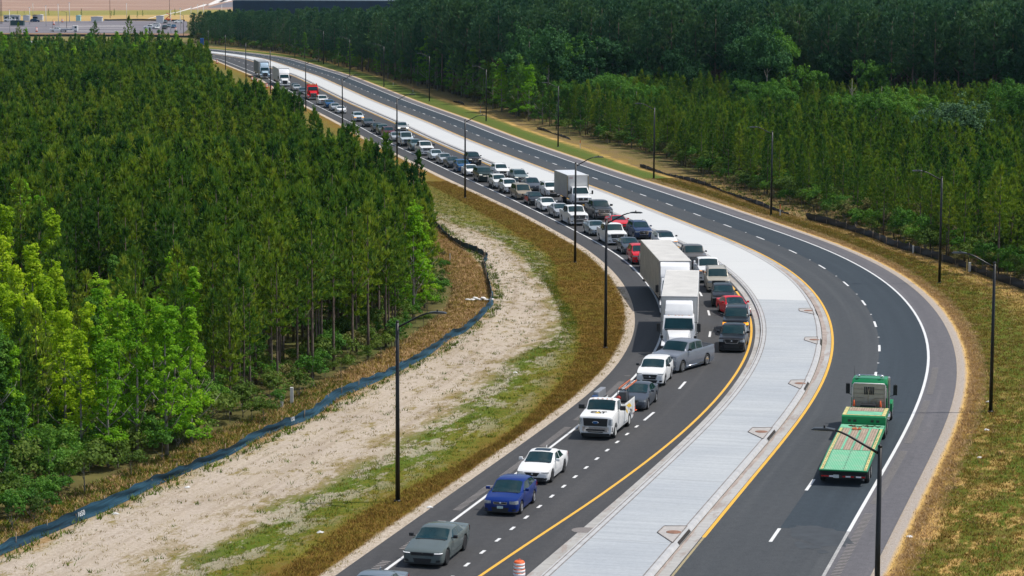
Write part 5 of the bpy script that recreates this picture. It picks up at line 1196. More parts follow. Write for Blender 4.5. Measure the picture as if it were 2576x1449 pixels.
# ------------------------------------------------------------------ lamp posts
PBLK = mat('post_black', (.012, .012, .013), .35, .3, var=.2); LEDH = mat('lamp_head_grey', (.055, .06, .065), .4, .3)
def make_lamp():
    r = empty('street_lamp', (0, 0, 0), 0, cat='street lamp', group='street lamps along both sides of the road')
    bm = MB(); bm.tube([(0, 0, 0), (0, 0, 4.6), (0, 0, 9.3)], .125, 12, .085); bm.lathe([(.19, 0), (.19, .05), (.13, .10)], 12, 'z'); bm.lathe([(.088, 9.28), (.088, 9.36), (.03, 9.40)], 10, 'z'); bm.build('pole', PBLK, r)
    bm = MB(); bm.tube([(.05, 0, 9.05), (.5, 0, 9.30), (1.2, 0, 9.68), (1.5, 0, 9.80), (1.75, 0, 9.86)], .055, 8, .035); bm.build('arm', PBLK, r)
    bm = MB(); bm.prism([(1.70, 9.83), (1.72, 9.91), (2.0, 9.945), (2.5, 9.93), (2.62, 9.87), (2.6, 9.845)], -.14, .14, .02); hd = bm.build('lamp_head', LEDH, r, 40)
    bm = MB(); bm.lathe([(.035, 9.94), (.04, 10.03), (.02, 10.04)], 8, 'z', (2.12, 0, 0)); bm.build('photocell', PBLK, hd)
    bm = MB(); bm.box(2.02, 2.5, -.10, .10, 9.825, 9.843); bm.build('lens', mat('led_lens', (.6, .6, .55), .3), hd)
    return r
def copy_tree(o, parent=None):
    c = o.copy(); COL.objects.link(c); c.parent = parent
    for ch in o.children: copy_tree(ch, c)
    return c
HP = 9.35
LAMPS = [ # x,y, 'b' base / 't' top of pole, side, label
 (1000.5, 1261.7, 'b', 1, 'black street lamp on the near left verge, standing clear over the sand track'),
 (1522.9, 875.5, 'b', 1, 'black street lamp whose arm reaches over the red coupe'),
 (1446.6, 661, 'b', 1, 'black street lamp crossing the white box truck and a white pickup'),
 (1170, 498, 'b', 1, 'black street lamp crossing the white sedan beside the black suv'),
 (998.5, 246.5, 't', 1, 'black street lamp crossing the lifted silver pickup'),
 (861, 197, 't', 1, 'black street lamp crossing the small white rounded car'),
 (768.7, 157, 't', 1, 'black street lamp crossing the red truck'),
 (679.6, 127, 't', 1, 'black street lamp beside the far white lorry'),
 (618, 108, 't', 1, 'black street lamp just up the road from the last lorry'),
 (566.5, 87.5, 't', 1, 'black street lamp by the far orange drums'),
 (523.5, 76, 't', 1, 'farthest black street lamp left of the road, by the tree line'),
 (2214, 1121.3, 't', -1, 'black street lamp whose head hangs over the green lorry deck'),
 (2492, 1036.4, 'b', -1, 'black street lamp at the right edge beyond the right shoulder'),
 (2363, 712.7, 'b', -1, 'black street lamp on the right verge at the bend, in front of the silt fence'),
 (1939.6, 541.7, 'b', -1, 'black street lamp on the right verge beside the orange-topped marker post'),
 (1644.6, 450, 'b', -1, 'black street lamp on the right verge behind the dark grey pickup'),
 (1403.9, 369.4, 'b', -1, 'black street lamp on the right verge against the mixed wood edge'),
 (1223, 304.8, 'b', -1, 'black street lamp on the right verge, second beyond the brown clearing'),
 (1080, 254.8, 'b', -1, 'black street lamp on the right verge opposite the lit silver suv'),
 (965.8, 218.3, 'b', -1, 'black street lamp on the right verge opposite the orange-lit suv'),
 (880, 191, 'b', -1, 'black street lamp on the right verge opposite the red truck'),
 (814, 161, 'b', -1, 'black street lamp on the right verge opposite the far lorries'),
 (711.7, 132.5, 'b', -1, 'farthest black street lamp on the right verge'),
]
lamp0 = make_lamp()
for i, (x, y, k, sd, lab) in enumerate(LAMPS):
    q = G(x, y) if k == 'b' else G(x, y, HP); s, o = s_off(q); h = heading(s)-sd*math.pi/2
    l_ = lamp0 if i == 0 else copy_tree(lamp0)
    l_.location = (q.x, q.y, 0); l_.rotation_euler = (0, 0, h); l_['label'] = lab
# ------------------------------------------------------------------ orange drums
def make_drum():
    r = empty('traffic_drum', cat='traffic drum')
    bm = MB(); bm.lathe([(.27, .06), (.275, .30), (.255, .31), (.26, .62), (.235, .63), (.24, .95), (.20, 1.0), (.03, 1.01)], 20, 'z'); bm.build('drum_body', ORC, r)
    bm = MB()
    for a, b_, q in ((.33, .46, .266), (.50, .61, .264), (.66, .77, .246), (.81, .91, .245)):
        bm.lathe([(q+.004, a), (q+.004, b_)], 20, 'z')
    bm.build('white_band', WRF, r)
    bm = MB(); bm.lathe([(.36, 0), (.36, .05), (.28, .08)], 18, 'z'); bm.build('rubber_base', BLK, r)
    bm = MB(); bm.tube([(-.05, 0, 1.0), (-.04, 0, 1.08), (.04, 0, 1.08), (.05, 0, 1.0)], .015, 6); bm.build('handle', ORC, r)
    return r
drum0 = make_drum()
DR = [(1306, 1466, 'orange and white drum at the bottom edge by the yellow line')]
far = [(546, 160), (516, 151), (634, 204), (646, 208), (657, 214.5), (671, 222), (683, 228), (699, 236), (713.5, 242), (734, 251), (750, 260)]
words = ['second farthest one', 'farthest of all', 'at the upper end of the row', 'second in the row', 'third in the row', 'fourth in the row', 'fifth in the row', 'sixth in the row', 'seventh in the row', 'eighth in the row', 'lower end of the row']
for i, (x, y) in enumerate(far): DR.append((x, y, 'orange and white drum on the left edge, '+words[i]))
for i, (x, y, lab) in enumerate(DR):
    l_ = drum0 if i == 0 else copy_tree(drum0); q = G(x, y); l_.location = (q.x, q.y, .004); l_.rotation_euler = (0, 0, i*.7); l_['label'] = lab
    if i: l_['group'] = 'orange drums along the left edge'

# ------------------------------------------------------------------ silt fences
n = NT('silt_fabric'); tcv = n.n('TexCoord').outputs['Object']; uvv = n.n('CombineXYZ'); n.l(n.attr('s'), uvv.inputs[0]); n.l(n.attr('t'), uvv.inputs[1])
a_ = n.noise(1.0, n.scaled(uvv.outputs[0], .35, 9, 1), 4, .65); b_ = n.noise(.12, n.pos(), 3)
M_SILT = n.done(n.mix(n.step(b_, .35, .65), n.ramp(a_, [(.35, (.003, .018, .034)), (.7, (.008, .055, .095))]), n.ramp(a_, [(.35, (.007, .042, .076)), (.7, (.028, .105, .16))])), .7, spec=.3)
M_SILTB = mat('silt_black', (.016, .018, .024), .7, var=.4, scale=3)
POSTM = mat('weathered_post', (.36, .27, .19), .9, var=.3, scale=6); POSTG = mat('green_post', (.10, .13, .11), .8)
def fence(px, label, m, h0=.72, n_per=2.6, sag=.12, postm=POSTM, seed=1, low=None):
    r_ = random.Random(seed); pts = [G(x, y) for x, y in px]; P = chaikin_resample(pts, .5, 3); root = empty('silt_fence', (P[0][0], P[0][1], 0), 0, label, 'silt fence')
    V = []; F = []; S_ = []; T_ = []; d = 0; nr = 6; ph = [r_.uniform(0, 6) for _ in range(5)]
    for i, (x, y) in enumerate(P):
        if i: d += math.hypot(x-P[i-1][0], y-P[i-1][1])
        tn = P[min(i+1, len(P)-1)]-P[max(i-1, 0)]; tn = tn/np.linalg.norm(tn); nx, ny = tn[1], -tn[0]
        u = (d % n_per)/n_per; top = h0-sag*math.sin(math.pi*u)*(1+.5*math.sin(d*.35+ph[0]))+.05*math.sin(d*.21+ph[1])
        if low: top *= low(d)
        lean = .10*math.sin(d*.13+ph[2])+.05*math.sin(d*.9+ph[3])
        for k in range(nr):
            t = k/(nr-1); b = .07*math.sin(math.pi*t)*math.sin(d*1.3+ph[4]+k)+.04*math.sin(d*4.1+k*2.2)*t+lean*t+ (.12 if k == 0 else 0)
            V.append((x-P[0][0]+nx*b, y-P[0][1]+ny*b, top*t+(.02 if k else .01))); S_.append(d); T_.append(t)
    n_ = len(P); F = [(i*nr+k, (i+1)*nr+k, (i+1)*nr+k+1, i*nr+k+1) for i in range(n_-1) for k in range(nr-1)]
    me = mesh_np('fabric', V, F, m, smooth=True)
    for nm, A in (('s', S_), ('t', T_)): a = me.attributes.new(nm, 'FLOAT', 'POINT'); a.data.foreach_set('value', np.array(A, dtype=np.float32))
    link('fabric', me, root)
    d = 0; last = -9; cnt = 0
    for i, (x, y) in enumerate(P):
        if i: d += math.hypot(x-P[i-1][0], y-P[i-1][1])
        if d-last >= n_per and cnt < 70:
            last = d; cnt += 1; bm = MB(); tn = P[min(i+1, len(P)-1)]-P[max(i-1, 0)]; tn = tn/np.linalg.norm(tn); nx, ny = tn[1], -tn[0]
            lx = r_.uniform(-.08, .08); q = -.05
            bm.tube([(x-P[0][0]+nx*q, y-P[0][1]+ny*q, 0), (x-P[0][0]+nx*q+lx, y-P[0][1]+ny*q, h0*(low(d) if low else 1)+.12)], .022, 5); bm.build('post', postm, root)
    return root, P
fl, PL = fence(FENCE_L, 'blue-black silt fence winding along the left edge of the sand track', M_SILT, .60)
# sprayed station marks on the fabric
def fence_mark(px, py, txt, P, root, size=.42):
    q = G(px, py, .35); i = int(np.argmin(np.hypot(P[:, 0]-q.x, P[:, 1]-q.y))); tn = P[min(i+1, len(P)-1)]-P[i-1]; tn = tn/np.linalg.norm(tn)
    me = text_mesh(txt, size, mat('spray_white', (.75, .78, .8), .7)); o = link('spray_mark', me, root)
    ang = math.atan2(tn[1], tn[0]); nx, ny = tn[1], -tn[0]
    o.matrix_local = Matrix.Translation((P[i][0]-P[0][0]+nx*.22, P[i][1]-P[0][1]+ny*.22, .42)) @ Matrix.Rotation(ang, 4, 'Z') @ Matrix.Rotation(R(82), 4, 'X')
fence_mark(189, 1296, '1650', PL, fl, .36); fence_mark(728, 1056, '150', PL, fl, .34)
fr_, PR = fence(FENCE_R, 'black silt fence along the foot of the right-hand pine wood', M_SILTB, .80, seed=4)
fence([(1985, 541), (1935, 528), (1860, 499), (1789, 472), (1740, 458), (1706, 449), (1660, 436), (1610, 421)], 'sagging black silt fence beyond the gap on the right verge', M_SILTB, .62, seed=8, low=lambda d: .45+.45*abs(math.sin(d*.11)))
fence([(1435, 352), (1400, 340), (1375, 331), (1350, 324)], 'collapsed scrap of black silt fence beside the fifth right-hand lamp', M_SILTB, .5, seed=9, low=lambda d: .3+.6*abs(math.sin(d*.2)))
fence([(1168, 265), (1155, 259.5), (1140, 257.5)], 'small fallen scrap of black silt fence in the brown clearing', M_SILTB, .7, seed=10, low=lambda d: .5+.5*abs(math.sin(d*.3)))
# ------------------------------------------------------------------ markers, pipes, litter
WPST = mat('white_pipe', (.72, .72, .70), .5); ORT = mat('orange_cap', (.70, .16, .05), .6); YST = mat('stake_yellow', (.55, .42, .16), .8)
def marker(px, py, label, h=1.2, top=True, m=WPST, w=.045, name='marker_post', grp=None):
    q = G(px, py); r = empty(name, (q.x, q.y, 0), 0, label, 'marker post', grp)
    bm = MB(); bm.box(-w, w, -w, w, 0, h*(.6 if top else 1), .008); bm.build('post', m, r)
    if top: bm = MB(); bm.box(-w*1.1, w*1.1, -w*1.1, w*1.1, h*.6, h, .01); bm.build('orange_top', ORT, r)
marker(1962.5, 544, 'white and orange marker post beside the gap in the right silt fence', 1.3)
marker(1459.5, 373.5, 'white and orange marker post right of the lamp behind the dark grey pickup', 1.3)
marker(1209, 284, 'white and orange marker post in the brown clearing near a lamp', 1.3)
marker(1039, 232, 'white and orange marker post farther up the clearing', 1.2)
marker(989, 215, 'farthest white and orange marker post up the clearing', 1.2)
marker(1432, 348, 'thin pale wooden stake on the right verge', 1.3, False, YST, .03)
marker(1036.5, 218.5, 'thin brown wooden stake near the edge of the mixed wood', 1.6, False, YST, .03)
marker(2297, 637.5, 'short grey marker post in front of the right silt fence', .75, False, WPST, .07)
marker(2432, 684, 'yellow wooden stake by the end of the right silt fence', 1.15, False, YST, .05)
marker(2439, 683.5, 'white pipe post next to the yellow stake', .85, False, WPST, .10)
marker(734, 1016, 'taller white square post behind the left silt fence', 1.05, False, WPST, .10)
marker(708.5, 1026.5, 'shorter white square post behind the left silt fence', .72, False, WPST, .09)
marker(1132, 657, 'thin white pipe standing in the dry grass by the left wood', .75, False, WPST, .04)
q = G(1207, 757); r = empty('sandbag_pile', (q.x, q.y, 0), 0, 'pile of white sandbags in the dry grass beside the left silt fence', 'sandbags')
rr_ = random.Random(11)
for k in range(7):
    bm = MB(); bmesh.ops.create_icosphere(bm.b, subdivisions=2, radius=1.0)
    for v in bm.b.verts: v.co = Vector((v.co.x*.30, v.co.y*.2, v.co.z*.10)); v.co += Vector((rr_.uniform(-.01, .01),)*3)
    o = bm.build('sandbag', mat('sandbag_white', (.74, .72, .70), .9), r, 60); o.location = (-.95+k*.31, rr_.uniform(-.2, .2), .10+(.12 if k in (2, 4) else 0)); o.rotation_euler = (rr_.uniform(-.2, .2), rr_.uniform(-.2, .2), rr_.uniform(-1, 1))
LITT = [(472, 1227, 'white scrap of litter on the sand by the left fence'), (291, 1293, 'folded white scrap by the near end of the left fence'), (1081, 1277, 'white strip of litter on the sandy road edge by the near lamp'), (806, 1340, 'small white litter in the brown grass below the near lamp'), (1922, 943, 'white crumpled paper in the grass, left of nothing but turf'), (2487, 1012, 'white crumpled paper on the right verge near the edge lamp'), (2482, 1082, 'pale rag on the right verge below the edge lamp'), (2464, 1152, 'small pale litter on the lower right verge'), (2288, 1351, 'white litter in the dry grass behind the near right lamp')]
for x, y, lab in LITT:
    if 'left of nothing' in lab: x, y, lab = 1296, 938, 'white crumpled paper in the green grass band, below the bend lamp'
    q = G(x, y); bm = MB(); bmesh.ops.create_icosphere(bm.b, subdivisions=2, radius=1.0)
    for v in bm.b.verts: v.co = Vector((v.co.x*.20*rr_.uniform(.6, 1.1), v.co.y*.14*rr_.uniform(.6, 1.1), abs(v.co.z)*.09*rr_.uniform(.4, 1.2)))
    o = bm.build('litter', mat('litter_white', (.72, .72, .70), .8), None, 20); o.location = (q.x, q.y, 0); tag(o, lab, 'litter')
# ------------------------------------------------------------------ trees
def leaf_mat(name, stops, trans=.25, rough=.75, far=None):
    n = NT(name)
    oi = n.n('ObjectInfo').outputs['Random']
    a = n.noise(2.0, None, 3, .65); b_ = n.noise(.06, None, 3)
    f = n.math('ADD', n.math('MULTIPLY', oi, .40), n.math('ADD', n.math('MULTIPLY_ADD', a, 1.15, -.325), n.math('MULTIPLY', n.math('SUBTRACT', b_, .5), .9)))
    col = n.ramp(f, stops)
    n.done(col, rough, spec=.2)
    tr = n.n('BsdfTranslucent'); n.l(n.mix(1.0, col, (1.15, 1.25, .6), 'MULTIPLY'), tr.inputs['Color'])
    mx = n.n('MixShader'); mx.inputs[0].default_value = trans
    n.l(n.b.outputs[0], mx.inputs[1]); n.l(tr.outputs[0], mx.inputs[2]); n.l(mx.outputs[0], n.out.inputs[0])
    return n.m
M_NEED = leaf_mat('pine_needles', [(.10, (.024, .084, .020)), (.36, (.080, .175, .024)), (.64, (.20, .285, .028)), (1.0, (.40, .41, .055))], .36)
M_NEEDD = leaf_mat('old_pine_needles', [(.15, (.024, .080, .048)), (.5, (.052, .128, .060)), (.85, (.11, .19, .07))], .25)
M_CAND = mat('pine_candles', (.34, .26, .10), .9, var=.3)
M_LEAF = [leaf_mat('leaf_bright', [(.15, (.10, .27, .010)), (.5, (.22, .43, .016)), (.9, (.44, .60, .04))], .42),
          leaf_mat('leaf_yellow_green', [(.15, (.17, .30, .008)), (.5, (.34, .50, .014)), (.9, (.58, .66, .04))], .42),
          leaf_mat('leaf_mid', [(.15, (.045, .14, .018)), (.5, (.09, .22, .028)), (.9, (.18, .33, .04))], .32),
          leaf_mat('leaf_grey_green', [(.15, (.05, .12, .055)), (.5, (.10, .19, .085)), (.9, (.18, .28, .14))], .25)]
M_BARK = mat('bark', (.14, .105, .085), .95, var=.35, scale=3); M_BARKG = mat('grey_bark', (.24, .22, .19), .95, var=.3, scale=3)
def trunk_mesh(h, r, seed, limbs=0, m=None, seg=6, lo=.35):
    rr = random.Random(seed); bm = MB()
    bx, by = rr.uniform(-.15, .15), rr.uniform(-.15, .15)
    P = [(bx*math.sin(3*t)*t, by*math.sin(2*t+1)*t, h*t) for t in (0, .2, .45, .7, .97)]
    bm.tube(P, r, seg, r*.16)
    for k in range(limbs):
        t = rr.uniform(lo, .85); a = rr.uniform(0, 6.28); L = h*.22*(1.1-t)*rr.uniform(.7, 1.3)
        x0, y0, z0 = bx*math.sin(3*t)*t, by*math.sin(2*t+1)*t, h*t
        bm.tube([(x0, y0, z0), (x0+math.cos(a)*L*.55, y0+math.sin(a)*L*.55, z0+L*.45), (x0+math.cos(a)*L, y0+math.sin(a)*L, z0+L*1.0)], r*(1-t)*.5+.012, 4, .008)
    return bm.me('trunk', m or M_BARK)
def blades(C, D, ln, wd, nper, rs, spread=.75):
    """needle/leaf triangles: C centres (n,3), D directions"""
    n = len(C); C = np.repeat(C, nper, 0); D = np.repeat(D, nper, 0)
    v = D+rs.normal(0, spread, C.shape); v /= np.linalg.norm(v, axis=1)[:, None]
    w = np.cross(v, rs.normal(0, 1, C.shape)); w /= np.linalg.norm(w, axis=1)[:, None]
    L = ln*rs.uniform(.7, 1.25, (len(C), 1)); W = wd*rs.uniform(.7, 1.2, (len(C), 1))
    return np.stack([C-w*W*.5, C+w*W*.5, C+v*L*.75+w*W*.42, C+v*L], 1).reshape(-1, 3)
def pine_crown(h, cb, rad, seed, mats, step=.36, nb=6, tuft=.34, wd=.085, npb=6, up=.55, shape=.75, fat=0.0):
    rs = np.random.RandomState(seed); C = []; D = []; TC = []
    z = cb*h
    while z < h-.15:
        t = (z-cb*h)/(h-cb*h); prof = ((1-t)**shape)*(1-.55*max(0, .25-t)/.25)
        k = max(3, int(nb*(1-.35*t))); a0 = rs.uniform(0, 6.28); asy = rs.uniform(.6, 1.25, k)
        for j in range(k):
            a = a0+6.283*j/k+rs.uniform(-.4, .4); L = max(.22, rad*prof*asy[j]); e = up*(.45+.8*t)+rs.uniform(-.15, .2)
            d = np.array([math.cos(a)*math.cos(e), math.sin(a)*math.cos(e), math.sin(e)])
            for f in (.34, .68, 1.0):
                if f < .4 and L < .7: continue
                C.append(np.array([0, 0, z])+d*L*f+rs.normal(0, .05+fat, 3)); D.append(d*.7+np.array([0, 0, .75]))
            if rs.rand() < .55 and t > .25: TC.append(np.array([0, 0, z])+d*L)
        z += step*rs.uniform(.8, 1.2)
    for q in range(4): C.append(np.array([0, 0, h-.12*q])); D.append(np.array([0, 0, 1.2]))
    TC.append(np.array([0, 0, h])); TC.append(np.array([.06, 0, h]))
    V = blades(np.array(C), np.array(D), tuft, wd, npb, rs, .45)
    if len(mats) > 1 and TC:
        T0 = np.array(TC); V = np.concatenate([V, blades(T0, np.tile(np.array([0, 0, 2.2]), (len(T0), 1)), tuft*1.7, wd*1.1, 6, rs, .42)])
    T = np.array(TC); V2 = blades(T, np.tile(np.array([0, 0, 3.0]), (len(T), 1)), .42, .06, 2, rs, .25) if len(mats) > 1 else np.zeros((0, 3))
    A = np.concatenate([V, V2]); F = np.arange(len(A)).reshape(-1, 4); mi = np.r_[np.zeros(len(V)//4), np.ones(len(V2)//4)]
    return mesh_np('crown', A, F, mats, mi)
def leaf_crown(h, cb, rx, seed, m, ncl=70, per=48, leaf=.20, cl=.55, lobes=5, tall=0):
    rs = np.random.RandomState(seed); L = []
    # several uneven lobes around the stem
    lob = [(np.array([rs.normal(0, rx*.38), rs.normal(0, rx*.38), h*(cb+(1-cb)*rs.uniform(.25, .8))]), rx*rs.uniform(.45, .75), h*(1-cb)*rs.uniform(.20, .34)) for _ in range(lobes)]
    if tall:
        lob = []
        for i in range(9):
            t = i/8; a = rs.uniform(0, 6.28); rr_ = rx*(1-t)**.7*.45
            lob.append((np.array([math.cos(a)*rr_, math.sin(a)*rr_, h*(cb+(1-cb)*(.08+.84*t))]), rx*(.72-.48*t)*rs.uniform(.75, 1.15), h*(1-cb)*.11))
    lob.append((np.array([0, 0, h*(1-(1-cb)*.28)]), rx*(.22 if tall else .5), h*(1-cb)*.26)); C = []; D = []
    for i in range(ncl):
        c, a, b_ = lob[i % len(lob)]; d = rs.normal(0, 1, 3); d /= np.linalg.norm(d); d[2] = abs(d[2])*.9-.25*(rs.rand())
        p = c+d*np.array([a, a, b_])*rs.uniform(.55, 1.08); n_ = int(per*rs.uniform(.6, 1.3)); r = cl*rs.uniform(.6, 1.2)
        q = rs.normal(0, 1, (n_, 3)); q /= np.linalg.norm(q, axis=1)[:, None]; q *= (rs.uniform(.35, 1.0, (n_, 1))**.6)*r; q[:, 2] *= .7
        C.append(p+q); D.append(q/r*.8+d*.5+np.array([0, 0, .5]))
    C = np.concatenate(C); D = np.concatenate(D); n_ = len(C); v = D+rs.normal(0, .6, C.shape); v /= np.linalg.norm(v, axis=1)[:, None]
    t = np.cross(v, rs.normal(0, 1, C.shape)); t /= np.linalg.norm(t, axis=1)[:, None]; b_ = np.cross(v, t); s = leaf*rs.uniform(.6, 1.25, (n_, 1))
    A = np.stack([C-t*s*.5, C-b_*s*.42, C+t*s*.5, C+b_*s*.42], 1).reshape(-1, 3)
    return mesh_np('crown', A, np.arange(len(A)).reshape(-1, 4), m)
YP = [(pine_crown(9.5, .24+.04*(k % 3), 1.45+.28*(k % 3), 10+k, [M_NEED, M_CAND], step=.56, tuft=.44, wd=.12, shape=.72, up=.72, npb=9), trunk_mesh(9.4, .10, 30+k, 3, M_BARK)) for k in range(7)]
EP = [(pine_crown(10.5, .48, 2.1, 50+k, [M_NEED, M_CAND], nb=6, step=.55, tuft=.46, wd=.12, npb=9), trunk_mesh(10.4, .12, 60+k, 5, M_BARK, lo=.42)) for k in range(3)]
MP = [(pine_crown(19, .48, 3.3, 70+k, [M_NEEDD], step=.75, nb=7, tuft=.75, wd=.22, npb=7, up=.35, shape=.5, fat=.22), trunk_mesh(18.5, .22, 80+k, 10, M_BARK)) for k in range(5)]
FP = [(pine_crown(12, .26, 2.5, 90+k, [M_NEEDD], step=.6, nb=7, tuft=.6, wd=.18, npb=6, up=.4, shape=.6, fat=.12), trunk_mesh(11.6, .16, 95+k, 6, M_BARK)) for k in range(4)]
DC = {0: [], 1: [], 2: [], 3: []}
for c in range(4):
    for k in range(3 if c < 3 else 1):
        DC[c].append((leaf_crown(9.0, .08, 1.6+.3*k, 100+10*c+k, M_LEAF[c], 165, 38, .15, .27, 6, tall=1), trunk_mesh(8.2, .12, 200+10*c+k, 9, M_BARKG, lo=.15)))
BDD = [(leaf_crown(10.0, .12, 4.4, 330+k, leaf_mat('leaf_dark_%d' % k, [(.15, (.018, .070, .024)), (.5, (.036, .115, .036)), (.9, (.075, .18, .05))], .25), 170, 44, .32, .62, 9), trunk_mesh(8.5, .22, 340+k, 12, M_BARKG, lo=.15)) for k in range(2)]  # broad crowns with darker green leaves
BD = [(leaf_crown(10.0, .12, 4.6, 300+k, [M_LEAF[2], M_LEAF[3], M_LEAF[2]][k], 190, 50, .28, .62, 9), trunk_mesh(8.5, .22, 310+k, 12, M_BARKG, lo=.15)) for k in range(3)]
M_SHO = leaf_mat('shrub_olive', [(.15, (.05, .10, .016)), (.5, (.10, .17, .024)), (.9, (.20, .26, .05))], .3); M_SHB = leaf_mat('shrub_dry', [(.15, (.09, .085, .03)), (.5, (.15, .15, .045)), (.9, (.26, .23, .09))], .25)
SH = [(leaf_crown(1.7, .02, 1.0, 400+k, [M_LEAF[2], M_SHO, M_SHO, M_SHB][k], 26, 34, .13, .30, 4), trunk_mesh(1.3, .03, 410+k, 5, M_BARKG, 4, lo=.1)) for k in range(4)]
def tree(name, pair, p, s, rz, label, cat, group, sz=None):
    r = empty(name, (p[0], p[1], 0), rz, label, cat, group); r.scale = (s, s, sz or s)
    link('trunk', pair[1], r); link('crown', pair[0], r); return r
def inpoly(x, y, P):
    c = False; n = len(P); j = n-1
    for i in range(n):
        xi, yi = P[i][0], P[i][1]; xj, yj = P[j][0], P[j][1]
        if (yi > y) != (yj > y) and x < (xj-xi)*(y-yi)/(yj-yi)+xi: c = not c
        j = i
    return c
def stuff_gn(name, pts, pairs, label, cat, objs):
    """pts rows: x, y, rot, scale, scale z, variant. One object; instances of the variants' meshes"""
    A = np.array(pts, dtype=np.float32); me = bpy.data.meshes.new(name); me.vertices.add(len(A)); co = np.zeros((len(A), 3), dtype=np.float32); co[:, :2] = A[:, :2]
    me.vertices.foreach_set('co', co.ravel())
    for nm, c in (('rz', 2), ('sc', 3), ('sz', 4)):
        a = me.attributes.new(nm, 'FLOAT', 'POINT'); a.data.foreach_set('value', A[:, c].copy())
    a = me.attributes.new('var', 'INT', 'POINT'); a.data.foreach_set('value', A[:, 5].astype(np.int32))
    o = link(name, me); tag(o, label, cat, kind='stuff')
    ng = bpy.data.node_groups.new(name, 'GeometryNodeTree'); ng.interface.new_socket('Geometry', in_out='INPUT', socket_type='NodeSocketGeometry'); ng.interface.new_socket('Geometry', in_out='OUTPUT', socket_type='NodeSocketGeometry')
    N = ng.nodes; Lk = ng.links; gi = N.new('NodeGroupInput'); go = N.new('NodeGroupOutput'); iop = N.new('GeometryNodeInstanceOnPoints'); g2i = N.new('GeometryNodeGeometryToInstance')
    for tr, cr in reversed(objs):
        j = N.new('GeometryNodeJoinGeometry')
        for ob in (tr, cr):
            oi = N.new('GeometryNodeObjectInfo'); oi.transform_space = 'ORIGINAL'; oi.inputs['Object'].default_value = ob; Lk.new(oi.outputs['Geometry'], j.inputs[0])
        g1 = N.new('GeometryNodeGeometryToInstance'); Lk.new(j.outputs[0], g1.inputs[0])
        if 'jj' not in locals(): jj = N.new('GeometryNodeJoinGeometry')
        Lk.new(g1.outputs[0], jj.inputs[0])
    Lk.new(gi.outputs[0], iop.inputs['Points']); Lk.new(jj.outputs[0], iop.inputs['Instance']); iop.inputs['Pick Instance'].default_value = True
    def at(nm, ty='FLOAT'):
        q = N.new('GeometryNodeInputNamedAttribute'); q.data_type = ty; q.inputs['Name'].default_value = nm
        return [s for s in q.outputs if s.enabled and s.name == 'Attribute'][0]
    Lk.new(at('var', 'INT'), iop.inputs['Instance Index'])
    cx = N.new('ShaderNodeCombineXYZ'); Lk.new(at('rz'), cx.inputs[2]); Lk.new(cx.outputs[0], iop.inputs['Rotation'])
    cs = N.new('ShaderNodeCombineXYZ'); sc = at('sc'); Lk.new(sc, cs.inputs[0]); Lk.new(sc, cs.inputs[1]); Lk.new(at('sz'), cs.inputs[2]); Lk.new(cs.outputs[0], iop.inputs['Scale'])
    Lk.new(iop.outputs[0], go.inputs[0]); md = o.modifiers.new('scatter', 'NODES'); md.node_group = ng
    return o
def jgrid(poly, step, jit, rs, ok=None):
    xs = [p[0] for p in poly]; ys = [p[1] for p in poly]; out = []
    y = min(ys); row = 0
    while y < max(ys):
        x = min(xs)+(row % 2)*step*.5
        while x < max(xs):
            px_, py_ = x+rs.uniform(-jit, jit), y+rs.uniform(-jit, jit)
            if inpoly(px_, py_, poly) and (ok is None or ok(px_, py_)): out.append((px_, py_))
            x += step
        y += step*.9; row += 1
    return out
def vis(x, y, h=10, mg=330):
    a = PIX((x, y, 0)); b_ = PIX((x, y, h)); return -mg < a[0] < 2576+mg and b_[1] < 1449+mg*2 and a[1] > -60
GP = lambda l: [tuple(G(*q)[:2]) for q in l]
rs = np.random.RandomState(42); rq = random.Random(77)
LB = [(-120, 1360), (0, 1318), (120, 1268), (230, 1205), (350, 1168), (500, 1105), (640, 1040), (760, 965), (860, 925), (940, 895), (1015, 845), (1065, 790), (1088, 715), (1062, 660), (1010, 622), (945, 585), (875, 524), (805, 484), (758, 447), (678, 402), (608, 357), (560, 297), (520, 245), (490, 205), (478, 178), (440, 166), (300, 160), (150, 153), (0, 150), (-150, 148)]
LPOLY = GP(LB)+[(G(-150, 148)[0]-30, G(-150, 148)[1]), (-140, 600), (-75, 300), (-45, 160), (-38, 118)]
# broadleaf stands inside the left wood (photo px of the tree's foot, height, kind)
DEC = [(60, 800, 11, 0), (105, 815, 10, 0), (20, 862, 10, 1), (135, 885, 10, 1), (10, 950, 9.5, 1), (85, 955, 9, 1), (150, 1000, 8.5, 1), (45, 1030, 9, 1), (255, 1010, 8, 0), (160, 1055, 8, 1), (330, 1060, 7.5, 0), (420, 1150, 8.8, 0), (345, 1160, 8.9, 0), (482, 1115, 8, 0), (300, 1110, 8.5, 0), (385, 1085, 8, 0), (60, 1225, 4.5, 2), (125, 1245, 3.6, 2), (15, 1285, 4, 2), (205, 1170, 7.5, 1), (272, 1172, 7, 0), (228, 1115, 8, 1), (440, 1110, 8, 0), (10, 1100, 9, 1), (85, 1120, 8.5, 1), (165, 1130, 8, 1), (-20, 1190, 8, 2), (40, 1110, 8.5, 1), (500, 1095, 5.5, 0), (1040, 806, 9.2, 0), (1068, 776, 7.0, 0), (1020, 640, 6, 2),
       (450, 305, 11.5, 2), (482, 335, 11, 2), (430, 345, 10.5, 2), (500, 375, 10, 2), (465, 400, 9.5, 2), (520, 330, 9, 2), (412, 300, 10, 2), (650, 905, 8.2, 2), (250, 1080, 8.5, 0), (120, 1075, 9, 1)]
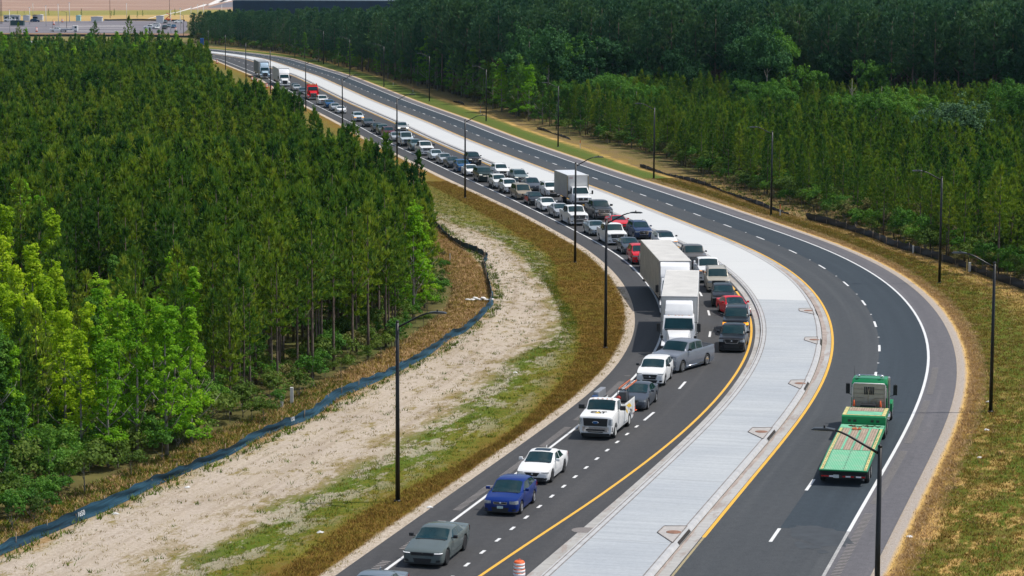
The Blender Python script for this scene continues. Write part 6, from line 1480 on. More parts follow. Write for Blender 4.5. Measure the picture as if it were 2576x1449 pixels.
for k in range(30):
    yy_ = rq.uniform(900, 1190); xx_ = rq.uniform(-20, min(520, 30+(1240-yy_)*1.9)); DEC.append((xx_, yy_, rq.uniform(5.5, 8.2), (1 if xx_ < 170 and yy_ < 1120 else rq.choice([0, 0, 2]))))
for k in range(78): DEC.append((rq.uniform(-20, 470), rq.uniform(158, 235), rq.uniform(8.0, 11.0), rq.choice([2, 2, 2, 0])))
decw = [(G(x, y).x, G(x, y).y, h, c) for x, y, h, c in DEC]
near_dec = lambda x, y, r=1.9: any(abs(x-a)+abs(y-b_) < r*(1.0 if b_ < 300 else 1.6) for a, b_, _, _ in decw)
pl = [p for p in jgrid(LPOLY, 2.45, .95, rq, lambda x, y: vis(x, y) and not near_dec(x, y))]
if True: # thin the pines where broadleaves rule: bottom-left corner
    pl = [p for p in pl if not (p[1] < 185 and PIX((p[0], p[1], 0))[0] < 520 and rq.random() < .80)]
    pl = [p for p in pl if not (p[1] > 540 and rq.random() < .55)]
pl.sort(key=lambda p: p[1]+0*p[0])
def hvar(x, y): return .92+.16*math.sin(x*.09+1.3)*math.sin(y*.05)+rq.uniform(-.20, .17)-(.20 if y > 560 and x < -60 else 0)
ind = []; rest = []
for p in pl: (ind if len(ind) < 172 and vis(p[0], p[1], 10, 12) else rest).append(p)
protoY = []
def edge_d(x, y): s, o = s_off((x, y)); return o
for i, p in enumerate(ind):
    q = PIX((p[0], p[1], 0)); edgy = p[1] < 215
    pair = EP[i % 3] if edgy and rq.random() < .88 else YP[i % 7]; s = hvar(*p)*(.98 if edgy else 1)
    t = tree('pine_tree', pair, p, s, rq.uniform(0, 6.28), 'slender young pine among the front rows of the left-hand wood', 'pine tree', 'young pines in the front of the left-hand wood')
    if i < 7: t.children[0].data = YP[i][1]; t.children[1].data = YP[i][0]; protoY.append((t.children[0], t.children[1]))
stuff_gn('pine_plantation', [(x, y, rq.uniform(0, 6.28), (s_ := hvar(x, y))*rq.uniform(.95, 1.15), s_, rq.randrange(7)) for x, y in rest], YP, 'dense young pines filling the left-hand wood behind its front rows', 'pine wood', protoY)
tree('pine_tree', EP[0], G(97, 1150), .76, 1.0, 'lone dark small pine before the yellow-green trees at lower left', 'pine tree', None)
KN = ['bright green', 'yellow-green', 'mid-green', 'grey-green']
for i, (x, y, h, c) in enumerate(decw):
    far_ = y > 430
    lab = (KN[c]+' broadleaf tree at the lower left edge of the wood') if not far_ else 'broadleaf tree at the far end of the left-hand wood'
    g_ = (KN[c]+' broadleaves at the lower left') if not far_ else 'broadleaves at the far end of the left-hand wood'
    if 295 < y < 460: lab = 'tall mid-green broadleaf in the clump rising above the left-hand pines'; g_ = 'broadleaf clump above the left-hand pines'
    if 165 < y < 300 and x > -15 and c != 2 : lab = 'bright green broadleaf at the right-hand corner of the left wood'; g_ = 'broadleaves at the corner of the left wood'
    pr = DC[c][i % len(DC[c])]; s = h/9.0
    tree('broadleaf_tree', pr, (x, y), s*rq.uniform(.92, 1.1), rq.uniform(0, 6.28), lab, 'broadleaf tree', g_, sz=s)
# right-hand wood: young pines in front, tall old pines behind
RB = [(2680, 752), (2576, 716), (2500, 690), (2430, 668), (2300, 620), (2200, 588), (2100, 552), (2000, 520), (1900, 486), (1860, 471), (1777, 442), (1672, 402), (1610, 378), (1530, 360), (1450, 338), (1356, 312), (1283, 288), (1200, 257)]
MB_ = [(1200, 257), (1330, 272), (1480, 285), (1650, 296), (1850, 300), (2050, 305), (2300, 322), (2700, 345)]
RPOLY = GP([(2980, 860)])+GP(RB)+GP(MB_)+GP([(3080, 372)])
BIGD = [(1935, 335, 9.5, 0), (1880, 330, 9, 2), (1980, 345, 8.5, 0), (2130, 395, 9.5, 2), (2200, 400, 10.5, 0), (2270, 405, 9.5, 0), (2330, 400, 9.8, 2), (2400, 448, 10.8, 1), (2540, 380, 10.5, 2), (2590, 395, 11.5, 0), (1560, 330, 10, 2), (1600, 340, 9, 2), (1500, 322, 9.5, 2), (1440, 316, 8, 0), (1640, 330, 8, 2)]
bw = [(G(x, y).x, G(x, y).y, h, c) for x, y, h, c in BIGD]
labs = ['round light green broadleaf standing left of a paler twin amid the right-hand pines', 'broad green broadleaf tree between right-hand pines and old dark pines', 'rounded grey-green broadleaf tree rising out of the right-hand young pines']
for i, (x, y, h, c) in enumerate(bw):
    s = h/10.0
    if BIGD[i][0] == 2400: lab, g_ = labs[2], None
    else: lab, g_ = labs[1], 'broad green trees between young and old pines'
    tree('broadleaf_tree', BD[{0: 2, 1: 1, 2: 0}[c]], (x, y), s*(.8 if c != 1 else 1.0), rq.uniform(0, 6.28), lab, 'broadleaf tree', g_, sz=s)
rz_ = random.Random(9)
for i, (x, y, h) in enumerate([(rz_.uniform(1210, 2600), rz_.uniform(262, 318), rz_.uniform(10, 18)) for _ in range(34)]+[(1880, 312, 17), (1925, 318, 18.5), (1965, 312, 17), (1900, 300, 19), (2440, 318, 17), (2510, 325, 16), (2380, 312, 15.5), (2200, 300, 15), (1500, 292, 16), (1540, 290, 14.5), (1440, 288, 15), (1700, 298, 13.5), (2080, 306, 13.5), (2560, 330, 15), (1380, 285, 15), (1620, 292, 13)]):
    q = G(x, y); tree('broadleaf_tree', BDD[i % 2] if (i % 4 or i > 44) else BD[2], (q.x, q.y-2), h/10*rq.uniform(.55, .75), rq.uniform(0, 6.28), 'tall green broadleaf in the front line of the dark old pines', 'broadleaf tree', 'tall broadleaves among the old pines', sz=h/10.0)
near_b = lambda x, y: any(math.hypot(x-a, (y-b_)*.8) < 3.6 for a, b_, _, _ in bw)
pr_ = [p for p in jgrid(RPOLY, 2.9, 1.1, rq, lambda x, y: vis(x, y) and not near_b(x, y))]
pr_.sort(key=lambda p: p[1]); pr_ = [p for p in pr_ if rq.random() < .93]
ind = [p for p in pr_ if vis(p[0], p[1], 8, 12)][:120]; si = set(ind); rest = [p for p in pr_ if p not in si]
for i, p in enumerate(ind):
    s = hvar(*p)*.80
    tree('pine_tree', (EP[i % 3] if i % 3 == 0 else YP[i % 7]), p, s, rq.uniform(0, 6.28), 'slim young pine near the front of the right-hand wood', 'pine tree', 'young pines in the front of the right-hand wood')
stuff_gn('pine_plantation', [(x, y, rq.uniform(0, 6.28), (s_ := hvar(x, y)*.78)*rq.uniform(.95, 1.2), s_, rq.randrange(7)) for x, y in rest], YP, 'dense young pines in the middle of the right-hand wood', 'pine wood', protoY)
MPOLY = GP(MB_)+GP([(3080, 372)])+[(215, 520), (280, 860), (60, 900), (-40, 860)]+GP([(1080, 222), (1140, 238)])
mp = [p for p in jgrid(MPOLY, 4.3, 1.5, rq, lambda x, y: vis(x, y, 20) and y > 330)]; mp.sort(key=lambda p: p[1])
ind = [p for p in mp if vis(p[0], p[1], 20, 12)][:150]; si = set(ind); rest = [p for p in mp if p not in si]; protoM = []
for i, p in enumerate(ind):
    s = rq.uniform(.86, 1.12)
    t = tree('old_pine_tree', MP[i % 5], p, s, rq.uniform(0, 6.28), 'tall dark old pine in the front line of the upper right forest', 'pine tree', 'old pines along the front of the upper right forest')
    if i < 5: protoM.append((t.children[0], t.children[1]))
stuff_gn('old_pine_forest', [(x, y, rq.uniform(0, 6.28), (s_ := rq.uniform(.85, 1.12)), s_, rq.randrange(5)) for x, y in rest], MP, 'dark old pine forest filling the upper right behind its front line', 'pine forest', protoM)
# roadside wood up the right of the road, getting lower with distance
FB = [(1200, 257), (1127, 234), (1064, 217), (1022, 210), (970, 194), (900, 177), (860, 168), (780, 149), (700, 131), (600, 118), (478, 106)]
FPOLY = GP(FB)+[(G(478, 106).x+2, G(478, 106).y+120), (-30, 1060), (30, 900), (10, 560)]
def fok(x, y):
    q = PIX((x, y, 0)); return q[0] > 1020 or q[1] > .80*float(np.interp(q[0], [480, 600, 700, 860, 1000], [106, 118, 131, 168, 203]))
fp_ = [p for p in jgrid(FPOLY, 4.6, 1.6, rq, lambda x, y: vis(x, y, 15) and fok(x, y))]; fp_.sort(key=lambda p: p[1]); out = []
pts_ = []
for i, p in enumerate(fp_):
    q = PIX((p[0], p[1], 0))[0]; hh_ = float(np.interp(q, [480, 600, 900, 1200], [.80, .84, 1.15, 1.55]))*rq.uniform(.85, 1.12)
    pts_.append((p[0], p[1], rq.uniform(0, 6.28), hh_*1.08, hh_, rq.randrange(4)))
front = [q for q in pts_ if any(math.hypot(q[0]-a[0], q[1]-a[1]) < 26 for a in GP(FB))][:140]; fs = set(id(q) for q in front)
protoF = []
for q in front:
    t = tree('old_pine_tree', FP[q[5]], q, q[3], q[2], 'dark pine at the road-facing edge of the wood beyond the far bend', 'pine tree', 'pines facing the road beyond the far bend', sz=q[4])
    if len(protoF) == q[5]: protoF.append((t.children[0], t.children[1]))
protoF = (protoF*4)[:4]
stuff_gn('old_pine_forest', [q for q in pts_ if id(q) not in fs], FP, 'dark pines massed behind the far roadside edge, below the blue building', 'pine forest', protoF)
for i, (x, y, h, c) in enumerate([(740, 141, 9, 2), (765, 146, 8, 2), (800, 153, 8, 2), (850, 165, 8, 2), (880, 172, 7, 0), (947, 188, 6, 0), (1049, 214, 9, 2), (1074, 220, 12, 0), (1100, 226, 10, 2), (1137, 234, 11, 0), (1160, 243, 9.5, 2), (1190, 252, 11, 2), (1215, 262, 9, 2), (1240, 272, 9, 2), (1262, 280, 10, 0), (1290, 288, 9, 2), (1304, 291, 11.5, 2), (1330, 303, 10, 0), (1365, 312, 8.5, 2), (1010, 207, 8, 2), (975, 197, 7, 2), (1400, 325, 7, 2), (1460, 340, 6.5, 2), (1590, 372, 6, 2)]):
    q = G(x, y+3); s = h/9.0; tree('broadleaf_tree', DC[c][i % 3], (q.x, q.y+2.0), s*1.25, rq.uniform(0, 6.28), 'green broadleaf at the road edge of the wood, right of the brown clearing', 'broadleaf tree', 'roadside broadleaves right of the carriageway', sz=s)
# shrubs and saplings along the wood edges
SHR = []
for a, b_ in zip(LB[:14], LB[1:15]):
    for k in range(9):
        t = rq.random(); x = a[0]+(b_[0]-a[0])*t; y = a[1]+(b_[1]-a[1])*t; q = G(x, y); SHR.append((q.x+rq.uniform(-3.5, 1.6), q.y+rq.uniform(-2.0, 4.5), rq.uniform(.5, 1.25), rq.randrange(4)))
shl = [s for s in SHR if vis(s[0], s[1], 2, 10)]
for i, (x, y, s, v) in enumerate(shl[:120]): tree('shrub', SH[v], (x, y), s, rq.uniform(0, 6.28), 'low leafy shrub at the foot of the left-hand wood', 'shrub', 'shrubs along the foot of the left-hand wood')
for x, y, s, lab in ((213, 1243, 1.5, 'green sapling between the lower left wood and the silt fence'), (330, 1197, .8, 'small shrub in the dry grass behind the near silt fence'), (664, 1062, .8, 'round green sapling left of the short white post'), (634, 1060, .8, 'bright sapling beside the brown tree trunks by the fence'), (515, 1095, 1.5, 'bright green bush at the end of the yellow-green wood'), (1075, 798, 1.2, 'green bush under the near left lamp head')):
    q = G(x, y); tree('shrub', SH[1], (q.x, q.y), s, 1.0, lab, 'shrub', None)
SR = []
for a, b_ in zip(RB[:17], RB[1:18]):
    for k in range(12):
        t = rq.random(); x = a[0]+(b_[0]-a[0])*t; y = a[1]+(b_[1]-a[1])*t; q = G(x, y); SR.append((q.x+rq.uniform(-.8, 3.5), q.y+rq.uniform(-2, 8), rq.uniform(.6, 1.5), rq.randrange(4)))
for i, (x, y, s, v) in enumerate(SR): tree('shrub', SH[v], (x, y), s, rq.uniform(0, 6.28), 'low green shrub at the foot of the right-hand wood', 'shrub', 'shrubs along the foot of the right-hand wood')
# undergrowth: one mass each side
def ug(name, poly, step, n_, lab, lo=.6, hi=1.5, pairs=None, protos=None, cond=None):
    P_ = [p for p in jgrid(poly, step, step*.45, rq, lambda x, y: vis(x, y, 3) and (cond is None or cond(x, y)))]; rq.shuffle(P_); P_ = P_[:n_]
    return stuff_gn(name, [(x, y, rq.uniform(0, 6.28), (s_ := rq.uniform(lo, hi)), s_*rq.uniform(.8, 1.2), rq.randrange(4)) for x, y in P_], pairs, lab, 'undergrowth', protos)
shp = {}
for o in list(COL.objects):
    if o.name.split('.')[0] == 'shrub' and len(o.children) == 2:
        for v in range(4):
            cr = [c for c in o.children if c.data == SH[v][0]]
            if cr and v not in shp: shp[v] = ([c for c in o.children if c.data == SH[v][1]][0], cr[0])
PS = [shp[v] for v in range(4)]
ug('undergrowth', LPOLY, 1.9, 4200, 'leafy undergrowth between the trunks of the left-hand wood', .6, 1.5, SH, PS, lambda x, y: y < 330 and not (y < 200 and PIX((x, y, 0))[0] > 560 and rq.random() < .6))
ug('undergrowth', RPOLY, 2.2, 3200, 'leafy undergrowth between the trunks of the right-hand wood', .7, 1.7, SH, PS, lambda x, y: y < 420)
ug('undergrowth', MPOLY, 2.6, 2600, 'tall undergrowth under the old pines of the upper right', 1.6, 3.6, SH, PS, lambda x, y: y < 520)
ug('undergrowth', FPOLY, 3.0, 1500, 'undergrowth along the foot of the wood beyond the far bend', .9, 2.2, SH, PS, lambda x, y: s_off((x, y))[1] < 55)
# bare snags among the right-hand broadleaves
for x, y, h, lab in ((2140, 385, 11.5, 'thin bare dead tree left among the right-hand broadleaves'), (2215, 390, 10.5, 'pale bare dead tree with spread twigs among the right-hand broadleaves')):
    q = G(x, y); r = empty('dead_tree', (q.x, q.y, 0), 0, lab, 'dead tree'); link('trunk', trunk_mesh(h, .16, int(x), 16, M_BARKG, lo=.5), r)
# grass tufts: one object, blades all over the verges
def tufts(name, spec, label, mats, seed):
    rs = np.random.RandomState(seed); C = []; MI = []; SZ = []
    for fn0, fn1, s0, s1, n_, size, mi in spec:
        for _ in range(n_):
            s = rs.uniform(s0, s1); t = rs.rand(); a, b_ = fn0(s), fn1(s); o = a+(b_-a)*t; p = ref(s, o); C.append((p.x, p.y, 0)); MI.append(mi); SZ.append(size*rs.uniform(.5, 1.4))
    C = np.array(C); SZ = np.array(SZ); n_ = len(C); k = 7
    Cc = np.repeat(C, k, 0)+np.c_[rs.normal(0, .13, (n_*k, 2)), np.zeros(n_*k)]; S_ = np.repeat(SZ, k)[:, None]; MIr = np.repeat(MI, k)
    v = rs.normal(0, .55, (n_*k, 3)); v[:, 2] = 1; w = np.c_[rs.normal(0, 1, (n_*k, 2)), np.zeros(n_*k)]; w /= np.linalg.norm(w, axis=1)[:, None]
    A = np.stack([Cc-w*S_*.13, Cc+w*S_*.13, Cc+v*S_], 1).reshape(-1, 3)
    me = mesh_np(name, A, np.arange(len(A)).reshape(-1, 3), mats, MIr); o = link(name, me); tag(o, label, 'grass', kind='stuff'); return o
def tuftmat(nm, a, b_): n = NT(nm); return n.done(n.ramp(n.noise(.7, None, 3), [(.3, a), (.7, b_)]), .9, spec=.1)
TM = [tuftmat('tuft_green', lin((74, 98, 26)), lin((106, 124, 40))), tuftmat('tuft_olive', lin((118, 106, 40)), lin((154, 136, 58))), tuftmat('tuft_brown', lin((126, 98, 46)), lin((158, 124, 64))), tuftmat('tuft_straw', lin((172, 138, 96)), lin((216, 182, 136)))]
s0, s1 = 22, S_Y(330)
tufts('grass', [(keysL[1], f_green, s0, s1, 16000, .11, 2), (keysL[1], f_green, s0, s1, 9000, .11, 1), (f_green, f_sand, s0, s1, 4200, .12, 0), (f_green, f_sand, s0, s1, 3600, .11, 1), (f_sand, f_fenL, s0, s1, 3200, .10, 1), (f_sand, f_fenL, s0, s1, 500, .16, 0), (lambda s: f_fenL(s)+.9, lambda s: f_fenL(s)+.1, s0, s1, 900, .22, 0),
    (lambda s: f_fenL(s)-.2, wl, s0, s1, 11000, .15, 3), (lambda s: f_fenL(s)-.2, wl, s0, s1, 6000, .17, 1), (lambda s: f_fenL(s)-.2, wl, s0, S_Y(160), 3500, .18, 0), (lambda s: o_AL(s)-.4, keysL[1], s0, s1, 600, .10, 1)], 'grass tufts, weeds and dry straw over the left-hand verge', TM, 5)
tufts('grass', [(keysR[1], keysR[2], s0, s1, 7500, .11, 3), (keysR[2], keysR[3], s0, s1, 9000, .12, 1), (keysR[2], keysR[3], s0, s1, 3500, .12, 0), (keysR[2], keysR[3], s0, s1, 11000, .12, 2), (keysR[2], keysR[3], s0, s1, 1800, .12, 3), (keysR[3], f_fenR, s0, s1, 4500, .12, 3), (keysR[3], f_fenR, s0, s1, 4500, .13, 1), (f_fenR, keysR[6], s0, s1, 3000, .26, 0), (f_fenR, keysR[6], s0, s1, 2500, .26, 3)], 'grass tufts and dry straw over the right-hand verge', TM, 6)
# ------------------------------------------------------------------ works yard, field and building beyond the wood
def gm(name, c0, c1, sc=.02, c2=None, sx=.15):
    n = NT(name); a = n.noise(1.0, n.scaled(n.pos(), sc*sx, sc, 1), 6, .65); b_ = n.noise(1.0, n.scaled(n.pos(), .05, .3, 1), 4, .7)
    col = n.ramp(a, [(.35, c0), (.65, c1)]); col = n.mix(.3, col, n.ramp(b_, [(.3, tuple(x*.6 for x in c0)), (.7, tuple(min(1, x*1.35) for x in c1))]))
    if c2: col = n.mix(n.math('MULTIPLY', n.step(n.noise(1.0, n.scaled(n.pos(), .004, .03, 1), 5, .7), .60, .64), .8), col, c2)
    return n.done(col, .95, spec=.1)
def field(name, px, z, m):
    bm = MB(); bm.poly([tuple(G(x, y))[:2]+(z,) for x, y in px]); return struct(name, bm.me(name, m))
M_FLD = gm('bare_field', lin((152, 122, 106)), lin((172, 142, 124)), .02, lin((206, 184, 166)))
M_GST = gm('rough_grass_strip', lin((126, 124, 62)), lin((160, 148, 84)), .05); M_TST = gm('dry_grass_strip', lin((170, 142, 88)), lin((192, 164, 108)), .05)
M_YRD = gm('yard_asphalt', lin((104, 102, 110)), lin((134, 128, 132)), .06, lin((176, 168, 166)), .2); M_BERM = gm('brown_berm', lin((120, 92, 74)), lin((152, 122, 96)), .1)
M_WGR = gm('far_verge_grass', lin((104, 104, 54)), lin((140, 126, 78)), .1); M_PATH = gm('pale_path', lin((214, 206, 200)), lin((232, 226, 220)), .1)
field('bare_field', [(-200, 31), (1100, 26), (1500, -60), (-500, -60)], -.05, M_FLD)
field('rough_grass_strip', [(-200, 42), (1000, 33), (1000, 21), (-200, 29)], -.045, M_GST)
field('dry_grass_strip', [(-200, 53), (1000, 56), (1000, 33), (-200, 42)], -.04, M_TST)
field('works_yard', [(-200, 84), (458, 86), (472, 74), (470, 53), (262, 52), (200, 53), (-200, 56)], -.035, M_YRD)
field('brown_berm', [(-200, 91), (480, 93), (476, 84), (-200, 82)], -.03, M_BERM)
field('far_verge', [(-200, 101), (480, 106), (600, 112), (600, 104), (480, 92.6), (-200, 90.7)], -.025, M_WGR)
for a, b_ in zip([(372.6, 45, 3.2), (400, 39, 2.5), (440, 31, 3), (480, 20, 5), (520, 10, 8), (556, -2, 16)], [(400, 39, 2.5), (440, 31, 3), (480, 20, 5), (520, 10, 8), (556, -2, 16), (600, -14, 20)]):
    field('pale_path', [(a[0]-a[2]*.5, a[1]+a[2]*.5), (a[0]+a[2], a[1]+a[2]*.4), (b_[0]+b_[2], b_[1]+b_[2]*.2), (b_[0]-b_[2]*.5, b_[1])], -.02, M_PATH)
field('far_paving', [(520, 20), (586, 18), (600, 2), (570, 6)], -.015, M_YRD)
# yard markings
for y in (62.5, 66, 70, 77): field('yard_line', [(150, y), (330, y+1), (330, y+1.5), (150, y+.5)], -.01, M_PATH)
# blue building
q0 = G(586, 60); wdt = 92.0; hB = 11.2; r = empty('blue_building', (q0.x, q0.y, 0), R(0), 'long dark blue flat-roofed building behind the far trees', 'building')
MBL = mat('cladding_dark_blue', (.003, .024, .070), .55, var=.25, scale=.2); MBG = mat('teal_window_band', (.006, .045, .065), .15, 0, .8, var=.3, scale=.4)
bm = MB(); bm.box(0, wdt, 0, 60, 0, hB); wl_ = bm.build('wall', MBL, r)
bm = MB(); bm.box(-.15, wdt+.15, -.15, 60, hB, hB+.35); bm.build('roof', mat('roof_edge', (.10, .13, .16), .6), r)
for k in range(13):
    bm = MB(); bm.box(.6+k*7.0, .6+k*7.0+6.6, -.06, .02, .4, 3.4); bm.build('window', MBG, r)
for k in range(22):
    bm = MB(); bm.box(2+k*4.1-.03, 2+k*4.1+.03, -.04, .02, 3.9, hB-.2); bm.build('panel_joint', mat('panel_joint', (.002, .010, .022), .6), wl_)
# pale sheds far behind it
q = G(668, 26); r = empty('white_hall', (q.x, q.y+60, 0), 0, 'low pale hall roof beyond the blue building', 'building'); bm = MB(); bm.box(0, 190, 0, 60, 0, 10.5); bm.build('wall', mat('hall_white', (.55, .55, .55), .7), r); bm = MB(); bm.prism([(-1, 10.5), (95, 12), (191, 10.5)], -1, 61); bm.build('roof', mat('hall_roof', (.62, .60, .58), .7), r)
# bare white poles
PW = mat('pole_white', (.70, .70, .68), .5); POL = [(25, 26, 82, 'nearest the left edge'), (75, 20, 62, 'behind the white site cabins'), (83, 10, 37, 'rising over the cabin roofs'), (116, 16, 66, 'right of the cabins'), (147, 12, 60, 'left of the mint tanks'), (175, 8, 55, 'just left of the mint tanks'), (318.6, 9.5, 48, 'in the middle of the yard'), (430, 26, 81.7, 'in front of the parked cars'), (454, 22, 75, 'by the right corner of the yard'), (480.5, 17, 44, 'on the dry grass, first right of the path'), (497.5, 12, 42, 'on the dry grass, second right of the path'), (512, 9, 52, 'on the dry grass behind the dark pines'), (558, 13, 41.5, 'on the dry grass beside the blue building')]
for x, yt, yb, w_ in POL:
    q = G(x, yb); hh_ = (yb-yt)/((yb+78)/27.2); r = empty('bare_pole', (q.x, q.y, 0), 0, 'bare white lighting pole, '+w_, 'pole', 'bare white poles round the works yard')
    bm = MB(); bm.tube([(0, 0, 0), (0, 0, hh_)], .17, 8, .11); bm.build('shaft', PW, r); bm = MB(); bm.box(-.45, .45, -.06, .06, hh_-.1, hh_+.1); bm.build('bracket', PW, r)
for x, yb, lab in ((277, 46, 'tall thin dark mast at the back of the yard, left one'), (427, 45, 'tall thin dark mast behind the parked cars'), (2, 60, 'tall dark mast at the left frame edge'), (5, 60, 'second tall dark mast at the left frame edge')):
    q = G(x, yb); r = tag(MB().tube([(0, 0, 0), (0, 0, 16)], .16, 6, .10).build('mast', mat('mast_brown', (.10, .06, .05), .7)), lab, 'mast'); r.location = q
for x, yt, yb, sd, lab in ((168, 31.5, 77, -1, 'black street lamp in the yard by the white pickup'), (132, 50, 77, 1, 'short black street lamp left of the white pickup'), (376, 59.8, 92, 1, 'black street lamp between the parked white cars'), (462, 38.6, 93, -1, 'black street lamp at the corner where yard and dark pines meet')):
    q = G(x, yb); l_ = copy_tree(lamp0); l_.location = q; l_.rotation_euler = (0, 0, 0 if sd > 0 else math.pi); l_['label'] = lab; l_['group'] = 'street lamps beside the works yard'
    hh_ = (yb-yt)/((yb+78)/27.2); l_.scale = (hh_/9.4,)*3
YC = [('pickup', WHT, 161, 80, 0, 'white pickup parked side-on in the yard between two lamps'), ('pickup', WHT, 361, 73, 180, 'white pickup side-on at the middle of the yard'), ('bigsuv', WHT, 376, 68, 180, 'white suv just behind the side-on white pickup in the yard'), ('sedan', WHT, 394.4, 73.5, 270, 'white car facing the camera in the yard'), ('sedan', TEAL, 393, 66.5, 270, 'grey car behind the camera-facing white car in the yard'),
      ('bigsuv', BK, 412, 74, 270, 'black van in the yard'), ('suv', SBL, 424, 69, 270, 'steel blue suv behind the white pole in the yard'), ('suv', BLUC, 435, 71, 270, 'blue suv at the right of the yard'), ('suv', GUN, 414, 59, 270, 'dark suv beside the white box container'), ('suv', WHT, 437, 58.5, 200, 'white suv at the back of the yard'), ('pickup', WHT, 10, 54.5, 180, 'white pickup before the site cabins at the left edge'), ('suv', NAV, 100, 55.5, 0, 'dark blue car parked before the right cabin')]
for kd, pt, x, y, a, lab in YC:
    q = G(x, y); make_car(kd, pt, {}, {'pickup': 'pickup_truck', 'sedan': 'sedan_car'}.get(kd, 'suv_car'), q, R(a), lab, {'pickup': 'pickup', 'sedan': 'car'}.get(kd, 'suv'), 'vehicles parked in the works yard')
def cabin(x0, x1, yb, h, m, lab, roofm, door=True):
    a, b_ = G(x0, yb), G(x1, yb); w = b_.x-a.x; r = empty('site_cabin', (a.x, a.y, 0), 0, lab, 'site cabin')
    bm = MB(); bm.box(0, w, 0, 3.2, .3, h); bm.build('wall', m, r); bm = MB(); bm.prism([(-.2, h), (-.2, h+.15), (w*.5, h+.35), (w+.2, h+.15), (w+.2, h)], -.2, 3.4); bm.build('roof', roofm, r)
    if door:
        bm = MB(); bm.box(w*.25, w*.25+.95, -.04, .01, .35, 2.4); bm.build('door', GREY, r)
        for t in (.1, .55, .8): bm = MB(); bm.box(w*t, w*t+1.0, -.04, .01, 1.3, 2.2); bm.build('window', GLASS, r)
CW = mat('cabin_white', (.66, .66, .66), .6); CR = mat('cabin_roof', (.70, .68, .66), .6); CG = mat('cabin_grey', (.42, .43, .46), .6)
cabin(9, 50, 54, 3.0, CG, 'grey-white site cabin at the left edge of the yard', CR); cabin(58, 73.5, 54, 2.9, CW, 'white end cabin next to a dark gap', CR, False); cabin(82, 92, 53.5, 3.0, CG, 'dark-roofed cabin right of the dark gap', mat('cabin_dark_roof', (.12, .07, .08), .7)); cabin(92.5, 107.5, 53.5, 3.1, CW, 'white cabin end with a brown stain, rightmost cabin', CR, False)
cabin(191, 202, 54, 2.9, mat('mint_tank', (.42, .68, .64), .5), 'mint green tank unit at the back of the yard', mat('mint_top', (.5, .75, .7), .5), False); cabin(229, 257, 55.5, 2.5, CW, 'long white box trailer half hidden by a tree top', CR, False); cabin(393, 411, 59, 3.6, CW, 'white box container near the parked cars', CR, False)
cabin(24, 60, 66, 2.4, mat('skip_green', (.02, .06, .06), .6), 'dark green skip in the yard left of the white poles', mat('skip_top', (.03, .05, .05), .7), False)
q = G(424, 54); r = empty('red_lift', (q.x, q.y, 0), 0, 'orange-red lifting machine with folded boom in the yard', 'lift machine')
bm = MB(); bm.box(-1.6, 1.6, -.9, .9, .6, 1.5, .1); bm.build('chassis', ORC, r); bm = MB(); bm.tube([(-1.2, 0, 1.5), (1.3, 0, 3.4), (-1.0, 0, 4.2)], .22, 6); bm.build('boom', REDP, r)
for sx in (-1.0, 1.0):
    for sg in (1, -1): wheel(r, sx, sg*.85, .45, .35, 'steel')
q = G(196, 81); r = empty('works_lorry', (q.x, q.y, 0), 0, 'white cab-over works lorry half behind the tree tops', 'lorry'); bm = MB(); bm.box(-2.2, 0, -1.1, 1.1, .7, 2.8, .15); bm.build('cab', WHT, r); bm = MB(); bm.box(-7, -2.4, -1.1, 1.1, .8, 1.6, .05); bm.build('body', CG, r)
for sx in (-1.1, -5.5):
    for sg in (1, -1): wheel(r, sx, sg*.95, .48, .3, 'steel')
bm = MB(); bm.box(-1.2, -.35, -1.12, -1.09, 1.7, 2.5); bm.build('side_window', GLASS, r)
for x, y, lab in ((201, 77, 'a'), ):
    pass
for x, y, c, lab in ((12.5, 67, WRF, 'white rubble heap'), (93, 81, ORC, 'orange barrier')): pass
for x, y, lab in ((202, 54, 0), (92, 80, 'orange drum in the yard by the lower lamp left of the trees'), (135.5, 62.5, 'orange drum in the yard under the fourth white pole'), (441.5, 80.5, 'orange drum near the right corner of the yard'), (157, 56, 'orange drum at the back of the yard before the mint tank')):
    if lab: l_ = copy_tree(drum0); l_.location = G(x, y); l_.scale = (1.7, 1.7, 1.7); l_['label'] = lab
fence([(262, 52.5), (300, 52.2), (360, 52), (420, 53), (466, 54)], 'low black silt fence along the back of the yard', M_SILTB, .9, n_per=9, sag=.05, seed=21)
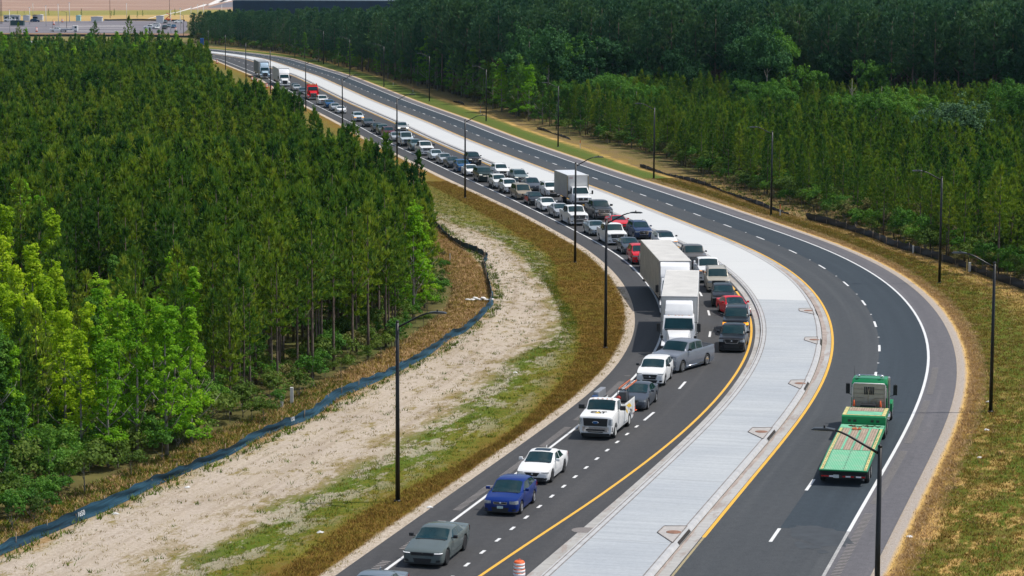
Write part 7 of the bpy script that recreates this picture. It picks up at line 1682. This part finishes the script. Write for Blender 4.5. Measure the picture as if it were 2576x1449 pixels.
fence([(-20, 91.5), (100, 92), (240, 92), (360, 93), (480, 95)], 'long black silt fence between the yard berm and the far road', M_SILTB, .9, n_per=14, sag=.05, seed=22)
q = G(512, 107); q2 = G(641, 160)
r = tag(MB().box(-.6, .6, -.6, .6, 0, 2.3, .08).build('portable_toilet', mat('toilet_blue', (.02, .12, .45), .5)), 'blue portable toilet under the dark pines at the far bend', 'portable toilet'); r.location = G(625.5, 165) if False else G(626, 112)
r.location = G(268.3+.14584*1645, .14584*770)
# ornamental saplings on the grass strip
for x, y, s in ((44, 35, .55), (61, 35, .5), (122.5, 40, 1.1), (205, 41, 1.2), (280, 42, .9), (287.5, 41.5, 1.2), (345.5, 46.5, 1.1), (359, 41.5, 1.0), (440, 41, 1.2)):
    q = G(x, y); tree('sapling', DC[2][0], q, s*.33, x, 'small green sapling on the grass strip behind the yard', 'sapling', 'saplings on the grass strip behind the yard', sz=s*.40)
# a few taller, thin-crowned pines standing out at the far end of the left wood
for x, y, h, lab in ((326, 152, 12.5, 'tall thin tiered pine standing out against the yard'), (241, 150, 11, 'thin tiered pine before the long white trailer'), (48, 150, 10.5, 'thin tiered pine before the skip'), (378, 150, 9, 'narrow dark pine at the far end of the left wood'), (36, 152, 8, 'thin little pine left of the tiered one at the left edge')):
    q = G(x, y); tree('pine_tree', EP[int(x) % 3], q, h/10.5*.8, x, lab, 'pine tree', None, sz=h/10.5)
# ------------------------------------------------------------------ thin haze over the whole place
hm = bpy.data.materials.new('haze'); hm.use_nodes = True; ht = hm.node_tree; ht.nodes.clear()
ho = ht.nodes.new('ShaderNodeOutputMaterial'); hv = ht.nodes.new('ShaderNodeVolumePrincipled'); ht.links.new(hv.outputs[0], ho.inputs['Volume'])
hv.inputs['Color'].default_value = (.50, .82, 1.0, 1); hv.inputs['Density'].default_value = .00003; hv.inputs['Anisotropy'].default_value = .1
bm = MB(); bm.box(-3100, 3100, -300, 7100, -1.2, 32); o = bm.build('haze', hm); o['kind'] = 'stuff'; o['label'] = 'thin pale haze over the whole scene'
SC.cycles.volume_step_rate = 10; SC.cycles.volume_max_steps = 64
